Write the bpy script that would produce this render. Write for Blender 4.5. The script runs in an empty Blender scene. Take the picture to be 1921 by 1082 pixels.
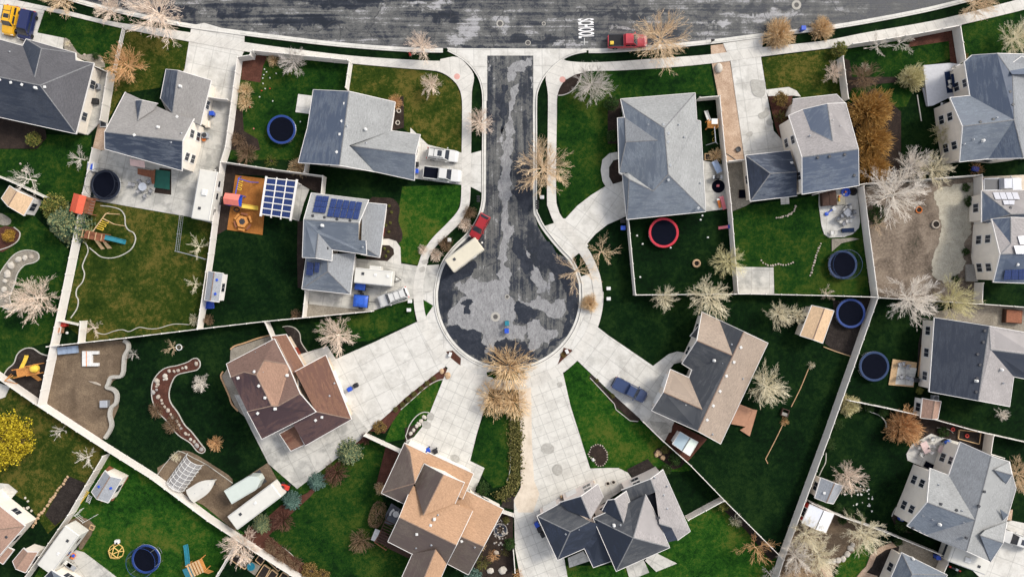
import bpy, bmesh, math, random
from mathutils import Vector, Matrix, noise as mnoise
R = math.radians
random.seed(7)
sc = bpy.context.scene
COL = sc.collection
# ---------------------------------------------------------------- camera, sky, sun, exposure
CAM_H = 104.0
PPM = 1921 / (36 / 24.0 * CAM_H)          # photograph pixels per metre on the ground
cd = bpy.data.cameras.new('camera'); cam = bpy.data.objects.new('camera', cd); COL.objects.link(cam)
cd.lens = 24; cd.sensor_width = 36; cd.clip_start = 0.5; cd.clip_end = 3000
cam.location = (0, 0, CAM_H); sc.camera = cam
SUN_AZ, SUN_EL = 32, 42                   # azimuth measured from +X towards +Y
w = bpy.data.worlds.new("World"); sc.world = w; w.use_nodes = True
nt = w.node_tree; bg = nt.nodes['Background']
sky = nt.nodes.new('ShaderNodeTexSky'); sky.sky_type = 'NISHITA'; sky.sun_disc = False
sky.sun_elevation = R(SUN_EL); sky.sun_rotation = R(90 - SUN_AZ); sky.altitude = 1400; sky.dust_density = 5; sky.air_density = .7; sky.ozone_density = .4
hs = nt.nodes.new('ShaderNodeHueSaturation'); hs.inputs['Saturation'].default_value = .38   # thin overcast: a whiter sky
nt.links.new(sky.outputs[0], hs.inputs['Color']); nt.links.new(hs.outputs[0], bg.inputs[0]); bg.inputs[1].default_value = 0.15
sd = bpy.data.lights.new('sun', 'SUN'); so = bpy.data.objects.new('sun', sd); COL.objects.link(so)
sd.energy = 1.15; sd.angle = R(13); sd.color = (1.0, 0.94, 0.84)
sdir = Vector((math.cos(R(SUN_EL)) * math.cos(R(SUN_AZ)), math.cos(R(SUN_EL)) * math.sin(R(SUN_AZ)), math.sin(R(SUN_EL))))
so.rotation_euler = sdir.to_track_quat('Z', 'Y').to_euler(); so.location = sdir * 60
vs = sc.view_settings; vs.view_transform = 'Standard'; vs.look = 'None'; vs.gamma = 1; vs.exposure = 1.25
sc.cycles.max_bounces = 5; sc.cycles.transparent_max_bounces = 8
sc.cycles.use_denoising = True

# ---------------------------------------------------------------- photo coordinates to the ground
def P(x, y, z=0.0):
    k = (1 - z / CAM_H) / PPM
    return Vector(((x - 960.5) * k, -(y - 541) * k, z))
TX = [0, 380, 760, 1140, 1521]; TY = [0, 270, 540, 802]
def q(t, *a):                             # survey sheets: row, column, then x y pairs
    r, c = int(t[0]), int(t[1])
    return [(TX[c] + a[i] / 3.865, TY[r] + a[i + 1] / 3.865) for i in range(0, len(a), 2)]
def pairs(*a): return [(a[i], a[i + 1]) for i in range(0, len(a), 2)]
def smooth(pts, n=6, closed=False):
    out = []; m = len(pts)
    for i in range(m if closed else m - 1):
        g = lambda k: Vector(pts[k % m] if closed else pts[max(0, min(m - 1, k))])
        p0, p1, p2, p3 = g(i - 1), g(i), g(i + 1), g(i + 2)
        for j in range(n):
            t = j / n
            out.append(tuple(0.5 * ((2 * p1) + (p2 - p0) * t + (2 * p0 - 5 * p1 + 4 * p2 - p3) * t * t + (3 * p1 - p0 - 3 * p2 + p3) * t ** 3)))
    if not closed: out.append(tuple(pts[-1]))
    return out

# ---------------------------------------------------------------- materials
MATS = {}
class NB:                                 # small node-building helper
    def __init__(s, name):
        s.m = bpy.data.materials.new(name); s.m.use_nodes = True
        s.t = s.m.node_tree; s.b = s.t.nodes['Principled BSDF']; MATS[name] = s.m
    def n(s, typ, **kw):
        o = s.t.nodes.new(typ)
        for k, v in kw.items(): setattr(o, k, v)
        return o
    def l(s, a, b): s.t.links.new(a, b)
    def set(s, sock, v):
        if hasattr(v, 'is_linked') or hasattr(v, 'node'): s.l(v, sock)
        else: sock.default_value = v
    def co(s, kind='Object', scale=(1, 1, 1)):
        c = s.n('ShaderNodeTexCoord'); mp = s.n('ShaderNodeMapping'); mp.inputs['Scale'].default_value = scale
        s.l(c.outputs[kind], mp.inputs[0]); return mp.outputs[0]
    def noise(s, co, scale, detail=4, rough=.55, dist=0):
        o = s.n('ShaderNodeTexNoise'); s.l(co, o.inputs['Vector'])
        o.inputs['Scale'].default_value = scale; o.inputs['Detail'].default_value = detail
        o.inputs['Roughness'].default_value = rough; o.inputs['Distortion'].default_value = dist
        return o.outputs['Fac']
    def math(s, op, a, b=0.0, c=None):
        o = s.n('ShaderNodeMath', operation=op); s.set(o.inputs[0], a); s.set(o.inputs[1], b)
        if c is not None: s.set(o.inputs[2], c)
        return o.outputs[0]
    def ramp(s, f, stops, interp='LINEAR'):
        o = s.n('ShaderNodeValToRGB'); cr = o.color_ramp; cr.interpolation = interp
        while len(cr.elements) < len(stops): cr.elements.new(.5)
        for e, (p, c) in zip(cr.elements, stops):
            e.position = p; e.color = (*c, 1) if not isinstance(c, (int, float)) else (c, c, c, 1)
        s.l(f, o.inputs[0]); return o.outputs[0]
    def mix(s, f, a, b, mode='MIX'):
        o = s.n('ShaderNodeMix', data_type='RGBA', blend_type=mode)
        s.set(o.inputs[0], f)
        for k, v in ((6, a), (7, b)):
            if isinstance(v, tuple): o.inputs[k].default_value = (*v, 1)
            else: s.l(v, o.inputs[k])
        return o.outputs[2]
    def out(s, col, rough=.9, spec=.25, metal=0.0):
        if isinstance(col, tuple): s.b.inputs['Base Color'].default_value = (*col, 1)
        else: s.l(col, s.b.inputs['Base Color'])
        s.set(s.b.inputs['Roughness'], rough); s.b.inputs['Specular IOR Level'].default_value = spec
        s.b.inputs['Metallic'].default_value = metal
        return s.m
    def bump(s, h, strength=.4, dist=.05):
        o = s.n('ShaderNodeBump'); o.inputs['Strength'].default_value = strength; o.inputs['Distance'].default_value = dist
        s.l(h, o.inputs['Height']); s.l(o.outputs[0], s.b.inputs['Normal'])

def simple(name, col, rough=.6, spec=.3, var=.12, scale=2.0, metal=0.0):
    if name in MATS: return MATS[name]
    b = NB(name); f = b.noise(b.co(), scale, 5, .6)
    lo = tuple(c * (1 - var) for c in col); hi = tuple(min(1, c * (1 + var)) for c in col)
    return b.out(b.ramp(f, [(.3, lo), (.7, hi)]), rough, spec, metal)
def mottled(name, stops, s1, s2, mixw=.5, rough=.95, stretch=(1, 1, 1), bump=0.0):
    b = NB(name); c = b.co('Object', stretch)
    f1 = b.noise(c, s1, 5, .6, .6); f2 = b.noise(c, s2, 4, .7)
    f = b.math('ADD', b.math('MULTIPLY', f1, 1 - mixw), b.math('MULTIPLY', f2, mixw))
    m = b.out(b.ramp(f, stops), rough, .15)
    if bump: b.bump(f2, bump, .05)
    return m
def lawn(name, dark, mid, dry, dry_at=.6):
    b = NB(name); c = b.co()
    big = b.noise(c, .11, 3, .5, .8); patch = b.noise(c, .5, 5, .62, .5); fine = b.noise(c, 7.0, 3, .7)
    blade = b.noise(c, 22.0, 2, .7)
    f = b.math('ADD', b.math('ADD', b.math('MULTIPLY', big, .5), b.math('MULTIPLY', patch, .42)), b.math('MULTIPLY', b.math('SUBTRACT', fine, .5), .46))
    f = b.math('ADD', f, b.math('MULTIPLY', b.math('SUBTRACT', blade, .5), .2)); mid_ = b.noise(c, 1.7, 4, .65, .4); f = b.math('ADD', f, b.math('MULTIPLY', b.math('SUBTRACT', mid_, .5), .5))
    col = b.ramp(f, [(.30, dark), (.47, mid), (dry_at, dry), (.85, tuple(x * 1.25 for x in dry))])
    b.out(col, 1.0, .05); b.bump(fine, .5, .08)
    return b.m
lawn('lawn_deep', (.0015, .0055, .002), (.003, .0125, .0032), (.011, .027, .006), .64)
lawn('lawn_green', (.003, .014, .003), (.010, .038, .005), (.040, .060, .009), .60)
lawn('lawn_bright', (.004, .020, .003), (.015, .060, .006), (.066, .084, .013), .60)
lawn('lawn_olive', (.008, .021, .003), (.027, .044, .006), (.092, .078, .017), .57)
mottled('dirt', [(.32, (.055, .038, .024)), (.5, (.125, .090, .060)), (.68, (.23, .17, .11))], .35, 5, .45)
mottled('dirt_moss', [(.32, (.012, .026, .012)), (.40, (.085, .066, .050)), (.53, (.175, .138, .105)), (.70, (.30, .25, .195))], .3, 3.5, .42)
mottled('sand', [(.30, (.10, .09, .07)), (.40, (.30, .275, .215)), (.55, (.42, .385, .305)), (.7, (.52, .48, .385))], .9, 6, .6)
mottled('mulch_dark', [(.35, (.012, .009, .008)), (.55, (.032, .022, .017)), (.7, (.075, .052, .04))], .9, 9, .6, bump=.5)
mottled('mulch_red', [(.35, (.035, .015, .011)), (.55, (.085, .033, .022)), (.7, (.15, .07, .05))], .9, 9, .6, bump=.5)
mottled('mulch_orange', [(.35, (.19, .072, .018)), (.55, (.32, .125, .03)), (.7, (.43, .20, .06))], .8, 7, .6, bump=.5)
mottled('soil', [(.35, (.010, .008, .007)), (.55, (.028, .022, .019)), (.72, (.07, .058, .05))], .8, 6, .6, bump=.5)
mottled('gravel_tan', [(.35, (.24, .155, .10)), (.52, (.40, .285, .20)), (.68, (.58, .45, .34))], .6, 8, .62, bump=.5)
mottled('gravel_grey', [(.35, (.12, .105, .085)), (.52, (.23, .205, .165)), (.68, (.38, .34, .28))], .6, 8, .6, bump=.5)
def concrete(name, base, dark, spacing, joint=.022, stain=.64, wet=(.20, .195, .18), stm=.4, jm=.34):
    b = NB(name); c = b.co(); uv = b.co('UV')
    f = b.noise(c, .55, 7, .68, .6); f2 = b.noise(c, 5, 5, .7)
    f = b.math('ADD', b.math('MULTIPLY', f, .7), b.math('MULTIPLY', f2, .3))
    f = b.math('MULTIPLY_ADD', b.math('SUBTRACT', f, .5), 1.35, .5)
    col = b.ramp(f, [(.3, dark), (.55, base), (.75, tuple(min(1, x * 1.1) for x in base))])
    st = b.noise(c, .33, 6, .6, .25)
    st = b.ramp(st, [(stain - .03, 0.0), (stain + .06, 1.0)])
    col = b.mix(b.math('MULTIPLY', st, stm), col, wet)
    sp = b.n('ShaderNodeSeparateXYZ'); b.l(uv, sp.inputs[0])
    js = None
    for k, spc in ((0, spacing[0]), (1, spacing[1])):
        if not spc: continue
        fr = b.math('FRACT', b.math('DIVIDE', sp.outputs[k], spc))
        d = b.math('ABSOLUTE', b.math('SUBTRACT', fr, .5))
        j = b.math('GREATER_THAN', d, .5 - joint / spc)
        js = j if js is None else b.math('MAXIMUM', js, j)
    if js is not None: col = b.mix(b.math('MULTIPLY', js, jm), col, (.17, .165, .15))
    return b.out(col, .85, .25)
concrete('slab', (.535, .515, .47), (.40, .38, .34), (2.6, 2.6), .05, .60, (.25, .24, .215))
concrete('slab_wet', (.46, .44, .395), (.31, .30, .27), (2.8, 2.8), .05, .53, (.19, .19, .175), .5, .4)
concrete('slab_grid', (.535, .515, .465), (.41, .39, .35), (1.5, 1.5), .035, .66, (.25, .24, .215), .35, .5)
concrete('walkway', (.53, .505, .455), (.41, .39, .35), (1.5, 0), .04, .72)
concrete('gutter', (.56, .54, .49), (.43, .415, .375), (3.0, 0), .03, .75)
concrete('slab_tan', (.58, .50, .40), (.46, .38, .29), (0, 0), .03, .60, (.36, .29, .21))


def blobs(b, co, lst):
    tot = None
    for x, y, rx, ry, amp in lst:
        p = P(x, y); v = b.n('ShaderNodeVectorMath', operation='SUBTRACT'); b.l(co, v.inputs[0]); v.inputs[1].default_value = (p.x, p.y, 0)
        s_ = b.n('ShaderNodeVectorMath', operation='MULTIPLY'); b.l(v.outputs[0], s_.inputs[0]); s_.inputs[1].default_value = (PPM / rx, PPM / ry, 0)
        d = b.n('ShaderNodeVectorMath', operation='LENGTH'); b.l(s_.outputs[0], d.inputs[0])
        m = b.n('ShaderNodeMapRange', interpolation_type='SMOOTHSTEP'); b.l(d.outputs['Value'], m.inputs[0]); m.inputs[1].default_value = .6; m.inputs[2].default_value = 1.3; m.inputs[3].default_value = amp; m.inputs[4].default_value = 0
        tot = m.outputs[0] if tot is None else b.math('ADD', tot, m.outputs[0])
    return tot
def warp(b, co, scale, amt):
    nz = b.n('ShaderNodeTexNoise'); nz.inputs['Scale'].default_value = scale; nz.inputs['Detail'].default_value = 5; b.l(co, nz.inputs['Vector'])
    s0 = b.n('ShaderNodeVectorMath', operation='SUBTRACT'); b.l(nz.outputs['Color'], s0.inputs[0]); s0.inputs[1].default_value = (.5, .5, .5)
    s1 = b.n('ShaderNodeVectorMath', operation='SCALE'); s1.inputs['Scale'].default_value = amt; b.l(s0.outputs[0], s1.inputs[0])
    s2 = b.n('ShaderNodeVectorMath', operation='ADD'); b.l(co, s2.inputs[0]); b.l(s1.outputs[0], s2.inputs[1]); return s2.outputs[0]
def asphalt(name, stretch, wear, lst, base):
    b = NB(name); c2 = b.co(); cw = warp(b, warp(b, c2, .45, 3.4), 1.8, 1.5)
    big = b.noise(c2, .30, 8, .66, .6); streak = b.noise(b.co('Object', stretch), 1.0, 6, .68, .35); fine = b.noise(c2, 5, 4, .75); blot = b.noise(c2, 1.1, 6, .72, .8)
    f = b.math('ADD', b.math('MULTIPLY', big, .40), b.math('MULTIPLY', streak, wear))
    f = b.math('ADD', f, b.math('MULTIPLY', blot, .60 - wear)); f = b.math('ADD', f, b.math('MULTIPLY', b.math('SUBTRACT', fine, .5), .2))
    f = b.math('MULTIPLY_ADD', b.math('SUBTRACT', f, .5), 1.35, .5); f = b.math('ADD', f, blobs(b, cw, lst)); f = b.math('ADD', f, base)
    col = b.ramp(f, [(.34, (.008, .011, .017)), (.45, (.020, .024, .033)), (.470, (.060, .061, .062)), (.53, (.095, .095, .09)), (.60, (.135, .134, .128)), (.615, (.245, .24, .24)), (.78, (.36, .355, .355))])
    v = b.n('ShaderNodeTexVoronoi', feature='DISTANCE_TO_EDGE'); v.inputs['Scale'].default_value = .11; b.l(warp(b, c2, .4, 2.4), v.inputs['Vector'])
    cr = b.math('LESS_THAN', v.outputs['Distance'], .0055); col = b.mix(b.math('MULTIPLY', cr, .7), col, (.03, .031, .035))
    return b.out(col, b.ramp(f, [(.44, .5), (.52, .9)]), .3)
asphalt('asphalt_road', (.045, 1.5, 1), .47, [(560, 42, 90, 9, -.14), (330, 22, 60, 8, -.12), (650, 6, 110, 8, -.13), (830, 32, 45, 10, -.12), (1000, 74, 60, 9, -.13), (1240, 62, 45, 10, -.12), (1180, 28, 130, 6, -.12), (1680, 36, 70, 9, -.12), (1400, 14, 110, 8, -.10), (470, 30, 90, 8, -.10), (900, 88, 60, 5, -.12),
    (878, 48, 26, 22, .13), (805, 10, 55, 7, .14), (858, 78, 24, 9, .12), (1060, 82, 40, 6, .12), (1165, 56, 30, 4, .15), (1440, 30, 60, 12, .12), (1335, 44, 40, 5, .14), (388, 26, 18, 8, .14), (1600, 22, 40, 10, .09), (940, 44, 16, 18, .10), (720, 30, 60, 12, .03)], .01)
asphalt('asphalt_court', (1.5, .07, 1), .40, [(836, 540, 20, 52, -.10), (1000, 470, 16, 60, -.10), (874, 640, 40, 22, -.10), (1084, 575, 14, 50, -.12), (920, 190, 7, 70, -.10), (988, 350, 14, 50, -.12), (985, 200, 9, 80, -.06), (1040, 470, 30, 40, -.12)], -.005)
mottled('patch_pale', [(.34, (.07, .072, .078)), (.42, (.17, .168, .168)), (.53, (.235, .232, .23)), (.70, (.34, .335, .33))], 1.1, 5, .6, stretch=(1.5, .7, 1))
mottled('patch_dark', [(.28, (.009, .011, .017)), (.5, (.020, .024, .033)), (.64, (.038, .042, .052)), (.72, (.10, .10, .10))], .9, 4.5, .5, .6)
def shingle(name, base, wet=None, wet_at=.5, var=.42):
    b = NB(name); uv = b.co('UV'); ob = b.co()
    rows = b.noise(b.co('UV', (1.6, 9, 1)), 1.0, 3, .6); tabs = b.noise(b.co('UV', (3.5, 3.5, 1)), 1.2, 4, .75)
    big = b.noise(ob, .35, 4, .6)
    f = b.math('ADD', b.math('ADD', b.math('MULTIPLY', rows, .40), b.math('MULTIPLY', tabs, .38)), b.math('MULTIPLY', big, .22))
    col = b.ramp(f, [(.33, tuple(x * (1 - var) for x in base)), (.52, base), (.7, tuple(min(1, x * (1 + var)) for x in base))])
    rough = .9
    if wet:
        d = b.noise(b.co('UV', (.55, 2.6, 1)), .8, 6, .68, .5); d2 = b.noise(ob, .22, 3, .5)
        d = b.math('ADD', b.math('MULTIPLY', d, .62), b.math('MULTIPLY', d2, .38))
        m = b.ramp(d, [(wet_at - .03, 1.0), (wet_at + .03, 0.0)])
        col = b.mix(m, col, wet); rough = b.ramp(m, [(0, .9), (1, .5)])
    b.out(col, rough, .3); b.bump(rows, .35, .03)
    return b.m
shingle('shingle_dark', (0.085, 0.083, 0.088)); shingle('shingle_dark_wet', (0.040, 0.047, 0.062), (.022, .028, .042), .50)  # darker roof copies hold the shade of slopes away from sun, plus wet streaks
shingle('shingle_grey', (0.215, 0.204, 0.192)); shingle('shingle_grey_wet', (0.092, 0.106, 0.130), (.032, .042, .065), .52)  # darker grey copy holds the shade of slopes away from sun, plus wet streaks
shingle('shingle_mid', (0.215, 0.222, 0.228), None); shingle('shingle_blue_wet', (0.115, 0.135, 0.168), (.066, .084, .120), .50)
shingle('shingle_pale', (0.262, 0.264, 0.256)); shingle('shingle_slate', (0.150, 0.170, 0.195), (.105, .122, .148), .48)  # slate also paints the shaded slopes of pale roofs
shingle('shingle_taupe', (0.270, 0.250, 0.240)); shingle('shingle_navy', (0.028, 0.036, 0.056), (.016, .021, .033), .52, .5)  # navy slopes beside taupe ones have their shade in the colour
shingle('shingle_tan', (0.285, 0.225, 0.175)); shingle('shingle_char', (0.075, 0.078, 0.082), (.045, .048, .054), .50, .4)  # charcoal slopes of the tan roof are its shaded side, painted darker
shingle('shingle_brown', (0.150, 0.092, 0.072)); shingle('shingle_brown_dark', (0.075, 0.043, 0.040), (.045, .026, .028), .5)  # dark brown puts shade, rust puts sunlight, into the brown roof's slopes
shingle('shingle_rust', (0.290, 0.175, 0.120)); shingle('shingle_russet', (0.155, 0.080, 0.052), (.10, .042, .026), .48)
shingle('shingle_orange', (.365, .222, .132)); shingle('shingle_umber', (0.115, 0.090, 0.074), (.09, .065, .055), .5)  # umber slopes are the shaded side of the orange roof, painted darker
shingle('shingle_white_roof', (.66, .67, .70), None, .5, .08); shingle('shingle_teal_roof', (.42, .52, .56), None, .5, .06); shingle('shingle_green_roof', (.58, .64, .57), None, .5, .06)
shingle('shingle_shed', (.52, .36, .22)); shingle('shingle_shed_grey', (0.260, 0.270, 0.285)); shingle('shingle_shed_brown', (.30, .19, .14))
for n_, c_ in dict(siding_cream=(.76, .69, .59), siding_white=(.78, .74, .69), siding_beige=(.72, .64, .54), siding_pink=(.74, .64, .57), siding_grey=(.42, .42, .42), siding_tan=(.60, .48, .36)).items():
    b = NB(n_); c = b.co(); sp = b.n('ShaderNodeSeparateXYZ'); b.l(c, sp.inputs[0])
    fr = b.math('FRACT', b.math('DIVIDE', sp.outputs[2], .2)); ln = b.math('LESS_THAN', fr, .12)
    nz = b.noise(c, 1.2, 4, .6)
    col = b.ramp(nz, [(.3, tuple(x * .9 for x in c_)), (.7, c_)])
    b.out(b.mix(b.math('MULTIPLY', ln, .3), col, tuple(x * .5 for x in c_)), .75, .3)
simple('ridge_grey', (.17, .17, .17), .9, .2, .3, 5); simple('ridge_brown', (.20, .14, .105), .9, .2, .3, 5)
simple('trim_white', (.64, .61, .57), .5, .4, .05); simple('vinyl_white', (.66, .62, .56), .45, .4, .05)
simple('trim_brown', (.45, .27, .15), .6, .3, .1); simple('trim_rust', (.33, .17, .10), .6)
simple('door_white', (.70, .68, .64), .5, .4, .05); simple('door_red', (.25, .05, .03), .5); simple('door_brown', (.16, .08, .04), .5)
g = NB('window_glass'); g.out(g.ramp(g.noise(g.co(), .6), [(.3, (.010, .012, .018)), (.7, (.035, .042, .055))]), .06, .6)
simple('metal_grey', (.32, .33, .34), .4, .5, .1, 2, .6); simple('metal_dark', (.035, .036, .04), .5, .4); simple('pipe_white', (.58, .57, .54), .5)
g = NB('solar_cell'); cuv = g.co('UV'); bk = g.n('ShaderNodeTexBrick'); g.l(cuv, bk.inputs['Vector']); bk.offset = 0
bk.inputs['Scale'].default_value = 1; bk.inputs['Brick Width'].default_value = .32; bk.inputs['Row Height'].default_value = .32; bk.inputs['Mortar Size'].default_value = .012
bk.inputs['Color1'].default_value = (.009, .022, .095, 1); bk.inputs['Color2'].default_value = (.012, .030, .12, 1); bk.inputs['Mortar'].default_value = (.05, .07, .14, 1)
g.out(bk.outputs[0], .25, .4)
simple('solar_pale', (.40, .40, .43), .35, .5, .06)
simple('glass_pale', (.40, .42, .46), .2, .5); simple('table_pink', (.58, .43, .40), .6); simple('cushion_blue', (.30, .38, .52), .8); simple('plastic_slab', (.24, .30, .40), .5); simple('pool_water', (.01, .13, .19), .1, .5); simple('patio_dark', (.10, .105, .12), .8, .3, .25); simple('awning_pink', (.62, .43, .38), .7); simple('roof_coral', (.62, .16, .12), .6); simple('wood_yellow', (.58, .38, .12), .7)
simple('paver_pink', (.50, .27, .23), .85, .2)
simple('rubber_black', (.012, .012, .014), .8); simple('mat_black', (.004, .005, .010), .9, .03)
simple('pad_blue', (.014, .040, .17), .5); simple('pad_navy', (.011, .030, .085), .5); simple('pad_black', (.010, .014, .026), .6); simple('pad_red', (.42, .02, .035), .5)
simple('plastic_blue', (.02, .07, .42), .4); simple('plastic_black', (.018, .018, .02), .5); simple('plastic_red', (.48, .04, .025), .4); simple('plastic_yellow', (.62, .42, .05), .4)
simple('plastic_green', (.015, .10, .07), .4); simple('plastic_white', (.60, .59, .56), .4); simple('plastic_orange', (.60, .17, .03), .5); simple('plastic_pink', (.58, .16, .18), .5); simple('plastic_teal', (.02, .16, .21), .4); simple('plastic_grey', (.30, .31, .33), .5); simple('tarp_blue', (.02, .085, .42), .45, .4, .3, 3)
simple('wood_red', (.22, .085, .045), .75, .2, .3, 4); simple('wood_tan', (.46, .31, .17), .8, .2, .2, 4); simple('wood_orange', (.50, .22, .06), .75, .2, .25, 4); simple('wood_dark', (.055, .03, .022), .8, .2, .3, 4); simple('wood_grey', (.24, .225, .20), .85, .2, .2, 4); simple('roof_red', (.52, .085, .04), .6, .3, .12, 3)
simple('deck_grey', (.46, .46, .475), .75, .2, .08, 3); simple('cushion', (.68, .65, .60), .9, .1); simple('fabric_navy', (.012, .022, .055), .9, .1); simple('fabric_grey', (.28, .28, .29), .9, .1)
simple('rock_pale', (.35, .30, .245), .9, .2, .3, 3); simple('rock_white', (.44, .40, .34), .9, .2, .2, 3); simple('rock_grey', (.28, .26, .24), .9, .2, .3, 3); simple('rock_tan', (.40, .27, .16), .9, .2, .3, 3); simple('block_grey', (.34, .32, .28), .9, .2, .2, 5); simple('brick_tan', (.42, .26, .14), .9, .2, .3, 6)
simple('edging_white', (.42, .40, .35), .85, .2, .12, 3); simple('paint_white', (.74, .72, .70), .8, .2, .18, 5)
simple('rv_white', (.54, .52, .465), .4, .4, .06, .8); simple('rv_cream', (.53, .48, .37), .45, .4, .08, .7); simple('rv_green', (.47, .51, .46), .4, .4, .05, .8)
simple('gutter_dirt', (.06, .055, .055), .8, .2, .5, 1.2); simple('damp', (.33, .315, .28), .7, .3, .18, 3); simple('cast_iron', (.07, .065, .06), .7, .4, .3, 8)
simple('bark', (.14, .105, .08), .95, .1, .3, 5)
g = NB('poly_sheet'); g.out((.55, .56, .57), .5, .3); g.b.inputs['Alpha'].default_value = .35
def paint(name, col, metal=.0):
    b = NB(name); f = b.noise(b.co(), 1.5, 3); b.out(b.ramp(f, [(.3, tuple(x * .92 for x in col)), (.7, col)]), .28, .5, metal); b.b.inputs['Coat Weight'].default_value = .6; b.b.inputs['Coat Roughness'].default_value = .08
for n_, c_ in dict(car_yellow=(.68, .36, .015), car_blue=(.012, .018, .075), car_red=(.28, .004, .008), car_crimson=(.50, .035, .05), car_white=(.55, .54, .51), car_steel=(.018, .036, .10), car_silver=(.55, .57, .62), car_black=(.010, .011, .014), car_teal=(.015, .05, .11)).items(): paint(n_, c_)
def leafy(name, a, bcol, c):
    b = NB(name); g = b.n('ShaderNodeNewGeometry'); f = b.noise(b.co(), 3.0, 3, .6)
    f = b.math('ADD', b.math('MULTIPLY', g.outputs['Random Per Island'], .6), b.math('MULTIPLY', f, .4))
    b.out(b.ramp(f, [(.2, a), (.5, bcol), (.8, c)]), .85, .15)
leafy('twig_white', (0.52, 0.46, 0.39), (0.74, 0.67, 0.58), (0.85, 0.79, 0.7)); leafy('twig_pink', (0.5, 0.37, 0.28), (0.74, 0.6, 0.48), (0.84, 0.74, 0.62))
leafy('twig_tan', (0.4, 0.27, 0.15), (0.66, 0.49, 0.31), (0.8, 0.65, 0.46)); leafy('twig_orange', (0.36, 0.18, 0.08), (0.6, 0.34, 0.15), (0.72, 0.48, 0.26))
leafy('twig_gold', (.42, .27, .13), (.66, .47, .26), (.80, .64, .42)); leafy('twig_olive', (0.32, 0.28, 0.12), (0.6, 0.54, 0.29), (0.76, 0.7, 0.46))
leafy('twig_cream', (0.48, 0.42, 0.28), (0.74, 0.66, 0.47), (0.85, 0.78, 0.6)); leafy('twig_grey', (0.3, 0.27, 0.24), (0.5, 0.45, 0.4), (0.66, 0.6, 0.54))
leafy('twig_rust', (.055, .024, .018), (.11, .05, .036), (.20, .10, .07)); leafy('twig_brown', (.09, .055, .03), (.19, .12, .07), (.32, .22, .14))
leafy('twig_bronze', (0.2, 0.1, 0.02), (0.42, 0.24, 0.065), (0.62, 0.4, 0.15))
leafy('leaf_green', (.008, .022, .006), (.022, .052, .012), (.06, .10, .025)); leafy('leaf_yellow', (.14, .10, .006), (.34, .26, .012), (.50, .39, .03)); leafy('leaf_blue', (.020, .05, .04), (.07, .13, .105), (.17, .25, .20)); leafy('leaf_bluegold', (.022, .055, .035), (.10, .15, .08), (.34, .32, .14))
leafy('leaf_olive', (.022, .026, .006), (.085, .085, .022), (.20, .17, .06)); leafy('leaf_rusty', (.06, .05, .012), (.16, .10, .03), (.30, .19, .07)); leafy('leaf_mix', (.02, .05, .012), (.11, .13, .03), (.30, .24, .06)); leafy('leaf_amber', (.12, .07, .01), (.30, .17, .025), (.46, .27, .05))

# ---------------------------------------------------------------- meshes
def meta(o, label=None, cat=None, group=None, kind=None):
    if label: o['label'] = label
    if cat: o['category'] = cat
    if group: o['group'] = group
    if kind: o['kind'] = kind
    return o
def link_mesh(name, V, F, mat, parent=None, uv=None, smooth_=False, local=False):
    me = bpy.data.meshes.new(name)
    off = parent.matrix_basis.translation if (parent is not None and not local) else Vector((0, 0, 0))
    p = parent
    while p is not None and not local and p.parent is not None:
        p = p.parent; off = off + p.matrix_basis.translation
    me.from_pydata([tuple(Vector(v) - off) for v in V], [], F); me.update()
    if uv:
        ul = me.uv_layers.new(name='UVMap')
        for li, c in enumerate(uv): ul.data[li].uv = c
    mats = mat if isinstance(mat, list) else [mat]
    for m in mats: me.materials.append(MATS[m])
    if smooth_:
        for pl in me.polygons: pl.use_smooth = True
    o = bpy.data.objects.new(name, me); COL.objects.link(o)
    if parent is not None: o.parent = parent
    return o
def empty(name, loc, rz=0.0, label=None, cat=None, group=None):
    o = bpy.data.objects.new(name, None); COL.objects.link(o); o.empty_display_size = .3
    o.location = loc; o.rotation_euler = (0, 0, rz)
    return meta(o, label, cat, group)
def copy_tree(o, parent=None):
    c = o.copy(); COL.objects.link(c)
    if parent is not None: c.parent = parent
    for ch in list(o.children): copy_tree(ch, c)
    return c
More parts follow.
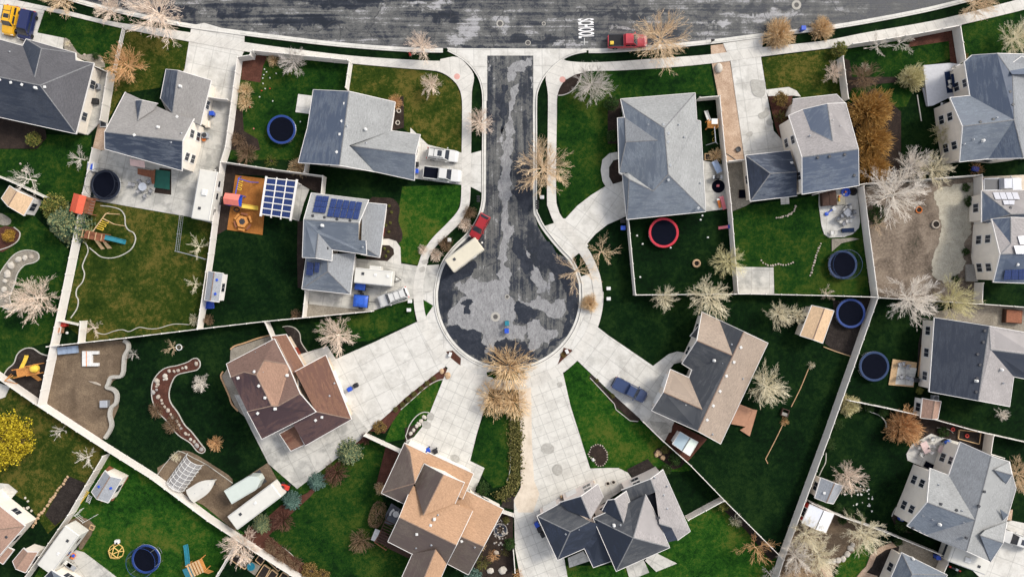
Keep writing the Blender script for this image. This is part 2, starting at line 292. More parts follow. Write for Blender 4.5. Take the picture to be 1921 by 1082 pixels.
class MB:
    def __init__(s): s.V = []; s.F = []
    def add(s, V, F):
        n = len(s.V); s.V += [Vector(v) for v in V]; s.F += [tuple(i + n for i in f) for f in F]; return s
    def box(s, x0, x1, y0, y1, z0, z1, bev=0.0):
        if bev:
            b = bev; ring = [(x0 + b, y0), (x1 - b, y0), (x1, y0 + b), (x1, y1 - b), (x1 - b, y1), (x0 + b, y1), (x0, y1 - b), (x0, y0 + b)]
            ins = [(x0 + b, y0 + b), (x1 - b, y0 + b), (x1 - b, y0 + b), (x1 - b, y1 - b), (x1 - b, y1 - b), (x0 + b, y1 - b), (x0 + b, y1 - b), (x0 + b, y0 + b)]
            V = [(x, y, z0) for x, y in ring] + [(x, y, z1 - b) for x, y in ring] + [(x, y, z1) for x, y in ((x0 + b, y0 + b), (x1 - b, y0 + b), (x1 - b, y1 - b), (x0 + b, y1 - b))]
            F = [tuple(range(7, -1, -1))]
            for i in range(8): F.append((i, (i + 1) % 8, 8 + (i + 1) % 8, 8 + i))
            cm = [0, 1, 1, 2, 2, 3, 3, 0]
            for i in range(8):
                a, b2 = cm[i], cm[(i + 1) % 8]
                F.append((8 + i, 8 + (i + 1) % 8, 16 + b2, 16 + a) if a != b2 else (8 + i, 8 + (i + 1) % 8, 16 + a))
            F.append((16, 17, 18, 19)); return s.add(V, F)
        V = [(x, y, z) for z in (z0, z1) for x, y in ((x0, y0), (x1, y0), (x1, y1), (x0, y1))]
        return s.add(V, [(3, 2, 1, 0), (4, 5, 6, 7), (0, 1, 5, 4), (1, 2, 6, 5), (2, 3, 7, 6), (3, 0, 4, 7)])
    def obox(s, a, b, wd, z0, z1):          # box along a to b (plan), width wd
        a, b = Vector(a[:2]), Vector(b[:2]); d = (b - a).normalized(); n = Vector((-d.y, d.x)) * wd / 2
        pts = [a - n, b - n, b + n, a + n]
        return s.add([(*p, z) for z in (z0, z1) for p in pts], [(3, 2, 1, 0), (4, 5, 6, 7), (0, 1, 5, 4), (1, 2, 6, 5), (2, 3, 7, 6), (3, 0, 4, 7)])
    def tube(s, a, b, r0, r1=None, n=6, cap=True):
        r1 = r0 if r1 is None else r1; a, b = Vector(a), Vector(b); d = b - a
        if d.length < 1e-6: return s
        qd = d.to_track_quat('Z', 'Y'); V = []
        for p, r in ((a, r0), (b, r1)):
            for i in range(n):
                t = 2 * math.pi * i / n; V.append(p + qd @ Vector((math.cos(t) * r, math.sin(t) * r, 0)))
        F = [(i, (i + 1) % n, n + (i + 1) % n, n + i) for i in range(n)]
        if cap: F += [tuple(range(n - 1, -1, -1)), tuple(range(n, 2 * n))]
        return s.add(V, F)
    def pipe(s, pts, r, n=6):
        for a, b in zip(pts[:-1], pts[1:]): s.tube(a, b, r, r, n)
        return s
    def lathe(s, prof, n=20, c=(0, 0, 0)):
        c = Vector(c); V = []; F = []
        for r, z in prof:
            for i in range(n):
                t = 2 * math.pi * i / n; V.append(c + Vector((r * math.cos(t), r * math.sin(t), z)))
        for k in range(len(prof) - 1):
            for i in range(n):
                j = (i + 1) % n; F.append((k * n + i, k * n + j, (k + 1) * n + j, (k + 1) * n + i))
        F.append(tuple(range((len(prof) - 1) * n, len(prof) * n))); return s.add(V, F)
    def poly(s, pts, z0, z1):
        pts = [Vector(p[:2]) for p in pts]
        A = sum(p.x * r.y - r.x * p.y for p, r in zip(pts, pts[1:] + pts[:1]))
        if A < 0: pts = pts[::-1]
        n = len(pts); V = [(*p, z0) for p in pts] + [(*p, z1) for p in pts]
        return s.add(V, [tuple(range(n - 1, -1, -1)), tuple(range(n, 2 * n))] + [(i, (i + 1) % n, n + (i + 1) % n, n + i) for i in range(n)])
    def quad(s, a, b, c, d): return s.add([a, b, c, d], [(0, 1, 2, 3)])
    def slab(s, pts, th):                   # thick sheet from 3D points
        n = len(pts); pts = [Vector(p) for p in pts]
        return s.add([p for p in pts] + [p - Vector((0, 0, th)) for p in pts], [tuple(range(n)), tuple(range(2 * n - 1, n - 1, -1))] + [(i, n + i, n + (i + 1) % n, (i + 1) % n) for i in range(n)])
    def build(s, name, mat, parent=None, local=True, smooth_=False):
        o = link_mesh(name, s.V, s.F, mat, parent, None, False, local)
        bm = bmesh.new(); bm.from_mesh(o.data); bmesh.ops.recalc_face_normals(bm, faces=bm.faces); bm.to_mesh(o.data); bm.free()
        if smooth_:
            for pl in o.data.polygons: pl.use_smooth = True
        return o
# ---------------------------------------------------------------- the setting
def rotuv(x, y, a): return (x * math.cos(a) + y * math.sin(a), -x * math.sin(a) + y * math.cos(a))
def area(name, pts, z, mat, ang=0.0, sm=0, depth=.12):
    if sm: pts = smooth(pts, sm, True)
    W = [P(x, y, 0) for x, y in pts]
    A = sum(p.x * r.y - r.x * p.y for p, r in zip(W, W[1:] + W[:1]))
    if A < 0: W = W[::-1]
    n = len(W); V = [(p.x, p.y, z) for p in W] + [(p.x, p.y, z - depth) for p in W]
    F = [tuple(range(n))] + [(i, n + i, n + (i + 1) % n, (i + 1) % n) for i in range(n)]
    uv = [rotuv(V[i][0], V[i][1], R(ang)) for f in F for i in f]
    return meta(link_mesh(name, V, F, mat, None, uv), kind='structure')
def resample(pts, n):
    pts = [Vector(p) for p in pts]; L = [0]
    for a, b in zip(pts, pts[1:]): L.append(L[-1] + (b - a).length)
    out = []
    for k in range(n + 1):
        t = L[-1] * k / n; i = max(j for j in range(len(L) - 1) if L[j] <= t + 1e-9)
        s = (t - L[i]) / max(1e-9, L[i + 1] - L[i]); out.append(pts[i].lerp(pts[i + 1], s))
    return out
def strip(name, ea, eb, z, mat, n=60, depth=.12, sm=5):
    a = resample(smooth(ea, sm) if sm else ea, n); b = resample(smooth(eb, sm) if sm else eb, n)
    V = []; F = []; uv = []; u = 0; U = []
    for i in range(n + 1):
        pa, pb = P(*a[i]), P(*b[i])
        if i: u += ((pa + pb) / 2 - last).length
        last = (pa + pb) / 2; U.append(u)
        V += [(pa.x, pa.y, z), (pb.x, pb.y, z), (pa.x, pa.y, z - depth), (pb.x, pb.y, z - depth)]
    for i in range(n):
        k, m = 4 * i, 4 * i + 4
        F += [(k, k + 1, m + 1, m), (k, m, m + 2, k + 2), (k + 1, k + 3, m + 3, m + 1)]
        uv += [(U[i], 0), (U[i], 1), (U[i + 1], 1), (U[i + 1], 0)] + [(U[i], 0), (U[i + 1], 0), (U[i + 1], 0), (U[i], 0)] + [(U[i], 1), (U[i], 1), (U[i + 1], 1), (U[i + 1], 1)]
    F += [(0, 2, 3, 1), (4 * n, 4 * n + 1, 4 * n + 3, 4 * n + 2)]; uv += [(.5, 0)] * 8
    o = link_mesh(name, V, F, mat, None, uv)
    bm = bmesh.new(); bm.from_mesh(o.data); bmesh.ops.recalc_face_normals(bm, faces=bm.faces); bm.to_mesh(o.data); bm.free()
    return meta(o, kind='structure')
def offset_line(pts, d):
    pts = [Vector(p) for p in pts]; out = []
    for i, p in enumerate(pts):
        a = pts[max(0, i - 1)]; b = pts[min(len(pts) - 1, i + 1)]; t = (b - a).normalized()
        out.append((p.x - t.y * d, p.y + t.x * d))
    return out
def band(name, pts, wpx, z, mat, n=60, depth=.12, sm=5):
    l = smooth(pts, sm) if sm else pts
    return strip(name, offset_line(l, -wpx / 2), offset_line(l, wpx / 2), z, mat, n, depth, 0)
def arc(cx, cy, r, a0, a1, n=24):
    return [(cx + r * math.cos(R(a0 + (a1 - a0) * i / n)), cy + r * math.sin(R(a0 + (a1 - a0) * i / n))) for i in range(n + 1)]
# ================================================================= SETTING
def ragged(pts, lev=4, amp=.17, seed=0):
    rnd = random.Random(seed)
    for l in range(lev):
        out = []
        for (x0, y0), (x1, y1) in zip(pts, pts[1:] + pts[:1]):
            d = rnd.gauss(0, amp if l else amp * .6); out += [(x0, y0), ((x0 + x1) / 2 - (y1 - y0) * d, (y0 + y1) / 2 + (x1 - x0) * d)]
        pts = out
    return pts

meta(link_mesh('ground', [(-900, -900, 0), (900, -900, 0), (900, 900, 0), (-900, 900, 0)], [(0, 1, 2, 3)], 'lawn_deep'), kind='structure')
ZC = {}
BASE = dict(lawn=.008, bed=.030, road=.050, apron=.075, slab=.105, walk=.140, top=.165)
def A(name, cls, mat, pts, ang=0, sm=0):
    ZC[cls] = ZC.get(cls, 0) + 1
    return area(name, pts, BASE[cls] + ZC[cls] * .0013, mat, ang, sm, BASE[cls] + .05 if cls != 'lawn' else .05)
# lawns that are not the deep green of the ground sheet
A('lawn', 'lawn', 'lawn_olive', pairs(175, 378, 300, 392, 398, 412, 390, 480, 380, 616, 250, 630, 165, 641, 122, 610, 134, 545, 160, 430))
A('lawn', 'lawn', 'lawn_green', pairs(84, 19, 230, 53, 216, 138, 160, 118, 140, 95, 118, 72, 70, 62))
A('lawn', 'lawn', 'lawn_olive', pairs(237, 55, 356, 79, 345, 133, 308, 132, 300, 165, 230, 175, 203, 225, 214, 142))
A('lawn', 'lawn', 'lawn_olive', pairs(661, 121, 770, 130, 812, 134, 838, 143, 856, 159, 866, 183, 866, 287, 800, 272, 740, 230, 741, 190, 655, 171))
A('lawn', 'lawn', 'lawn_bright', pairs(755, 350, 866, 346, 864, 375, 857, 398, 838, 421, 812, 447, 794, 473, 784, 497, 752, 491, 750, 460, 730, 448, 745, 410))
A('lawn', 'lawn', 'lawn_green', pairs(1096, 134, 1332, 120, 1342, 182, 1306, 176, 1162, 186, 1150, 340, 1110, 366, 1057, 411, 1044, 360, 1044, 190, 1058, 153))
A('lawn', 'lawn', 'lawn_olive', pairs(1429, 109, 1565, 91, 1578, 182, 1500, 184, 1478, 163, 1438, 170))
A('lawn', 'lawn', 'lawn_green', pairs(1370, 395, 1400, 385, 1500, 372, 1612, 352, 1630, 553, 1378, 550))
A('lawn', 'lawn', 'lawn_bright', pairs(1053, 706, 1083, 676, 1200, 788, 1300, 880, 1284, 884, 1180, 884, 1107, 878, 1070, 760))
A('lawn', 'lawn', 'lawn_green', pairs(910, 765, 975, 770, 972, 905, 925, 915, 882, 864))
A('lawn', 'lawn', 'lawn_bright', pairs(207, 850, 330, 915, 460, 1000, 400, 1090, 60, 1090, 103, 1017))
A('lawn', 'lawn', 'lawn_olive', pairs(-20, 715, 76, 752, 200, 845, 140, 955, 90, 1000, 50, 940, -20, 900))
A('lawn', 'lawn', 'lawn_bright', pairs(1284, 970, 1353, 935, 1458, 1042, 1444, 1100, 1060, 1100, 1060, 1060, 1210, 1060))
A('lawn', 'lawn', 'lawn_green', pairs(500, 880, 690, 815, 752, 846, 715, 930, 770, 1040, 780, 1100, 590, 1100, 500, 1035))
A('lawn', 'lawn', 'lawn_green', pairs(-10, 400, 60, 400, 150, 490, 100, 640, 60, 650, 5, 700, -10, 690))
A('lawn', 'lawn', 'lawn_green', pairs(-10, 250, 172, 255, 168, 385, 95, 372, -10, 325))
A('lawn', 'lawn', 'lawn_green', pairs(1590, 92, 1785, 58, 1786, 110, 1735, 125, 1700, 200, 1600, 210, 1572, 115))
A('lawn', 'lawn', 'lawn_green', pairs(1800, 50, 1940, 12, 1940, 90, 1815, 112, 1797, 105))
A('lawn', 'lawn', 'lawn_bright', pairs(1590, 1010, 1640, 1015, 1635, 1100, 1560, 1100))
A('lawn', 'lawn', 'lawn_bright', pairs(745, 770, 818, 702, 846, 712, 800, 790, 775, 820, 720, 830))
A('lawn', 'lawn', 'lawn_green', pairs(445, 120, 480, 103, 655, 121, 652, 170, 590, 170, 565, 300, 430, 300))
A('lawn', 'lawn', 'lawn_green', pairs(780, 540, 760, 560, 775, 562, 779, 604, 690, 640, 600, 640, 590, 605, 700, 585))
# planting beds, dirt and gravel
B = lambda nm, m, pts, sm=0: A(nm, 'bed', m, pts, 0, sm)
B('dirt_yard', 'dirt', pairs(101, 649, 238, 637, 244, 652, 236, 688, 228, 706, 212, 714, 205, 728, 222, 742, 223, 762, 207, 800, 204, 818, 190, 824, 88, 757))
B('dirt_yard', 'dirt_moss', pairs(1612, 351, 1825, 334, 1829, 530, 1826, 568, 1638, 556))
B('sand_path', 'sand', ragged(q('14', 890, 350, 990, 310, 1080, 290, 1170, 275, 1175, 420, 1165, 560, 1120, 700, 1130, 850, 1080, 940, 1040, 990, 960, 1010, 900, 970, 875, 880, 920, 740, 950, 600, 930, 480, 895, 400), 3, .13, 5))
B('dirt_yard', 'dirt', pairs(1455, 1100, 1470, 1035, 1511, 937, 1566, 962, 1646, 990, 1600, 1035, 1570, 1060, 1540, 1100))
B('gravel_pad', 'dirt', pairs(382, 947, 425, 918, 503, 867, 525, 908, 520, 925, 440, 995))
B('dirt_yard', 'dirt', pairs(296, 888, 318, 863, 337, 846, 360, 848, 400, 872, 436, 898, 425, 918, 384, 948), 3)
B('play_mulch', 'mulch_orange', q('11', 235, 225, 470, 255, 435, 660, 178, 622))
B('planting_bed', 'mulch_dark', pairs(426, 309, 612, 335, 609, 368, 560, 345, 500, 330, 442, 327, 426, 430, 398, 446))
B('planting_bed', 'mulch_dark', q('11', 1210, 405, 1300, 390, 1385, 400, 1430, 465, 1420, 560, 1450, 650, 1425, 720, 1300, 740, 1270, 600), 3)
B('planting_bed', 'mulch_dark', q('11', 1290, 740, 1370, 738, 1392, 785, 1340, 852, 1180, 830), 2)
B('planting_bed', 'mulch_dark', q('11', 690, 560, 735, 560, 740, 820, 720, 1050, 690, 1040, 685, 800))
B('planting_bed', 'mulch_red', q('01', 390, 400, 470, 410, 440, 480, 420, 600, 280, 580, 290, 440))
B('planting_bed', 'mulch_dark', q('01', 215, 780, 290, 800, 300, 950, 400, 1010, 420, 1090, 195, 1090))
B('planting_bed', 'mulch_dark', q('02', 1105, 695, 1120, 640, 1160, 585, 1225, 540, 1280, 535, 1265, 590, 1225, 645, 1165, 690), 3)
B('planting_bed', 'gravel_grey', q('00', 460, 280, 500, 290, 540, 350, 590, 400, 700, 390, 745, 430, 762, 490, 690, 490, 680, 460, 560, 420, 470, 360), 2)
B('planting_bed', 'mulch_dark', pairs(732, 190, 757, 180, 758, 240, 732, 246))
B('planting_bed', 'mulch_dark', pairs(1140, 190, 1166, 186, 1162, 270, 1140, 270))
B('planting_bed', 'mulch_dark', q('12', 1540, 110, 1500, 140, 1478, 200, 1495, 290, 1590, 270, 1580, 110), 2)
B('gravel_strip', 'gravel_tan', pairs(1333, 86, 1356, 83, 1365, 98, 1369, 116, 1384, 200, 1396, 303, 1360, 306, 1348, 186, 1335, 118))
B('gravel_strip', 'gravel_grey', pairs(1360, 307, 1398, 303, 1412, 378, 1400, 386, 1370, 398))
B('gravel_strip', 'gravel_grey', pairs(576, 568, 697, 583, 576, 597))
B('gravel_strip', 'gravel_tan', q('00', 715, 895, 785, 895, 765, 1090, 670, 1090))
B('planting_bed', 'mulch_red', pairs(1441, 181, 1487, 178, 1480, 215, 1468, 270, 1455, 240))
B('planting_bed', 'mulch_dark', q('04', 230, 420, 280, 440, 300, 560, 620, 560, 625, 600, 500, 610, 300, 640, 260, 720, 225, 690))
B('planting_bed', 'mulch_red', q('04', 740, 265, 1020, 222, 1060, 470, 1010, 450, 1000, 300, 700, 345))
B('planting_bed', 'mulch_dark', pairs(1588, 200, 1640, 165, 1690, 210, 1690, 330, 1615, 345, 1600, 260))
B('planting_bed', 'soil', q('24', 815, 240, 895, 240, 870, 640, 770, 640, 780, 400))
B('gravel_strip', 'gravel_grey', q('24', 1150, 118, 1570, 145, 1570, 330, 1300, 270, 900, 215, 880, 180))
B('planting_bed', 'soil', q('24', 100, 400, 165, 165, 160, 90, 440, 75, 290, 495, 180, 465))
B('planting_bed', 'mulch_dark', q('24', 740, 905, 850, 925, 1250, 1040, 1240, 1160, 860, 1130, 700, 1000))
B('planting_bed', 'soil', q('34', 1000, 60, 1080, 0, 1255, 30, 1240, 170, 1085, 105))
B('planting_bed', 'mulch_dark', q('34', 760, 270, 800, 300, 670, 690, 740, 760, 640, 740, 585, 650, 600, 590, 690, 480, 720, 360), 2)
B('gravel_strip', 'gravel_grey', q('34', 600, 830, 660, 800, 990, 930, 900, 1090, 520, 1090))
B('planting_bed', 'soil', q('34', 640, 860, 560, 850, 470, 900, 420, 1000, 430, 1090, 560, 1090, 610, 950), 2)
B('mulch_bed', 'mulch_red', q('20', 1365, 535, 1400, 512, 1435, 512, 1455, 550, 1435, 590, 1380, 605, 1290, 628, 1250, 680, 1228, 760, 1240, 830, 1290, 900, 1340, 990, 1390, 1040, 1460, 1130, 1490, 1170, 1470, 1195, 1430, 1180, 1380, 1120, 1290, 1060, 1210, 960, 1140, 890, 1105, 800, 1105, 700, 1140, 630, 1200, 580, 1290, 560), 2)
B('rock_bed', 'gravel_grey', q('10', -10, 960, 40, 880, 110, 800, 190, 770, 270, 785, 285, 830, 250, 860, 180, 880, 130, 940, 110, 1010, 80, 1090, 75, 1130, 90, 1180, 70, 1200, 20, 1180, -10, 1160), 2)
B('rock_bed', 'gravel_grey', q('10', -10, 500, 60, 530, 85, 560, 60, 590, -10, 580), 2)
B('rock_bed', 'mulch_red', q('10', -10, 610, 100, 605, 150, 640, 130, 710, 60, 760, -10, 780), 2)
B('play_mulch', 'soil', q('20', 30, 630, 60, 585, 105, 545, 130, 480, 180, 440, 240, 440, 300, 475, 360, 492, 300, 800, 290, 805))
B('garden_soil', 'soil', pairs(130, 893, 160, 905, 140, 955, 104, 985, 85, 965, 105, 930))
B('dirt_patch', 'dirt', pairs(120, 985, 150, 968, 178, 985, 160, 1020, 150, 1030, 140, 1000), 2)
B('rock_bed', 'mulch_dark', pairs(905, 950, 935, 955, 962, 965, 963, 1090, 870, 1090, 900, 1020))
B('planting_bed', 'soil', pairs(948, 925, 966, 910, 964, 955, 940, 950))
B('planting_bed', 'mulch_red', q('22', 275, 465, 345, 452, 405, 510, 400, 572))
B('planting_bed', 'mulch_red', q('22', 1150, 432, 1218, 450, 1105, 555))
B('planting_bed', 'mulch_red', q('22', 275, 570, 360, 625, 330, 680, 270, 660, 190, 700, 0, 840, 0, 790), 0)
B('planting_bed', 'mulch_red', pairs(760, 740, 757, 762, 722, 812, 693, 808, 712, 790))
B('lawn_island', 'lawn_bright', q('22', 130, 83, 205, 128, 148, 212))
B('lawn_island', 'lawn_green', q('22', 590, 610, 690, 590, 860, 600, 905, 660, 800, 690, 680, 685, 600, 650))
B('planting_bed', 'soil', q('22', 1335, 640, 1355, 625, 1560, 850, 1546, 880))
B('planting_bed', 'mulch_dark', q('23', 0, 760, 60, 790, 240, 945, 215, 975, 180, 970, 0, 800))
B('planting_bed', 'mulch_dark', q('32', 1330, 190, 1350, 140, 1390, 118, 1430, 130, 1465, 180, 1465, 230, 1440, 270, 1405, 278, 1380, 260, 1375, 220), 3)
B('planting_bed', 'soil', q('33', 140, 300, 290, 225, 345, 290, 385, 300, 200, 385))
B('planting_bed', 'soil', q('33', -70, 385, 0, 360, 60, 372, 90, 410, 0, 460, -40, 450), 2)
B('planting_bed', 'mulch_dark', q('33', 330, 180, 420, 140, 560, 250, 480, 300, 440, 270), 2)
B('planting_bed', 'mulch_red', q('33', 390, 60, 480, -40, 720, 80, 600, 220, 570, 250))
B('planting_bed', 'mulch_dark', q('33', 800, 560, 850, 530, 1245, 920, 1180, 960, 1000, 740))
B('planting_bed', 'mulch_red', q('31', 420, 690, 570, 560, 760, 470, 1180, 40, 1230, 70, 1080, 150, 780, 500, 560, 700, 480, 780, 700, 960, 900, 1075, 700, 1085, 280, 800, 340, 720))
B('planting_bed', 'mulch_red', q('31', 1330, 130, 1430, 160, 1300, 470, 1255, 430))
B('planting_bed', 'soil', q('21', 590, 285, 660, 280, 705, 330, 720, 400, 775, 480, 720, 505), 0)
B('gravel_pad', 'gravel_grey', q('21', 205, 440, 500, 345, 560, 380, 340, 960, 250, 880, 190, 760, 140, 640, 200, 560), 0)
B('planting_bed', 'mulch_dark', q('00', 0, 850, 330, 940, 340, 1000, 270, 1080, 0, 1080))
B('planting_bed', 'mulch_dark', pairs(300, 315, 322, 318, 322, 366, 290, 362))
B('planting_bed', 'mulch_dark', q('32', 0, 0, 100, -30, 160, -90, 60, 60, 0, 110))
# ---- roads
edge = pairs(-160, -95, 60, -30, 160, 2, 233, 19, 341, 42, 430, 55, 525, 67, 639, 80, 768, 89.5, 863, 91, 980, 91, 1083, 91.5, 1140, 91, 1236, 84, 1331, 75, 1427, 63, 1567, 46, 1702, 22, 1790, 2, 1900, -28, 2080, -85)
edge_s = smooth(edge, 6)
A('road', 'road', 'asphalt_road', edge_s + pairs(2080, -330, 1500, -190, 960, -150, 400, -200, -160, -330))
court = pairs(913, 100, 913, 270, 911, 330, 910, 380, 906, 400) + pairs(886, 432, 858, 468) + arc(954, 556, 133, 218, -33, 60) + pairs(1046, 477, 1022, 447, 1009, 425, 1002, 400, 1000, 360, 1000, 270, 1000.5, 100)
A('road', 'road', 'asphalt_court', court)
# ---- worn pale and resealed dark patches of the court
for i, (m_, pts) in enumerate((('patch_pale', q('22', 300, 270, 310, 200, 360, 130, 450, 60, 350, 0, 540, -40, 740, -60, 760, 60, 790, 90, 800, 200, 780, 260, 870, 270, 880, 330, 850, 390, 760, 370, 650, 390, 640, 480, 570, 470, 560, 330, 500, 310, 400, 290)),
    ('patch_pale', q('22', 830, 85, 900, 110, 960, 50, 1010, 80, 1050, 110, 1160, 80, 1165, 170, 1120, 220, 1050, 210, 990, 165, 930, 150, 860, 120)), ('patch_pale', q('22', 890, 250, 930, 225, 980, 250, 1020, 310, 1100, 300, 1115, 330, 1050, 370, 980, 410, 920, 465, 895, 440, 910, 370, 885, 310)),
    ('patch_pale', q('12', 870, 760, 900, 790, 930, 880, 990, 960, 1030, 1010, 1000, 1075, 960, 1082, 930, 1000, 890, 860)), ('patch_pale', q('12', 1040, 930, 1075, 930, 1085, 985, 1060, 1000, 1045, 980)),
    ('patch_pale', q('12', 695, 0, 765, 0, 775, 120, 765, 330, 738, 420, 745, 560, 795, 640, 755, 700, 735, 800, 755, 900, 733, 1082, 704, 1082, 694, 900, 702, 700, 690, 400, 703, 200)), ('patch_pale', q('02', 735, 490, 790, 455, 870, 455, 885, 420, 922, 420, 922, 470, 870, 490, 865, 530, 800, 520, 790, 590, 750, 600)),
    ('patch_pale', q('02', 765, 640, 825, 605, 815, 680, 778, 800, 768, 1000, 778, 1085, 700, 1085, 725, 950, 752, 760)), ('patch_pale', q('02', 600, 440, 625, 480, 620, 520, 600, 520)), ('patch_pale', q('02', 905, 560, 925, 560, 922, 640, 908, 640)),
    ('patch_dark', q('22', 430, 90, 480, 80, 495, 100, 465, 130, 470, 190, 430, 190, 440, 130, 400, 110)), ('patch_dark', q('22', 800, 100, 860, 115, 970, 155, 960, 200, 900, 235, 870, 262, 840, 240, 815, 262, 790, 160)), ('patch_dark', q('22', 650, 400, 760, 380, 870, 385, 900, 440, 950, 475, 925, 530, 750, 565, 590, 545, 650, 480)),
    ('patch_dark', q('22', 300, 290, 380, 262, 440, 300, 520, 312, 555, 350, 560, 400, 595, 425, 565, 520, 440, 470, 330, 365)), ('patch_dark', q('12', 250, 1070, 262, 960, 330, 900, 500, 840, 520, 900, 470, 960, 400, 985, 340, 1010, 300, 1078)),
    ('patch_dark', q('12', 990, 710, 1040, 705, 1110, 800, 1185, 890, 1235, 1000, 1240, 1075, 1160, 1075, 1100, 960, 1060, 910, 1000, 880, 960, 800, 905, 770)), ('patch_dark', q('12', 770, 665, 855, 695, 880, 800, 935, 910, 895, 940, 830, 880, 790, 790)),
    ('patch_dark', q('22', 1175, 10, 1238, 10, 1240, 140, 1185, 315, 1090, 420, 960, 510, 965, 475, 1120, 370, 1175, 230, 1170, 110)), ('patch_dark', q('02', 698, 620, 748, 620, 738, 800, 702, 980, 692, 800)), ('patch_dark', q('12', 800, 300, 905, 330, 912, 490, 850, 500, 825, 420)))):
    area('asphalt_patch', ragged(pts, 4, .16, i), .056 + i * .0005, m_, 0, 0, .003)['kind'] = 'structure'
# ---- concrete aprons, kerbs and gutters
A('apron', 'apron', 'slab', pairs(838, 90, 870, 91.5, 980, 91.5, 1083, 92, 1112, 92, 1075, 103, 1052, 114, 1034, 129, 1019, 148, 1010, 168, 1006, 190, 1000.5, 190, 1000.5, 105, 914, 105, 914, 190, 906, 190, 903.6, 166, 897, 145, 882, 124, 864, 109, 843, 98), 1)
lk = [(840, 96), (864, 109), (882, 124), (897, 145), (903.6, 166), (906, 190), (905.5, 270), (905, 348), (904, 380), (896, 408), (878, 436), (850, 464), (832, 488), (821, 515), (815.5, 545)]
ring = arc(954, 556, 139, 184, -4, 60)
rk = [(1092.5, 540), (1091, 527), (1083, 504), (1072, 485), (1055, 467), (1034, 442), (1020, 423), (1011, 405), (1006.5, 386), (1006.5, 270), (1006.5, 190), (1010, 168), (1019, 148), (1034, 129), (1052, 114), (1075, 103), (1100, 98)]
kerb_line = smooth(lk, 5) + ring + smooth(rk, 5)
band('gutter', offset_line(kerb_line, -3.2), 6.5, .072, 'gutter', 260, .06, 0)
band('kerb', kerb_line, 2.2, .21, 'gutter', 260, .2, 0)
band('gutter_dirt', offset_line(kerb_line, -1.5), .9, .0765, 'gutter_dirt', 260, .02, 0)  # dark strip paints the shadow line at the kerb foot
e0 = [p for p in edge_s if p[0] < 842]; e1 = [p for p in edge_s if p[0] > 1096]
for e in (e0, e1):
    band('gutter', offset_line(e, 3.4), 6.5, .070, 'gutter', 120, .06, 0)
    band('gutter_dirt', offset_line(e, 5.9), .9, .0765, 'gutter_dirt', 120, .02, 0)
    band('kerb', offset_line(e, 7.6), 2.4, .21, 'gutter', 120, .2, 0)
# ---- sidewalks
def S(a, b, n=70): strip('sidewalk', a, b, .150, 'walkway', n, .14)
S(pairs(-60, -22, 26, 0, 129, 22, 220, 43, 358, 62, 459, 80, 561, 94, 665, 106, 768, 113, 832, 115, 862, 110), pairs(-65, -3, 19, 12, 84, 20, 230, 54, 356, 79, 458, 97, 560, 109, 661, 120, 760, 129, 812, 133, 830, 137))
S(pairs(862, 108, 876, 122, 889, 141, 887, 162, 885, 181, 884, 285, 882, 373, 876, 394, 863, 418, 840, 441, 819, 461, 806, 480, 800, 500, 795, 529, 794, 550), pairs(826, 136, 840, 143, 857, 159, 866, 183, 867, 230, 866, 290, 865, 373, 858, 397, 838, 420, 812, 446, 793.6, 472, 786, 492, 778, 518, 775, 552))
strip('sidewalk', arc(954, 553, 160, 182, -2, 60), arc(954, 553, 178, 182, -2, 60), .1515, 'walkway', 80, .14, 0)
S(pairs(1057, 112, 1042, 123, 1024, 142, 1027, 170, 1028, 200, 1026, 368, 1029, 392, 1042, 423, 1057, 440, 1082, 469, 1099, 495, 1109, 521, 1113.5, 551), pairs(1096, 134, 1076, 139, 1058, 153, 1046, 178, 1044.5, 220, 1043, 361, 1047, 392, 1057, 411, 1099, 461, 1114, 487, 1126, 518, 1131, 551))
S(pairs(1052, 114, 1096, 118, 1158, 116, 1240, 110, 1331, 103, 1427, 90, 1540, 78, 1624, 62, 1728, 44, 1793, 30, 1909, 0, 1990, -25), pairs(1064, 146, 1096, 135, 1158, 133, 1245, 128, 1331, 120, 1428, 107, 1540, 93, 1634, 82, 1718, 66, 1782, 52, 1921, 19, 2000, -5))
strip('sidewalk', pairs(826, 112, 850, 107, 864, 109), pairs(826, 136, 846, 140, 868, 142), .1508, 'walkway', 8, .14, 0)
strip('sidewalk', pairs(1052, 113, 1075, 117, 1098, 118), pairs(1062, 150, 1078, 141, 1098, 136), .1509, 'walkway', 8, .14, 0)
# ---- tactile paving dots where the walks meet the corner
for x, y in ((857.5, 144.5), (1055, 150)):
    mb = MB(); c = P(x, y); mb.lathe([(.46, .1), (.46, .158), (.01, .158)], 20, (c.x, c.y, 0)); meta(mb.build('tactile_paving', 'paver_pink'), kind='structure')
# ---- driveways, patios and paths
D = lambda nm, pts, ang=0, m='slab', sm=0: A(nm, 'slab', m, pts, ang, sm)
D('driveway', pairs(-60, -10, 19, 4, 84, 20, 70, 62, 120, 72, 118, 95, 0, 90, -60, 70), -12)
D('driveway', pairs(360, 48, 384, 44, 459, 66, 458, 97, 452, 110, 436, 190, 400, 200, 330, 160, 347, 130), -12)
D('patio', pairs(395, 185, 437, 190, 425, 309, 402, 420, 356, 407, 176, 376, 186, 285, 300, 250), -12, 'slab_wet')
D('driveway', pairs(770, 240, 803, 272, 867, 287, 884, 288, 903, 283, 903, 361, 884, 351, 866, 347, 770, 334), -5, 'slab')
D('driveway', pairs(655, 484, 727, 490, 783, 499, 824, 496, 814, 545, 776, 560, 697, 583, 580, 570, 577, 530), -10, 'slab_wet')
D('path', q('11', 1280, 690, 1350, 688, 1405, 705, 1435, 750, 1440, 880, 1340, 852, 1390, 800, 1385, 760, 1355, 735, 1280, 732), 0, 'walkway')
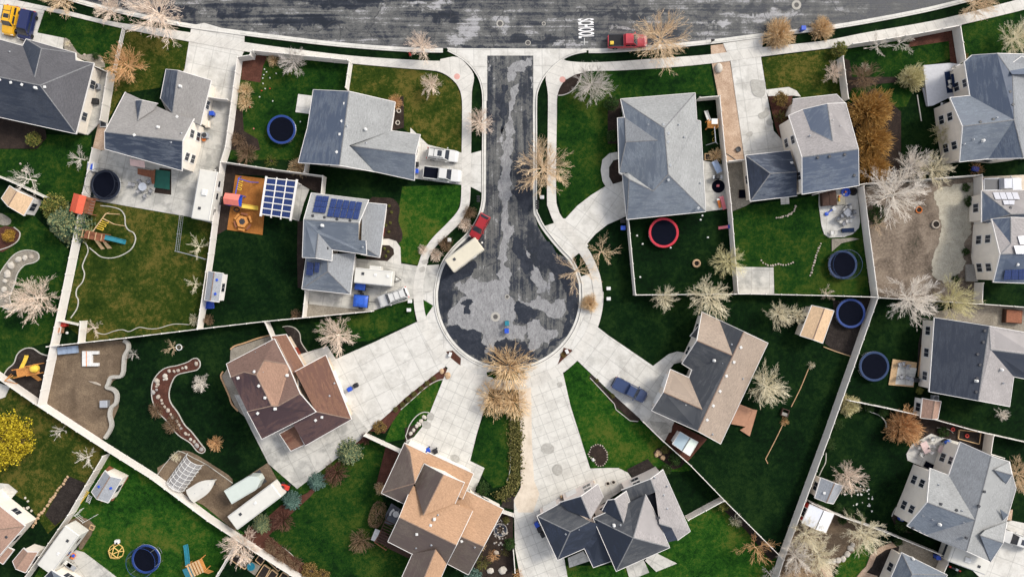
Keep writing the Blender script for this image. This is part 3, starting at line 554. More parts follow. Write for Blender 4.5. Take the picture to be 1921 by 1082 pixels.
D('driveway', pairs(1059, 412, 1083, 386, 1109, 366, 1135, 350, 1166, 341, 1190, 341, 1190, 404, 1174, 406, 1140, 421, 1117, 439, 1099, 460, 1073, 486, 1055, 468, 1022, 424), -35)
D('path', q('12', 1540, 60, 1480, 70, 1430, 115, 1418, 190, 1430, 270, 1460, 320, 1510, 300, 1478, 240, 1478, 170, 1510, 120, 1545, 112), 0, 'walkway')
D('driveway', pairs(1356, 82, 1432, 71, 1427, 108, 1437, 170, 1451, 246, 1482, 280, 1480, 310, 1398, 310, 1370, 115), 8)
D('path', pairs(1436, 169, 1479, 164, 1494, 171, 1502, 182, 1487, 180, 1441, 181), 0, 'walkway')
D('driveway', pairs(560, 665, 614, 649, 630, 673, 703, 641, 781, 604, 800, 600, 845, 672, 835, 688, 818, 700, 760, 746, 737, 768, 690, 810, 620, 780), 27)
D('patio', pairs(440, 740, 470, 802, 504, 869, 558, 916, 605, 880, 675, 825, 692, 808, 640, 740), 27, 'slab_wet')
D('driveway', pairs(840, 690, 925, 708, 909, 765, 894, 815, 882, 864, 909, 877, 889, 925, 760, 870, 762, 826, 777, 819, 800, 790), -24, 'slab_grid')
D('driveway', pairs(972, 700, 1054, 690, 1070, 760, 1107, 878, 1140, 877, 1160, 877, 1178, 886, 1190, 903, 1150, 930, 1050, 1000, 1068, 1100, 979, 1100, 966, 1027, 964, 936, 977, 913, 976, 819), 21, 'slab_grid')
D('path', pairs(973, 705, 996, 705, 998, 830, 1002, 900, 1012, 925, 1000, 960, 972, 960, 964, 938, 977, 913, 976, 819), 0, 'slab_tan')
D('driveway', pairs(1098, 590, 1121, 613, 1140, 628, 1225, 686, 1254, 664, 1270, 659, 1290, 662, 1290, 676, 1264, 682, 1256, 692, 1300, 720, 1245, 830, 1202, 786, 1140, 730, 1083, 676, 1070, 650), -36)
for a0, a1 in ((233, 266), (281, 295), (303, 352), (20, 40)):
    pass
A('apron', 'apron', 'slab', arc(954, 555, 140, 195, -15, 60) + arc(954, 554, 162, -15, 195, 60), 0)
D('patio', q('12', 1150, 540, 1210, 560, 1330, 740, 1210, 830, 1020, 600), -35)
D('patio', q('01', 695, 685, 820, 700, 790, 830, 675, 815), -7)
D('patio', q('11', 690, 280, 775, 330, 735, 430, 700, 560, 640, 545), -7, 'slab_wet')
D('patio', q('13', 680, 120, 830, 150, 870, 470, 715, 490), -4, 'slab_wet')
D('patio', q('13', 920, 890, 1200, 895, 1205, 1085, 920, 1085), 0, 'slab_wet')
D('patio', q('13', 1250, 370, 1310, 365, 1315, 435, 1255, 440), 0)
D('patio', q('14', 55, 440, 60, 340, 330, 300, 355, 560, 345, 610, 300, 655, 240, 675, 130, 680, 95, 655, 75, 590), -5)
D('patio', q('34', 690, 190, 730, 120, 870, 40, 920, 60, 1080, 105, 1000, 345, 850, 300, 700, 235), -25)
D('driveway', q('34', 1390, 690, 1450, 670, 1600, 700, 1600, 1120, 1260, 1120, 1000, 860, 1280, 960), -20)
D('patio', q('30', 540, 880, 610, 900, 690, 960, 850, 1082, 860, 1120, 330, 1100), 35, 'slab_wet')
D('path', q('20', 0, 690, 75, 715, 40, 790, -20, 810), 0, 'walkway')
D('patio', q('30', 0, 400, 60, 405, 130, 460, 60, 540, 0, 520), 0)
D('patio', q('33', 270, 960, 320, 890, 500, 980, 350, 1040), -30, 'slab_wet')
D('patio', q('33', 300, 960 - 1012, 470, 975 - 1012, 460, 30, 360, 60), -36, 'slab_wet')
D('patio', q('33', 130, 1000, 260, 955, 300, 1045, 160, 1100), 20, 'slab_wet')
D('patio', q('32', 1180, 940, 1290, 890, 1340, 960, 1190, 1010), 20, 'slab_wet')
D('patio', q('04', 1290, 560 + 490, 1560, 530 + 490, 1560, 1100, 1300, 1120), 0, 'slab_tan')
D('patio', q('14', 1230, 240, 1560, 225, 1560, 345, 1230, 340), 0, 'slab_tan')
D('path', q('34', 400, 1000, 430, 920, 500, 860, 590, 830, 620, 860, 540, 880, 470, 930, 440, 1000, 400, 1045, 480, 1070, 480, 1100, 320, 1090, 360, 1040), 0, 'gravel_tan')
D('path', q('34', 60, 1010, 100, 980, 140, 1000, 160, 1090, 110, 1090), 0, 'gravel_tan')
D('path', q('00', 690, 500, 800, 540, 740, 880, 640, 980, 560, 960), -14, 'slab_wet')
D('path', q('34', 1370, 660, 1450, 670, 1460, 590, 1420, 600), 0, 'gravel_tan')
D('path', q('14', 150, 690, 300, 680, 350, 690, 220, 720, 150, 780), 0, 'gravel_grey')
# ---- damp stains with a shape of their own
for pts in (q('03', 1035, 590, 1080, 580, 1110, 588, 1140, 600, 1135, 690, 1100, 708, 1050, 685), q('03', 1090, 830, 1130, 810, 1140, 785, 1170, 790, 1165, 830, 1140, 858, 1100, 862), q('03', 1150, 875, 1180, 862, 1195, 890, 1180, 915, 1155, 905), q('03', 1000, 975, 1030, 955, 1050, 965, 1040, 990, 1010, 992),
            q('32', 985, 140, 1010, 112, 1050, 112, 1080, 140, 1070, 178, 1020, 185, 990, 170), q('32', 1065, 290, 1090, 262, 1130, 270, 1140, 320, 1105, 345, 1075, 325), q('32', 330, 200, 365, 192, 395, 215, 390, 245, 355, 248, 335, 228), q('22', 160, 920, 185, 900, 212, 920, 200, 955, 165, 950), q('22', 120, 970, 155, 962, 188, 985, 178, 1015, 135, 1012), q('22', 1100, 690, 1130, 680, 1140, 705, 1115, 720), q('12', 105, 900, 140, 890, 142, 925, 108, 928), q('12', 122, 850, 160, 838, 165, 865, 130, 872)):
    meta(area('damp_stain', smooth(pts, 4, True), .1605, 'damp', 0, 0, .004), kind='structure')
# ---- the word painted on the road
cu = bpy.data.curves.new('road_lettering', 'FONT'); cu.body = 'SCHOOL'; cu.align_x = 'CENTER'; cu.align_y = 'CENTER'; cu.offset = .02
to = bpy.data.objects.new('road_lettering', cu); COL.objects.link(to)
bpy.context.view_layer.update()
me = bpy.data.meshes.new_from_object(to.evaluated_get(bpy.context.evaluated_depsgraph_get()))
bpy.data.objects.remove(to)
xs = [v.co.x for v in me.vertices]; ys = [v.co.y for v in me.vertices]
cx, cy, wx, wy = (min(xs) + max(xs)) / 2, (min(ys) + max(ys)) / 2, max(xs) - min(xs), max(ys) - min(ys)
for v in me.vertices: v.co = ((v.co.x - cx) / wx * 2.95, (v.co.y - cy) / wy * 2.4, 0)
me.materials.clear(); me.materials.append(MATS['paint_white'])
to = bpy.data.objects.new('road_lettering', me); COL.objects.link(to)
to.location = P(1099.5, 53.8); to.location.z = .066; to.rotation_euler = (0, 0, R(-88))
meta(to, kind='structure')
# ================================================================= HOUSES
def inpoly(p, poly):
    c = False; n = len(poly)
    for i in range(n):
        a, b = poly[i], poly[(i + 1) % n]
        if (a[1] > p[1]) != (b[1] > p[1]) and p[0] < (b[0] - a[0]) * (p[1] - a[1]) / (b[1] - a[1]) + a[0]: c = not c
    return c
def ray_plane(px, pt, n):
    o = Vector((0, 0, CAM_H)); d = P(*px) - o
    return o + d * ((pt - o).dot(n) / d.dot(n))
def newell(W):
    n = Vector((0, 0, 0))
    for a, b in zip(W, W[1:] + W[:1]):
        n += Vector(((a.y - b.y) * (a.z + b.z), (a.z - b.z) * (a.x + b.x), (a.x - b.x) * (a.y + b.y)))
    n.normalize(); return n if n.z > 0 else -n
def inset(W, d):
    n = len(W); A_ = sum(p.x * r.y - r.x * p.y for p, r in zip(W, W[1:] + W[:1])); sg = 1 if A_ > 0 else -1; out = []
    for i in range(n):
        a, b, c = W[i - 1], W[i], W[(i + 1) % n]
        e1 = Vector((b.x - a.x, b.y - a.y)).normalized(); e2 = Vector((c.x - b.x, c.y - b.y)).normalized()
        n1 = Vector((-e1.y, e1.x)) * sg; n2 = Vector((-e2.y, e2.x)) * sg
        m = n1 + n2
        m = n1 if m.length < .2 else m * (2 / m.length_squared) if m.length_squared > .5 else m.normalized() * 2
        out.append(Vector((b.x + m.x * d, b.y + m.y * d, b.z)))
    return out, sg
def parse_mass(ms):
    px = {}; z = {}
    for tok in ms['v'].split(';'):
        k, x, y, h = tok.split(); t = ms['t']
        if '@' in k: k, t = k.split('@')
        px[k] = q(t, float(x), float(y))[0] if t != 'px' else (float(x), float(y)); z[k] = float(h)
    faces = [fm.split('=') for fm in ms['f'].split()]
    zmin = min(z.values()); free = [k for k in z if z[k] > zmin + .3]; z0 = dict(z)
    for it in range(8):                    # flatten each slope a little while keeping its outline
        adj = {k: [] for k in free}
        for f, _ in faces:
            if len(f) < 4: continue
            W = [P(*px[k], z[k]) for k in f]; n = newell(W); c = sum(W, Vector()) / len(W)
            if n.z < .5: continue
            for k, p in zip(f, W):
                if k in adj: adj[k].append(c.z - (n.x * (p.x - c.x) + n.y * (p.y - c.y)) / n.z)
        for k in free:
            if adj[k]: z[k] = max(z0[k] - .5, min(z0[k] + .5, z[k] + .5 * (sum(adj[k]) / len(adj[k]) - z[k])))
    return px, {k: P(*px[k], z[k]) for k in px}, faces
def window(root, a, b, t, zc, wd, hg, n2, trim='trim_white', glass='window_glass', nm='window'):
    d = Vector((b.x - a.x, b.y - a.y)); L = d.length; d.normalize(); c = Vector((a.x, a.y)) + d * t * L
    def ob(w, h, o0, o1, zc):
        V = []
        for o in (o0, o1):
            for sx, sz in ((-1, -1), (1, -1), (1, 1), (-1, 1)):
                p = c + d * sx * w / 2 + n2 * o; V.append((p.x, p.y, zc + sz * h / 2))
        return V
    FB = [(3, 2, 1, 0), (4, 5, 6, 7), (0, 1, 5, 4), (1, 2, 6, 5), (2, 3, 7, 6), (3, 0, 4, 7)]
    w_ = link_mesh(nm, ob(wd + .22, hg + .22, -.03, .07, zc), FB, trim, root)
    if nm == 'window':
        V = ob(wd / 2 - .05, hg, .04, .085, zc); V2 = [tuple(Vector(v) - Vector((d.x, d.y, 0)) * wd / 4) for v in V]; V3 = [tuple(Vector(v) + Vector((d.x, d.y, 0)) * wd / 4) for v in V]
        link_mesh('pane', V2 + V3, FB + [tuple(i + 8 for i in f) for f in FB], glass, w_)
    return w_
HOUSES = {}
def house(label, masses, wallmat='siding_cream', trim='trim_white', vents=(), pipes=(), panels=(), wins=(), big=(), name='house', cat='house', ven='metal_dark'):
    pm = [parse_mass(m) for m in masses]
    allp = [p for _, W, _ in pm for p in W.values()]; c = sum(allp, Vector()) / len(allp); c.z = 0
    root = empty(name, c, 0, label, cat)
    RV, RF, RU, RM, mats = [], [], [], [], []; WV, WF = [], []; fb = MB(); flat = []; walls = []; caps = {}
    for m, (px, W, faces) in zip(masses, pm):
        for f, mt in faces:
            mt = 'shingle_' + mt
            if mt not in mats: mats.append(mt)
            pts = [W[k] for k in f]; n = newell(pts)
            nn = sum((a.x * b.y - b.x * a.y) for a, b in zip(pts, pts[1:] + pts[:1]))
            if nn < 0: pts = pts[::-1]
            base = len(RV); RV += pts; RF.append(tuple(range(base, base + len(pts)))); RM.append(mats.index(mt))
            t = Vector((0, 0, 1)).cross(n); t = t.normalized() if t.length > 1e-3 else Vector((1, 0, 0)); s = n.cross(t)
            RU += [(p.dot(t), p.dot(s)) for p in pts]
            lo = [p - Vector((0, 0, .12)) for p in pts[::-1]]; base = len(RV); RV += lo; RF.append(tuple(range(base, base + len(lo)))); RM.append(mats.index(mt)); RU += [(0, 0)] * len(lo)
            flat.append(([px[k] for k in f], pts, n))
        ed = {}
        for f, mt in faces:
            for i in range(len(f)): ed.setdefault(frozenset((f[i], f[(i + 1) % len(f)])), []).append((f, mt))
        for e, fs in ed.items():
            if len(fs) != 2: continue
            a, b = [W[k] for k in e]; nn_ = [newell([W[k] for k in f]) for f, _ in fs]; c1 = sum((W[k] for k in fs[1][0]), Vector()) / len(fs[1][0])
            if (c1 - a).dot(nn_[0]) > -.03 or nn_[0].dot(nn_[1]) > .992: continue
            u = (nn_[0] + nn_[1]).normalized(); s_ = (b - a).normalized().cross(u) * .085
            caps.setdefault('shingle_' + fs[0][1], MB()).add([a + u * .035, b + u * .035, b + s_ - u * .01, a + s_ - u * .01, b - s_ - u * .01, a - s_ - u * .01], [(0, 1, 2, 3), (1, 0, 5, 4)])
        o = m['o']; ow = [W[k] for k in o]; A_ = sum(p.x * r.y - r.x * p.y for p, r in zip(ow, ow[1:] + ow[:1])); sg = 1 if A_ > 0 else -1
        nf = m.get('nf', '').split()
        for i in range(len(o)):
            a, b = ow[i], ow[(i + 1) % len(o)]
            if o[i] + o[(i + 1) % len(o)] in nf: continue
            e = Vector((b.x - a.x, b.y - a.y)); e.normalize(); nv = Vector((e.y, -e.x, 0)) * sg; ev = Vector((e.x, e.y, 0)) * .04
            u, d_ = Vector((0, 0, .035)), Vector((0, 0, -.2)); T = nv * .075
            q8 = [a - ev + d_, b + ev + d_, b + ev + T + d_, a - ev + T + d_, a - ev + u, b + ev + u, b + ev + T + u, a - ev + T + u]
            fb.add(q8, [(3, 2, 1, 0), (4, 5, 6, 7), (0, 1, 5, 4), (1, 2, 6, 5), (2, 3, 7, 6), (3, 0, 4, 7)])
        if m.get('w', 1):
            iw, sg = inset(ow, m.get('in', .42)); base = len(WV)
            for p in iw: WV += [(p.x, p.y, 0), (p.x, p.y, p.z - .13)]
            n = len(iw)
            for i in range(n):
                j = (i + 1) % n; WF.append((base + 2 * i, base + 2 * j, base + 2 * j + 1, base + 2 * i + 1) if sg > 0 else (base + 2 * j, base + 2 * i, base + 2 * i + 1, base + 2 * j + 1))
                walls.append((o[i] + o[j], iw[i], iw[j], sg, m))
    r = link_mesh('roof', RV, RF, mats, root, RU)
    for p_, k in zip(r.data.polygons, RM): p_.material_index = k
    cv = MB()
    for k_, m_ in caps.items(): cv.add(m_.V, m_.F)
    if cv.V: cv.build('ridge_cap', 'ridge_grey' if not any(x in mats[0] for x in ('brown', 'orange', 'umber', 'russet', 'tan', 'shed')) else 'ridge_brown', root, False)
    if WV: link_mesh('wall', WV, WF, wallmat, root)
    fb.build('fascia', trim, root, False)
    for key, a, b, sg, m in walls:
        e = Vector((b.x - a.x, b.y - a.y)); L = e.length
        if L < 2.4 or key in m.get('nw', '').split(): continue
        e.normalize(); n2 = Vector((e.y, -e.x)) * sg; h = min(a.z, b.z) - .13
        if key in m.get('g', '').split():
            gd = window(root, a, b, .5, 1.12, min(L - 1.2, 4.9), 2.1, n2, 'door_white', nm='garage_door'); continue
        if key in m.get('d', '').split():
            dd = window(root, a, b, .5, 1.05, .95, 2.05, n2, 'door_red', nm='door'); continue
        k = max(1, int(L / 3.4))
        for i in range(k):
            t = (i + .5) / k
            if h < 5.2 or i % 2 == 0: window(root, a, b, t, min(1.55, h - .9), 1.25, 1.05, n2)
            if h > 4.2: window(root, a, b, t, h - .95, 1.15, 1.05, n2)
    def hit(p):
        best = None
        for poly, pts, n in flat:
            if inpoly(p, poly):
                h = ray_plane(p, pts[0], n)
                if best is None or h.z > best[0].z: best = (h, n)
        return best
    k = 0
    for p in vents:
        hh = hit(p)
        if hh:
            v = MB(); v.box(-.15, .15, -.15, .15, -.15, .08, .03); v.box(-.19, .19, -.19, .19, .08, .12, .03)
            o = v.build('roof_vent', ven, root); o.location = hh[0] - root.location; o.rotation_euler = (0, 0, random.uniform(0, 1.5))
    for p in pipes:
        hh = hit(p)
        if hh:
            v = MB(); v.tube((0, 0, -.2), (0, 0, .32), .06, .06, 8); v.lathe([(.16, 0.02), (.06, .10)], 8)
            o = v.build('vent_pipe', 'metal_grey', root); o.location = hh[0] - root.location
    for p in big:
        hh = hit(p)
        if hh:
            v = MB(); v.box(-.2, .2, -.2, .2, -.3, .16, .04); v.tube((0, 0, .16), (0, 0, .34), .11, .11, 10); v.lathe([(.2, .34), (.2, .38), (.05, .46)], 12)
            o = v.build('roof_vent', 'pipe_white', root); o.location = hh[0] - root.location
    for quad, nx, ny, mt in panels:
        cpx = (sum(p[0] for p in quad) / 4, sum(p[1] for p in quad) / 4); hh = hit(cpx)
        if not hh: continue
        base, n = hh; C = [ray_plane(p, base + n * .24, n) for p in quad]
        for i in range(nx):
            for j in range(ny):
                f = lambda u, v: (C[0].lerp(C[1], u)).lerp(C[3].lerp(C[2], u), v)
                g = .012
                pts = [f((i + g * nx) / nx, (j + g * ny) / ny), f((i + 1 - g * nx) / nx, (j + g * ny) / ny), f((i + 1 - g * nx) / nx, (j + 1 - g * ny) / ny), f((i + g * nx) / nx, (j + 1 - g * ny) / ny)]
                lo = [p - n * .06 for p in pts]; w_ = (pts[1] - pts[0]).length; h_ = (pts[3] - pts[0]).length
                if newell(pts).dot((pts[1] - pts[0]).cross(pts[3] - pts[0])) < 0: pts = pts[::-1]; lo = lo[::-1]
                pan = link_mesh('solar_panel', pts + lo, [(0, 1, 2, 3), (7, 6, 5, 4)] + [(a, a + 4, (a + 1) % 4 + 4, (a + 1) % 4) for a in range(4)], mt, root, [(0, 0), (w_, 0), (w_, h_), (0, h_)] + [(0, 0)] * 20)
    for wp, ax, wd, hg in wins: pass
    return root
def M_(t, v, o, f, **k): return dict(t=t, v=v, o=o, f=f, **k)

house('dark grey roofed house behind the yellow and blue cars on the driveway', [
 M_('00', 'a 680 460 3;b 550 970 3;c -400 763 3;d -400 180 3;g 290 620 5.3;h -400 480 5.3;i 165 335 3;m 250 560 5.0;j 190 285 3;l 300 352 4.5;n 545 385 3;o 550 440 3',
    'aonjidcb', 'bchg=dark_wet abg=dark dimgh=dark ijlm=dark_wet jnl=dark noagml=dark')],
 'siding_cream', vents=q('00', 0, 580, 80, 600, 160, 615, 325, 632), big=q('00', 262, 640), pipes=q('00', 70, 378, 410, 190), ven='pipe_white')
house('two-tone grey house with a beige gable wall beside the long white camper', [
 M_('00', 'A 910 670 3;B 1185 722 3;W 1240 818 3.9;a 1405 862 4.7;P 1322 1022 6.5;b 1318 1237 4.8;c 762 1080 4.8;Q 760 957 6.5', 'AWaPbcQ', 'AWaPQ=grey QPbc=grey_wet', nf='AW Wa'),
 M_('00', 'e 983 730 4.1;f 1030 728 4.7;g 1140 752 4.2;h 1112 800 4.4;k 1000 872 5.6', 'efgh', 'efk=grey_wet fghk=grey', w=0, nf='gh he'),
 M_('00', 'a 1205 505 3;p 1290 513 4.8;b 1530 585 3;c 1452 908 3;d 1165 715 3;e 1240 880 3.4;r 1250 822 4.8', 'apbced', 'aprd=grey_wet pbcr=grey rced=grey', nf='ce ed', g='pb')],
 'siding_cream', vents=q('00', 1285, 848, 975, 980), big=q('00', 1150, 925, 1310, 628), pipes=q('00', 1315, 968, 1240, 1032), ven='pipe_white')
house('L-shaped pale grey house beside the two white vehicles on their driveway', [
 M_('px', 'a 588 169 3;p 655 172 5.6;b 741 192 3;c 733 246 3;v 655 273 4.8;w 702 322 3;q 637 310 5.6;d 560 305 3;e 571 262 3;f 577 240 3', 'apbcwqdef', 'apqdef=blue_wet pbcvwq=pale', nf='cw'),
 M_('px', 'c 722 244 3;d 788 253 3;x 779 290 4.7;f 777 338 3;w 690 319 3;v 655 273 4.7', 'cdxfw', 'cdxv=pale vxfw=slate', nf='wc', nw='cd')],
 'siding_white', vents=q('01', 1030, 752, 1010, 880, 995, 975) + q('11', 973, 60), pipes=q('01', 1045, 915, 1185, 1037), big=q('01', 1183, 940), ven='pipe_white')
house('grey house with navy solar panels across its upper roof', [
 M_('11', 'a 790 357 4.8;b 1203 407 4.8;s 1132 574 6.5;u 1130 696 5.5;v 1182 703 5.3;c 1188 801 4.6;i 940 766 4.6;m 840 650 6.1;y 935 846 4.8;e 820 826 5.9;z 725 821 4.8;l 735 547 6.5',
    'absuvciyezl', 'absl=pale lsuvcim=slate lmez=slate miye=mid', nf='su uv', nw='bs su uv'),
 M_('11', 'a 1160 424 4.1;b 1333 440 3;c 1283 822 3;d 1150 800 3.0;e 1150 735 4.1', 'abcde', 'abce=mid ecd=slate', nf='de ea', d='bc'),
 M_('11', 'a 755 800 3;b 1105 790 3;c 1070 1087 3;d 722 1050 3;r 905 800 4.6;s 908 925 4.6', 'arbcd', 'arsd=slate rbcs=mid scd=slate', g='bc', nf='ar rb')],
 'siding_beige', panels=[(q('11', 825, 372, 918, 380, 890, 503, 797, 493), 2, 3, 'solar_cell'), (q('11', 932, 393, 1160, 422, 1130, 548, 899, 526), 5, 2, 'solar_cell'), (q('11', 757, 852, 805, 862, 797, 955, 750, 950), 1, 2, 'solar_cell'), (q('11', 815, 855, 850, 860, 840, 935, 810, 930), 1, 1, 'solar_cell')],
 vents=q('11', 800, 522, 885, 533, 975, 548, 1070, 558, 905, 757), pipes=q('11', 1160, 748, 805, 818, 550, 470), big=q('11', 868, 592))
house('brown tiled house with cross gables and a wide driveway to the turning circle', [
 M_('21', 'A 175 550 4.8;B 520 370 4.8;N 612 553 5.3;X 445 525 6.3;K 390 630 6.6;L 300 608 6.2;Z 205 645 5.2;D 628 582 5.4;x 545 856 6.4;k 500 855 6.6;M 325 895 5.5;E 705 765 5.2;S 820 897 4.8;T 430 1093 4.8',
    'ABNDESTMZ', 'ABNXKLZ=brown ZLKkM=brown_dark NDxkKX=rust DEx=brown MkxEST=brown_dark', nw='BN ND DE ES', nf='MZ'),
 M_('21', 'a 500 350 4.2;b 605 338 3;c 742 580 3;d 640 640 4.2', 'abcd', 'abcd=russet', nf='cd da', d='bc'),
 M_('21', 'r 672 606 4.6;b 893 487 3;c 1078 950 3;d 745 1140 3;e 640 960 4.0;s 820 895 4.7', 'rbcde', 'rbcs=russet scde=brown_dark', nf='de er', g='bc'),
 M_('31', 'a 560 45 2.5;b 668 -15 2.5;c 736 122 2.4;d 640 166 2.4', 'abcd', 'abcd=russet', w=0)],
 'siding_tan', 'trim_white', vents=q('21', 258, 652, 408, 709, 453, 795, 400, 908, 820, 958, 866, 935), big=q('21', 380, 605, 615, 632, 528, 874), pipes=q('21', 460, 410, 388, 462, 445, 608, 955, 690, 920, 782), ven='pipe_white')
house('orange-tan roofed house with a tall central front gable', [
 M_('px', 'a 759 831 4.8;b 716 924 4.8;c 758 944 4.8;d 801 851 4.8;s 778 906 6.2;r 769 848 5.4', 'abcd', 'absr=umber bcs=umber arsd=orange', nf='cd', nw='da'),
 M_('32', 'a 138 262 5;p 278 337 6.8;b 428 398 5;v 362 546 5.2;q 132 632 6.8;u 70 405 5', 'apbvqu', 'apqu=umber pbvq=orange', nf='vq qu', nw='ap pb'),
 M_('px', 'a 773 910 5;t 886 958.5 5;R 856 1022 6.8;d 838 1057 5;v 817 1031 6.2;c 775 1039 5;b 728 1015 5;L 749 970 6.8', 'atRdcbL', 'atRL=orange LRdvcb=umber', nf='dc at'),
 M_('px', 'c 774 1038 5;w 745 1102 5;k 783 1114 6.3;r 812 1118 5;d 838 1057 5;v 817 1030 6.3', 'cwkrd', 'cwkv=umber vkrd=orange', nf='dc'),
 M_('px', 'a 801 848 3;b 888 888 3;c 868 935 4.3;d 785 895 4.3', 'abcd', 'abcd=orange', nf='cd da', g='ab'),
 M_('32', 'a 60 380 3.9;b 430 440 3.6;c 520 640 3.6;d 300 700 3.8', 'abcd', 'abcd=orange', nf='ab bc cd da', w=0),
 M_('32', 'a 450 458 3;b 712 590 3;p 568 860 4.8;c 458 1062 3;d 310 985 3;q 405 790 4.8;e 380 560 3.9', 'abpcd', 'abpqe=orange qpcd=umber', nf='da')],
 'siding_cream', 'trim_white', vents=q('32', 85, 770, 185, 705, 410, 820), big=q('32', 212, 660), pipes=q('32', 237, 632, 190, 850, 80, 870, 505, 865), ven='pipe_white')
house('navy and grey multi-gabled house at the end of the long pale driveway', [
 M_('32', 'a 1120 542 4.4;p 1275 497 5.8;b 1397 408 4.4;c 1437 502 4.4;r 1345 662 5.9;l 1180 600 4.7', 'apbcrl', 'aprl=navy pbcr=taupe', nf='cr rl la', g='ap'),
 M_('32', 'A 958 640 4;a 1125 548 4;r 1340 680 5.7;s 1197 753 5.7;d 1105 957 4;e 1300 872 4;f 1365 1010 4;g 1492 965 4;h 1420 700 5.2', 'Aahgfed', 'Aars=char Asd=navy srhed=navy hgfe=navy', nf='ah hg', g='Aa'),
 M_('33', 'a 0 525 4.8;p 50 520 5.6;b 135 460 4.8;c 162 540 4.8;r 115 690 6.2;l -40 600 4.8', 'apbcrl', 'aprl=navy pbcr=taupe', nf='cr rl', w=0),
 M_('33', 'l -104 655 5;a 158 540 5;p 275 486 6.3;b 325 580 5;d 448 866 5;c 62 1037 5;r 185 797 6.8', 'lapbdc', 'lar=char lrc=navy crd=char pbdr=taupe apr=char', nw='la ap pb', nf='ap'),
 M_('33', 'a -60 590 3.6;b 120 500 3.6;c 345 480 3.8;d 420 720 4.0;e 440 840 3.9;f 250 820 4.0', 'abcdef', 'abcdef=navy', nf='ab bc cd de ef fa', w=0),
 M_('33', 'a 100 452 4.4;p 310 372 5.5;b 400 305 4.2;c 597 748 4.2;d 507 812 4.4;q 462 722 5.4;n 375 695 5.6;k 345 466 5.6;e 440 828 4.5;w 165 540 4.6', 'apbcdew', 'apkw=char pbcdqnk=taupe nqde=navy', nf='de ew wa', nw='ew wa')],
 'siding_pink', vents=q('33', 350, 605, 370, 650), pipes=q('33', 340, 362, 430, 423, 405, 488, 430, 585, 93, 705) + q('32', 1165, 770, 1260, 735), big=q('33', 45, 705))
house('tan and charcoal house with a blue pickup on its driveway', [
 M_('23', 'A 685 175 3.2;a 810 235 3.2;T 988 318 5.7;R 1160 400 3.2;S 1140 452 3.2;s 1148 452 3.2;Q 818 1127 3.2;B 655 1037 5.7;b 320 888 3.2;g 405 755 4.7;c 455 590 3.2;d 590 650 3.2;e 612 592 3.2;f 540 548 3.2;h 648 382 4.9;m 907 490 5.4;n 687 880 5.3',
    'AaTRQBbgcdefh', 'Aamh=tan aTm=char fhme=char mTBnde=char cdng=tan gnBb=char TRQB=tan', d='fe de', g='gc bg', nf=''),
 M_('23', 'a 600 348 2.7;b 668 268 2.7;c 684 275 2.7;d 650 368 2.7', 'abcd', 'abcd=char', w=0)],
 'siding_beige', vents=q('23', 965, 430, 915, 537, 860, 637, 813, 748, 765, 853, 720, 955, 482, 803, 573, 847), big=q('23', 770, 525), pipes=q('23', 900, 410, 830, 545, 980, 657) + q('33', 760, 47), ven='pipe_white')
house('large pale grey hip-roofed house beside the curved driveway', [
 M_('03', 'a 95 720 3;b 633 676 3;B 645 872 3;x 672 880 3;c 710 1533 3;d 140 1590 3;e 108 1262 3;f 85 1250 3;g 72 858 3;h 125 853 3.3;R 412 930 5.7;S 440 1265 5.7;W 132 1030 4.2;Y 360 1018 5.4;V 150 1255 3.3;G 155 1300 4.0;H 330 1385 4.8',
    'abBxcdefgh', 'abR=pale bBxcSR=pale aRSHVYh=slate hYW=mid ghWf=slate WYVf=slate ScdGH=slate eGd=slate eVHG=pale', g='de')],
 'siding_white', vents=q('03', 405, 903, 440, 967, 437, 1030) + q('13', 452, 155, 440, 262, 657, 465), pipes=q('03', 295, 905, 513, 905, 553, 995) + q('13', 670, 285), ven='metal_grey')
house('two-storey grey and blue roofed house beside the brown gravel strip', [
 M_('px', 'a 1480 217 5;b 1506 206 5;k 1552 195 6.2;c 1586 194 5;r 1610 280 6.9;d 1611 348 5;e 1505 364 5;s 1505 295 6.9;n 1562 265 6.6;m 1521 245 5.6', 'abkcrdes', 'abmnrs=taupe bknm=blue_wet kcrn=taupe srde=blue_wet'),
 M_('px', 'a 1488 186.5 3;b 1569 177.5 3;c 1587 196 3.3;d 1482 216 3.3', 'abcd', 'abcd=taupe', nf='cd da'),
 M_('13', 'a 1000 85 3;b 1325 50 3;c 1367 200 3.2;d 1371 375 3;e 1035 415 3;r 1180 215 4.5;s 1372 203 4.5', 'abcde', 'are=navy abcsr=grey_wet rsde=grey_wet', nf='bc cd', g='ab')],
 'siding_beige', vents=q('14', 50, 100, 135, 92, 245, 78, 315, 230), pipes=q('04', 155, 873, 210, 915) + q('03', 1465, 985), big=q('13', 1330, 140))
house('blue-grey house with a white deck and furniture on a navy rug', [
 M_('04', 'A 1115 450 4.6;B 1168 403 4.6;T 1352 390 6.4;X 1720 400 4.6;Y 1790 1120 4.6;E 1542 1145 6.8;V 1290 1150 4.6;Q 1080 1173 4.6;P 1103 917 6.4;O 1010 710 4.6;L 1155 695 4.6;M 1475 870 6.8;K 1462 545 6.8',
    'ABTXYEVQPOL', 'ABTKML=blue_wet TXYEMK=mid OLMP=slate PMVQ=slate MEV=blue_wet'),
 M_('04', 'a 1420 490 6.2;b 1530 410 6.0;c 1640 480 5.4;d 1460 540 6.9;e 1640 540 6.5', 'abce', 'abc=mid aced=blue_wet', w=0, nf='ce ea')],
 'siding_beige', vents=q('04', 1445, 667, 1465, 760, 1228, 886, 1322, 867), pipes=q('04', 1345, 855, 1175, 1013, 1110, 1045), big=q('04', 1245, 1022))
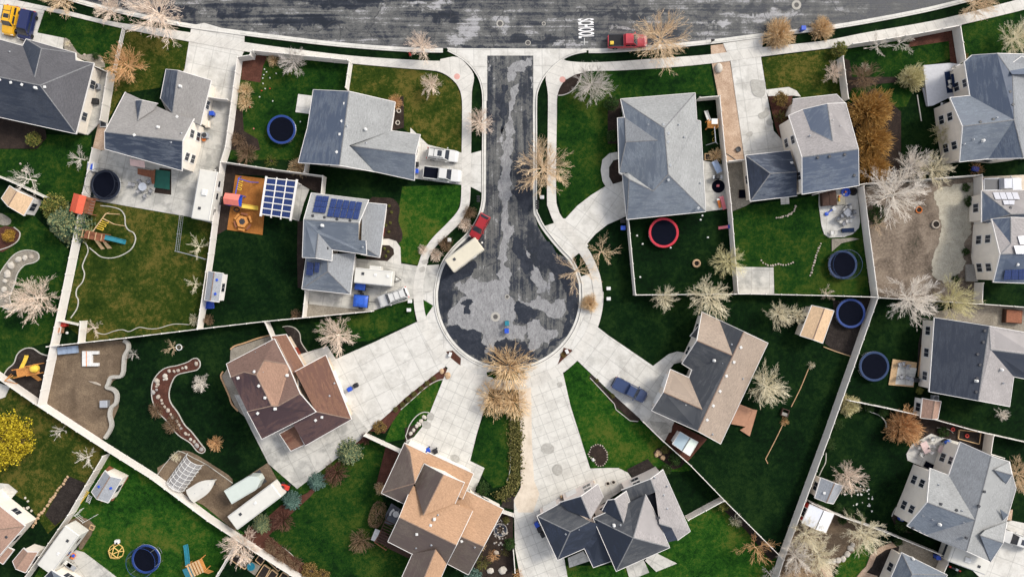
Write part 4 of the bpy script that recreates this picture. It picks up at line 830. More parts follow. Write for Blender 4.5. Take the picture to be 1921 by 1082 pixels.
house('cream-gabled house with white and blue solar panels at the right edge', [
 M_('14', 'a 1240 340 3.4;b 1640 336 3.4;R 1640 505 5.0;c 1640 620 3.6;d 1240 566 3.4;r 1455 512 5.0', 'abRcd', 'abRr=taupe ard=blue_wet drRc=blue_wet', nf='cd', g='ab'),
 M_('14', 'a 1312 545 4.6;k 1450 533 6.2;d 1650 540 4.8;R 1650 790 6.6;c 1650 1012 4.6;b 1325 1000 4.6;p 1375 800 6.6;n 1450 722 6.4', 'akdRcbp', 'akn=blue_wet anp=taupe kdRpn=taupe pRcb=blue_wet')],
 'siding_cream', panels=[(q('14', 1318, 350, 1500, 350, 1520, 402, 1338, 402), 4, 1, 'solar_pale'), (q('14', 1392, 408, 1480, 408, 1476, 440, 1402, 440), 2, 1, 'solar_pale'), (q('14', 1408, 915, 1560, 905, 1560, 985, 1397, 985), 3, 1, 'solar_cell'), (q('14', 1500, 668, 1560, 664, 1560, 728, 1518, 728), 1, 1, 'solar_pale'), (q('14', 1472, 737, 1560, 735, 1560, 798, 1490, 798), 2, 1, 'solar_pale')],
 big=q('14', 1490, 875), vents=q('14', 1447, 463, 1372, 858))
house('house with a broad navy roof slope above a wooden-framed patio', [
 M_('24', 'a 897 216 3.5;T 1295 277 5.7;b 1640 338 3.5;Y 1640 674 3.5;C 1470 641 3.5;c 1440 857 3.5;B 1215 815 5.7;d 860 750 3.5;e 885 390 3.5;k 1305 448 5.6;X 1640 490 5.4', 'aTbYCcBde', 'aTBde=dark_wet TbXk=taupe kXYC=dark_wet TkCcB=taupe')],
 'siding_beige', vents=q('24', 1260, 310, 1250, 393, 1208, 480, 1225, 557, 1205, 655, 1198, 752), big=q('24', 1378, 592, 1196, 672), pipes=q('24', 1395, 690))
house('sprawling pale grey house with a paved dining patio behind it', [
 M_('34', 'A 1085 105 4.6;T 1310 205 6.6;a 1440 247 4.8;s 1460 343 4.6;c 1487 437 4.6;e 1415 682 4.6;f 1390 835 4.6;g 1300 968 4.6;B 1130 892 6.6;n 998 843 4.6;m 835 775 4.6;d 700 710 4.6;P 845 541 6.6;h 866 294 4.6;L 1000 345 4.6;M 1192 668 6.6',
    'ATascefgBnmdPhL', 'ATML=mid LMPh=pale PMmd=slate MBnm=mid TascefgBM=pale', g='fg'),
 M_('34', 'y 1228 778 6.3;u 1265 742 5.9;v 1420 680 4.7;w 1394 834 5.8;x 1303 970 4.7', 'uvwx', 'yuvw=pale ywx=slate', w=0, nf='xu uv'),
 M_('34', 's 1330 305 6.3;t 1462 343 5.8;q 1417 408 4.8;p 1440 245 4.9', 'ptq', 'spt=pale stq=slate', w=0, nf='qp'),
 M_('34', 's 1375 590 5.5;t 1432 630 5.3;q 1396 668 4.9', 'stq', 'stq=slate', w=0, nf='qs st')],
 'siding_cream', vents=q('34', 1258, 462, 1218, 567, 1127, 797, 738, 725, 943, 551, 1056, 596), pipes=q('34', 925, 412, 812, 638, 882, 666, 1108, 686, 1094, 600, 785, 745, 820, 762), big=q('34', 930, 697))
house('house with a slate hip roof at the bottom edge beside a dirt bike', [
 M_('34', 'a 660 905 3.2;b 988 1066 3.2;c 880 1320 3.2;d 550 1160 3.2;r 735 1060 4.9;s 695 1165 4.9', 'abcd', 'abr=slate bcsr=slate cds=slate adsr=slate')],
 'siding_cream', big=q('34', 735, 945))
house('brown roofed house cut off at the lower left corner', [
 M_('30', 'a -30 545 3.4;b 180 712 3.4;c -60 985 3.4;r -140 460 4.7;s -310 780 4.7', 'rabcs', 'rabs=shed_brown sbc=shed_brown', nf='sr'),
 M_('30', 'a -20 960 2.6;b 58 868 2.6;c 98 886 2.5;d 22 985 2.5', 'abcd', 'abcd=shed_brown', w=0)],
 'siding_cream', vents=q('30', 45, 655, 62, 680, 100, 713, 48, 790))
house('grey roofed house under the white camper at the bottom left edge', [
 M_('30', 'a 372 1032 3;b 560 1150 3;c 420 1340 3;d 210 1200 3;r 400 1110 4.6;s 330 1230 4.6', 'abcd', 'abr=slate bcsr=dark cds=dark adsr=dark_wet')], 'siding_cream')
# ================================================================= FENCES
POSTM = {}
def fence(label, pts, h=1.95, style='panel', mat='vinyl_white', step=2.4, name='fence', cat='fence', group=None):
    W = [P(*p) for p in pts]; root = empty(name, W[0], 0, label, cat, group)
    for a, b in zip(W[:-1], W[1:]):
        a, b = a - W[0], b - W[0]; L = (b - a).length
        if style == 'panel':
            mb = MB(); mb.obox(a, b, .05, .06, h - .06); mb.build('panel', mat, root)
            MB().obox(a, b, .10, h - .06, h + .03).build('rail', mat, root); MB().obox(a, b, .09, .04, .16).build('rail', mat, root)
        elif style == 'rail':
            for z in (.25, .6, .95): MB().obox(a, b, .09, z * h, z * h + .12).build('rail', mat, root)
        else:
            mb = MB(); n = max(2, int(L / .35))
            mb.obox(a, b, .04, h - .04, h); mb.obox(a, b, .03, .05, .08); mb.obox(a, b, .03, h * .5, h * .5 + .03)
            for i in range(n + 1):
                p = a.lerp(b, i / n); mb.tube((p.x, p.y, .05), (p.x, p.y, h), .012, n=4)
            mb.build('mesh_panel', mat, root)
        n = max(1, round(L / step)); key = (round(h, 2), style, mat)
        for i in range(n + 1):
            if i == n and b is not W[-1] - W[0] and (b - (W[-1] - W[0])).length > .01: continue
            p = a.lerp(b, i / n)
            if key not in POSTM:
                m = MB(); s = .075 if style != 'wire' else .03
                m.box(-s, s, -s, s, 0, h + .10); m.add([(-s - .02, -s - .02, h + .10), (s + .02, -s - .02, h + .10), (s + .02, s + .02, h + .10), (-s - .02, s + .02, h + .10), (0, 0, h + .2)], [(3, 2, 1, 0), (0, 1, 4), (1, 2, 4), (2, 3, 4), (3, 0, 4)])
                o = m.build('post', mat, root); POSTM[key] = o
            else:
                o = POSTM[key].copy(); COL.objects.link(o); o.parent = root
            o.location = (p.x, p.y, 0); o.rotation_euler = (0, 0, math.atan2(b.y - a.y, b.x - a.x))
    return root
fence('low white rail fence between two front lawns at the upper left', pairs(237, 56, 219, 136), .95, 'rail')
fence('short white vinyl fence closing the narrow side yard of the dark-roofed house', pairs(172, 124, 208, 139))
fence('white vinyl fence beside the narrow side yard of the dark-roofed house', pairs(216, 141, 202, 231))
fence('long white vinyl fence running from the black trampoline patio down to the dirt yard', pairs(188, 283, 164, 394, 133, 545, 111, 646, 88, 756))
fence('long diagonal white vinyl fence along the lower left backyards', pairs(-30, 676, 80, 752, 212, 838, 295, 890, 400, 968, 504, 1037, 600, 1098))
fence('white vinyl fence between the dark garden soil and the grey shed lawn', pairs(207, 850, 143, 958, 90, 1035, 52, 1088))
fence('white vinyl fence along the lower edge of the olive lawn and playground yard', pairs(104, 648, 250, 632, 381, 616, 502, 602, 701, 583))
fence('white vinyl fence running down beside the long driveway and white camper', pairs(480, 104, 478, 112, 455, 115, 433, 280, 424, 309, 402, 477, 392, 545, 381, 615))
fence('white vinyl fence beside the sidewalk behind the blue trampoline yard', pairs(484, 103, 570, 112, 657, 120.5))
fence('short white vinyl fence between the blue trampoline yard and a front lawn', pairs(661, 123, 654, 171))
fence('white vinyl fence between the orange play mulch and the blue trampoline yard', pairs(428, 308, 520, 322, 612, 334, 609, 368))
fence('tiny white vinyl fence joining the L-shaped grey house to the yard fence', pairs(581, 307, 578, 327))
fence('short white vinyl gate fence across the side yard with the blue bin', pairs(398, 188.5, 436, 193.5))
fence('short white vinyl fence below the garage with solar panels', pairs(580, 546, 575, 593))
fence('short white vinyl fence ending at the brown tiled house', pairs(506, 604, 521, 640))
fence('thin white fence closing the small plot beside the red box', pairs(122, 601, 158, 608.5), 1.5)
fence('short white fence stub between the olive lawn and the small plot with the red box', pairs(164, 602, 160, 641), 1.7)
fence('white fence between the climbing tower lawn and the raised garden beds', pairs(450, 1013, 404, 1090), 1.9)
fence('short white vinyl fence from the concrete yard to the orange-tan house', pairs(688, 812, 752, 842))
fence('white vinyl fence on the left side of the red trampoline yard', pairs(1175, 412, 1188, 551))
fence('white vinyl fence along the bottom of the red trampoline yard and beyond', pairs(1188, 553, 1400, 551, 1540, 554, 1633, 557))
fence('white vinyl fence between the pale hip-roofed house and the brown gravel strip', pairs(1306, 190, 1343, 187, 1351, 270, 1364, 386, 1377, 550))
fence('white vinyl fence enclosing the grey gravel side yard', pairs(1360, 307, 1395, 303, 1407, 376))
fence('short white vinyl fence between the upper right front lawn and the golden trees', pairs(1570, 114, 1580, 192))
fence('white vinyl fence beside the sidewalk behind the two leaning white saplings', pairs(1588, 91, 1650, 82, 1720, 70, 1786, 57, 1796, 121))
fence('white vinyl fence along the top of the bare dirt yard', pairs(1524, 366, 1560, 357, 1612, 348, 1720, 340, 1825, 332))
fence('white vinyl fence between the cluttered patio and the bare dirt yard', pairs(1608, 353, 1620, 450, 1634, 555))
fence('very long white vinyl fence running down the right side backyards to the bottom edge', pairs(1634, 559, 1590, 685, 1544, 815, 1521, 877, 1461, 1040, 1443, 1096))
fence('white vinyl fence behind the house with the broad navy roof', pairs(1637, 558, 1740, 564, 1830, 570, 1940, 578))
fence('white vinyl fence between the sand path and the cream-gabled house', pairs(1826, 335, 1828, 495))
fence('short white vinyl fence below the cream-gabled house', pairs(1828, 531, 1826, 567))
fence('white vinyl fence behind the navy-roofed house and the dining patio yard', pairs(1582, 747, 1650, 761, 1714, 775, 1818, 804, 1930, 829))
fence('short white vinyl gate fence above the dining patio house', pairs(1847, 812, 1842, 846, 1866, 853))
fence('white vinyl fence below the white-speckled lawn and sprawling grey house', pairs(1513, 936, 1565, 960, 1645, 988, 1775, 1041))
fence('short white vinyl fence between the blue tarp and the dirt bike', pairs(1773, 1024, 1752, 1072))
fence('thin white fence between the tan and charcoal house and the navy multi-gabled house', pairs(1202, 786, 1236, 819, 1290, 867, 1353, 932, 1461, 1040))
fence('short white vinyl fence from the navy multi-gabled house to the thin diagonal fence', pairs(1350, 932, 1285, 967))
fence('weathered white fence behind the tan roofed shed at the left edge', pairs(-20, 322, 40, 346, 97, 373), 1.8)
fence('short white fence between the orange-tan house and the curved driveway strip', pairs(941, 955, 963, 962), 1.5)
fence('leaning white fence panels beside the rock garden at the bottom', pairs(963, 1026, 966, 1066), 1.4)
fence('low wire dog run fence below the long white camper', pairs(344, 407, 336, 472, 360, 478, 391, 487), 1.2, 'wire', 'plastic_grey')
fence('small white wire pen beside the bare dirt patch', pairs(158, 952, 147, 963, 163, 976, 184, 964), .9, 'wire', 'plastic_white')

# ================================================================= VEGETATION
TREE = {}
def seg_tube(mb, a, b, r0, r1, n=3): mb.tube(a, b, r0, r1, n, False)
def gen_bare(seed, limbs=20, up=.5, dens=1.0):
    rnd = random.Random(seed); tr = MB(); cr = MB(); H = 1.35
    def rv(): return Vector((rnd.uniform(-1, 1), rnd.uniform(-1, 1), rnd.uniform(-1, 1)))
    tr.tube((0, 0, 0), (.02, .01, H * .45), .050, .040, 7); tr.tube((.02, .01, H * .45), (0, .02, H * .9), .040, .015, 6)
    def branch(mb, p, d, L, r, lev):
        n = 3 if lev < 2 else 2
        for i in range(n):
            d = (d + rv() * (.06 if lev < 2 else .12) + Vector((0, 0, .04))).normalized(); e = p + d * L / n
            r1 = r * (.72 if i < n - 1 else .5); seg_tube(mb, p, e, r, r1, 4 if lev < 2 else 3)
            if lev < 4:
                k = [3, 3, 3, 2][lev] if rnd.random() < dens else 2
                for j in range(k):
                    ax = rv().cross(d)
                    if ax.length < 1e-3: continue
                    dd = (Matrix.Rotation(rnd.uniform(.24, .58), 3, ax.normalized()) @ d)
                    q_ = p.lerp(e, rnd.uniform(.3, 1)); branch(cr, q_, dd, L * rnd.uniform(.38, .58), max(r1 * .58, .0040), lev + 1 if lev else 2)
            p, r = e, r1
    for i in range(limbs):
        t = (i + .5) / limbs; az = i * 2.39996 + rnd.uniform(-.3, .3); el = R(8 + 62 * t * up * 1.5)
        z = H * (.28 + .5 * t); L = rnd.uniform(.74, 1.0) * (1 if t < .6 else .85)
        branch(tr, Vector((0, 0, z)), Vector((math.cos(az) * math.cos(el), math.sin(az) * math.cos(el), math.sin(el))), L, .016, 0)
    branch(tr, Vector((0, .02, H * .85)), Vector((0, 0, 1)), .55, .018, 1)
    return tr, cr
def gen_bush(seed, stems=120, flat=.8):
    rnd = random.Random(seed); tr = MB(); cr = MB()
    for i in range(10):
        a = rnd.uniform(0, 6.28); r = rnd.uniform(.1, .5); tr.tube((0, 0, 0), (r * math.cos(a), r * math.sin(a), flat * .6), .028, .012, 4, False)
    for i in range(stems):
        z = rnd.random(); az = i * 2.39996; rr = math.sqrt(1 - (z * .96) ** 2) * rnd.uniform(.72, 1.03) * (1 + .13 * math.sin(az * 3 + seed) + .1 * math.sin(az * 5 + 2 * seed)); tip = Vector((rr * math.cos(az), rr * math.sin(az), z * flat * 1.15 + .08)); b = tip * rnd.uniform(.15, .4); b.z = max(.05, b.z)
        mid = b.lerp(tip, .55) + Vector((rnd.uniform(-.06, .06), rnd.uniform(-.06, .06), rnd.uniform(0, .08)))
        seg_tube(cr, b, mid, .013, .009); seg_tube(cr, mid, tip, .009, .005)
        for j in range(7):
            q_ = mid.lerp(tip, rnd.uniform(-.3, 1)); d = (tip - b).normalized() + Vector((rnd.uniform(-.8, .8), rnd.uniform(-.8, .8), rnd.uniform(-.3, .8)))
            seg_tube(cr, q_, q_ + d.normalized() * rnd.uniform(.10, .24), .0075, .0045)
    return tr, cr
def gen_leaf(seed, n=46, per=46, flat=.9, size=.05, spread=.2, trunk=.3):
    rnd = random.Random(seed); tr = MB(); cr = MB(); tr.tube((0, 0, 0), (0, 0, flat * .9), .06, .03, 6)
    for i in range(n):
        z = rnd.uniform(-.35, 1); az = i * 2.39996 + rnd.uniform(-.4, .4); rr = math.sqrt(max(0, 1 - z * z)) * rnd.uniform(.45, .95); c = Vector((rr * math.cos(az), rr * math.sin(az), flat * (.75 + .62 * z)))
        tr.tube((0, 0, flat * .5), tuple(c), .02, .008, 3, False)
        for j in range(per):
            p = c + Vector((rnd.gauss(0, spread * .55), rnd.gauss(0, spread * .55), rnd.gauss(0, spread * .45))); p.z = max(.04, p.z)
            n_ = Vector((rnd.uniform(-1, 1), rnd.uniform(-1, 1), rnd.uniform(.1, 1.3))).normalized(); t = n_.orthogonal().normalized(); t = Matrix.Rotation(rnd.uniform(0, 6.28), 3, n_) @ t; b = n_.cross(t); s = size * rnd.uniform(.6, 1.3)
            cr.quad(p - t * s - b * s * .6, p + t * s - b * s * .6, p + t * s + b * s * .6, p - t * s * .8 + b * s * .6)
    return tr, cr
def gen_spruce(seed, layers=15, H=2.1):
    rnd = random.Random(seed); tr = MB(); cr = MB(); tr.tube((0, 0, 0), (0, 0, H), .07, .012, 7)
    for l in range(layers):
        t = l / (layers - 1); z = .15 + t * (H - .2); Rr = (1 - t) ** .85 + .07; nb = max(4, int(15 * (1 - t) + 4))
        for k in range(nb):
            az = k * 6.283 / nb + l * .7 + rnd.uniform(-.15, .15); L = Rr * rnd.uniform(.8, 1.08); d = Vector((math.cos(az), math.sin(az), -.18)); o = Vector((0, 0, z)); sd_ = Vector((-math.sin(az), math.cos(az), 0))
            for j in range(7):
                f = (j + 1) / 7; p = o + d * L * f; w_ = .13 * (1.15 - f * .5) * (1 - t * .4)
                for s in (-1, 1, 0):
                    e = p + (d * .55 + sd_ * s * .9 + Vector((0, 0, rnd.uniform(.05, .35)))).normalized() * w_ * rnd.uniform(.9, 1.5)
                    n_ = (e - p).cross(Vector((0, 0, 1))); n_ = n_.normalized() * .035 if n_.length > 1e-4 else sd_ * .035
                    cr.add([p - n_, p + n_, e + n_ * .5 + Vector((0, 0, .03)), e - n_ * .5, e * 1.0 + Vector((0, 0, .05))], [(0, 1, 2, 3), (3, 2, 4)])
    return tr, cr
GEN = dict(bare=lambda s: gen_bare(s), bare_low=lambda s: gen_bare(s, 22, .34), sparse=lambda s: gen_bare(s, 8, .4, .45), bush=lambda s: gen_bush(s), tuft=lambda s: gen_bush(s, 60, .9),
           leaf=lambda s: gen_leaf(s), leafbig=lambda s: gen_leaf(s, 190, 44, .95, .028, .15), spruce=lambda s: gen_spruce(s), spruce_small=lambda s: gen_spruce(s, 9, 1.5), dense=lambda s: gen_bush(s, 330, .95), hedge=lambda s: gen_leaf(s, 40, 40, .5, .05))
HFAC = dict(bare=.95, bare_low=.75, sparse=.8, bush=.5, tuft=.4, leaf=.6, leafbig=.8, spruce=.7, spruce_small=.5, dense=.55, hedge=.4)
def tree(label, x, y, r, kind, mat, name='tree', cat='tree', group=None, var=None, zs=1.0, rz=None):
    v = (int(x * 7 + y * 3) % 2) if var is None else var
    key = (kind, v)
    m = r / PPM * (.86 if 'bare' in kind else .92); zc = m * HFAC[kind] * zs
    root = empty(name, P(x, y, zc) * Vector((1, 1, 0)) if False else Vector((P(x, y, zc).x, P(x, y, zc).y, 0)), random.uniform(0, 6.28) if rz is None else rz, label, cat, group)
    root.scale = (m, m, m * zs)
    tn = 'trunk' if cat == 'tree' else 'stem'; cn = 'crown' if cat == 'tree' else 'foliage'
    if key in TREE:
        for o, nm, mm in zip(TREE[key], (tn, cn), (mat if mat.startswith('twig') else 'bark', mat)):
            c = o.copy(); c.name = nm; COL.objects.link(c); c.parent = root; c.material_slots[0].link = 'OBJECT'; c.material_slots[0].material = MATS[mm]
    else:
        gk = ('g', kind, v)
        if gk not in TREE: TREE[gk] = GEN[kind](v * 31 + len(kind))
        tr, cr = TREE[gk]
        tm = mat if mat.startswith('twig') else 'bark'
        a = tr.build(tn, tm, root); b = cr.build(cn, mat, root); TREE[key] = (a, b)
    return root
T = tree
# bare deciduous trees
for lb, x, y, r, k, m in (
 ('large whitish bare tree overhanging the main road at the upper left', 296, 26, 50, 'bare_low', 'twig_pink'),
 ('bare pinkish tree on the verge left of the large whitish roadside tree', 207, 20, 26, 'bare_low', 'twig_pink'),
 ('bare tan tree on the verge at the top edge above the yellow car', 118, 4, 30, 'bare_low', 'twig_tan'),
 ('bare orange tree leaning over the low white rail fence', 240, 124, 36, 'bare_low', 'twig_orange'),
 ('pale pink bare tree on the verge beside the red hydrant', 791, 87, 28, 'bare', 'twig_pink'),
 ('small white starburst tree with orange tips on the corner lawn', 808, 159, 22, 'bare', 'twig_pink'),
 ('pink bare tree on the narrow verge left of the side street', 900, 231, 26, 'bare_low', 'twig_pink'),
 ('grey bare tree beside the curved corner mulch bed', 1108, 160, 36, 'bare_low', 'twig_grey'),
 ('wide tan bare tree overhanging the red pickup', 1238, 76, 50, 'bare_low', 'twig_tan'),
 ('wide tan bare tree over the right sidewalk of the side street', 1018, 318, 50, 'bare_low', 'twig_tan'),
 ('sparse tan bare tree leaning over the right edge of the turning circle', 1082, 508, 38, 'sparse', 'twig_tan'),
 ('sparse tan bare tree on the lawn right of the turning circle sidewalk', 1128, 472, 30, 'sparse', 'twig_tan'),
 ('pale pink starburst tree on the lawn above the brown house driveway', 633, 629, 37, 'bare', 'twig_pink'),
 ('large pink and white starburst tree beside the curved rock bed', 62, 559, 46, 'bare', 'twig_pink'),
 ('pale yellow bare tree straddling the fence of the red trampoline yard', 1366, 490, 34, 'bare', 'twig_olive'),
 ('large cream bare tree behind the fence corner of the tan and charcoal house', 1332, 558, 42, 'bare', 'twig_cream'),
 ('small cream bare tree crossing the fence below the red trampoline', 1247, 560, 25, 'bare', 'twig_cream'),
 ('cream bare tree left of its smaller twin beside the tan shed', 1461, 590, 26, 'bare', 'twig_cream'),
 ('smaller pale bare tree touching the tan roofed shed', 1497, 591, 21, 'bare', 'twig_cream'),
 ('cream bare tree behind the rust coloured deck', 1440, 725, 40, 'bare', 'twig_cream'),
 ('huge white bare tree in the corner of the dirt yard', 1672, 366, 52, 'bare_low', 'twig_white'),
 ('white bare tree leaning left above the dirt yard fence', 1710, 314, 36, 'bare', 'twig_white'),
 ('white bare tree leaning right above the dirt yard fence', 1752, 318, 36, 'bare', 'twig_cream'),
 ('very large white starburst tree behind the navy-roofed house', 1711, 560, 50, 'bare', 'twig_white'),
 ('yellowish bare tree beside the very large white starburst tree', 1790, 562, 40, 'bare', 'twig_olive'),
 ('small white bare tree in the upper right front lawn beside the fence', 1563, 137, 20, 'bare', 'twig_pink'),
 ('left of two white saplings leaning over the sidewalk fence', 1645, 86, 24, 'sparse', 'twig_white'),
 ('right of two white saplings leaning over the sidewalk fence', 1690, 80, 23, 'sparse', 'twig_white'),
 ('tan bare tree on the verge at the top right edge', 1828, 8, 34, 'bare_low', 'twig_tan'),
 ('cream bare tree above the blue-grey house at the right edge', 1903, 74, 34, 'bare_low', 'twig_cream'),
 ('white bare tree beside the bottom path of the lower right yard', 1622, 1001, 40, 'bare', 'twig_cream'),
 ('white bare tree beside the long fence, topmost of the cluster by the red-sided shed', 1514, 1004, 36, 'bare', 'twig_cream'),
 ('white bare tree at the left of the bottom right cluster', 1494, 1044, 36, 'bare', 'twig_white'),
 ('white bare tree at the right of the bottom right cluster', 1537, 1046, 38, 'bare', 'twig_cream'),
 ('white bare tree cut by the bottom edge in the lower right cluster', 1500, 1082, 36, 'bare', 'twig_tan'),
 ('pale bare tree straddling the fence above the raised garden beds', 455, 1022, 34, 'bare_low', 'twig_pink'),
 ('white sapling on the lawn below the tiny left patio', 150, 298, 20, 'sparse', 'twig_white'),
 ('flattened white sapling beside the weathered left fence', 54, 336, 28, 'sparse', 'twig_white'),
 ('cream sapling beside the wire dog run', 373, 462, 21, 'sparse', 'twig_cream'),
 ('cream sapling near the fence below the dog run', 366, 533, 17, 'sparse', 'twig_cream'),
 ('small tan bare tree beside the ringed post in the deep green lawn', 324, 652, 15, 'sparse', 'twig_tan'),
 ('small white starburst sapling right of the curved rock bed', 376, 718, 17, 'bare', 'twig_white'),
 ('pale sapling in the bottom corner of the olive lawn', 176, 615, 18, 'sparse', 'twig_pink'),
 ('small bare sapling at the edge of the dirt yard wall', 250, 664, 12, 'sparse', 'twig_grey'),
 ('small pale sapling on the olive lawn near the yellow tree', 113, 808, 14, 'sparse', 'twig_white'),
 ('white dead sapling beside the garden soil fence', 164, 857, 20, 'sparse', 'twig_white'),
 ('orange bare tree against the thin diagonal fence at the bottom', 1418, 1026, 32, 'sparse', 'twig_orange'),
 ('grey bare sapling at the bottom edge beside the long right fence', 1444, 1076, 22, 'sparse', 'twig_grey'),
 ('tan pink bare tree beside the small grey shed', 1590, 894, 30, 'bare_low', 'twig_pink'),
 ('tan bare tree at the right edge beside the sprawling grey house', 1911, 890, 34, 'bare_low', 'twig_tan'),
 ('grey and white bare tree lying along the sidewalk fence of the trampoline yard', 551, 118, 26, 'bare_low', 'twig_grey'),
 ('small bare tree at the edge of the dirt yard below the huge white tree', 1645, 421, 18, 'sparse', 'twig_tan'),
 ('small pink bare sapling at the left end of the fence behind the tan shed', 1550, 550, 15, 'sparse', 'twig_pink'),
 ('brown bare tree behind the golden tree row', 1618, 146, 28, 'bare_low', 'twig_brown'),
 ('small white bare sapling in the ring bed at the right edge', 1880, 777, 13, 'bare', 'twig_white'),
): T(lb, x, y, r, k, m, 'bare_tree')
for lb, x, y, r, k, m in (
 ('dense golden tree on the upper right verge, larger of two', 1463, 62, 33, 'dense', 'twig_gold'),
 ('dense golden tree on the upper right verge, smaller of two', 1543, 53, 25, 'dense', 'twig_gold'),
 ('topmost bronze tree in the row beside the deck yard', 1637, 207, 48, 'dense', 'twig_bronze'),
 ('middle bronze tree in the row beside the deck yard', 1641, 262, 41, 'dense', 'twig_bronze'),
 ('lowest bronze tree in the row beside the deck yard', 1641, 314, 36, 'dense', 'twig_bronze'),
 ('large golden tree overhanging the bottom of the turning circle', 955, 690, 55, 'bush', 'twig_gold'),
 ('golden tree on the left of the pair behind the turning circle tree', 927, 750, 40, 'bush', 'twig_gold'),
 ('golden tree on the right of the pair behind the turning circle tree', 962, 756, 38, 'bush', 'twig_gold'),
 ('tan orange tree beside the dining patio', 1700, 803, 38, 'dense', 'twig_orange'),
 ('round olive tree at the corner of the white deck', 1714, 145, 28, 'dense', 'twig_olive'),
 ('tan and olive tree against the wall below the white deck', 1788, 246, 38, 'dense', 'twig_olive'),
): T(lb, x, y, r, k, m, 'golden_tree')
T('bright yellow leafy tree at the left edge', 8, 828, 56, 'leafbig', 'leaf_yellow', 'leafy_tree')
T('large blue-green spruce beside the left fence', 125, 418, 42, 'spruce', 'leaf_bluegold', 'spruce_tree', zs=.85)
T('yellow-green bushy tree beside the large blue-green spruce', 104, 388, 27, 'leaf', 'leaf_mix', 'leafy_tree')
for lb, x, y, r in (('blue-green spruce with golden tips at the top of the concrete yard row', 654, 849, 27), ('second blue-green spruce in the row, beside the concrete yard edge', 593, 903, 19), ('third blue-green spruce in the row, beside the red mower', 546, 940, 20), ('lowest blue-green spruce in the row, beside the white camper end', 490, 984, 20)):
    T(lb, x, y, r, 'spruce', 'leaf_bluegold' if r > 20 or y > 960 else 'leaf_blue', 'spruce_tree', group='spruces along the concrete yard', zs=.6)
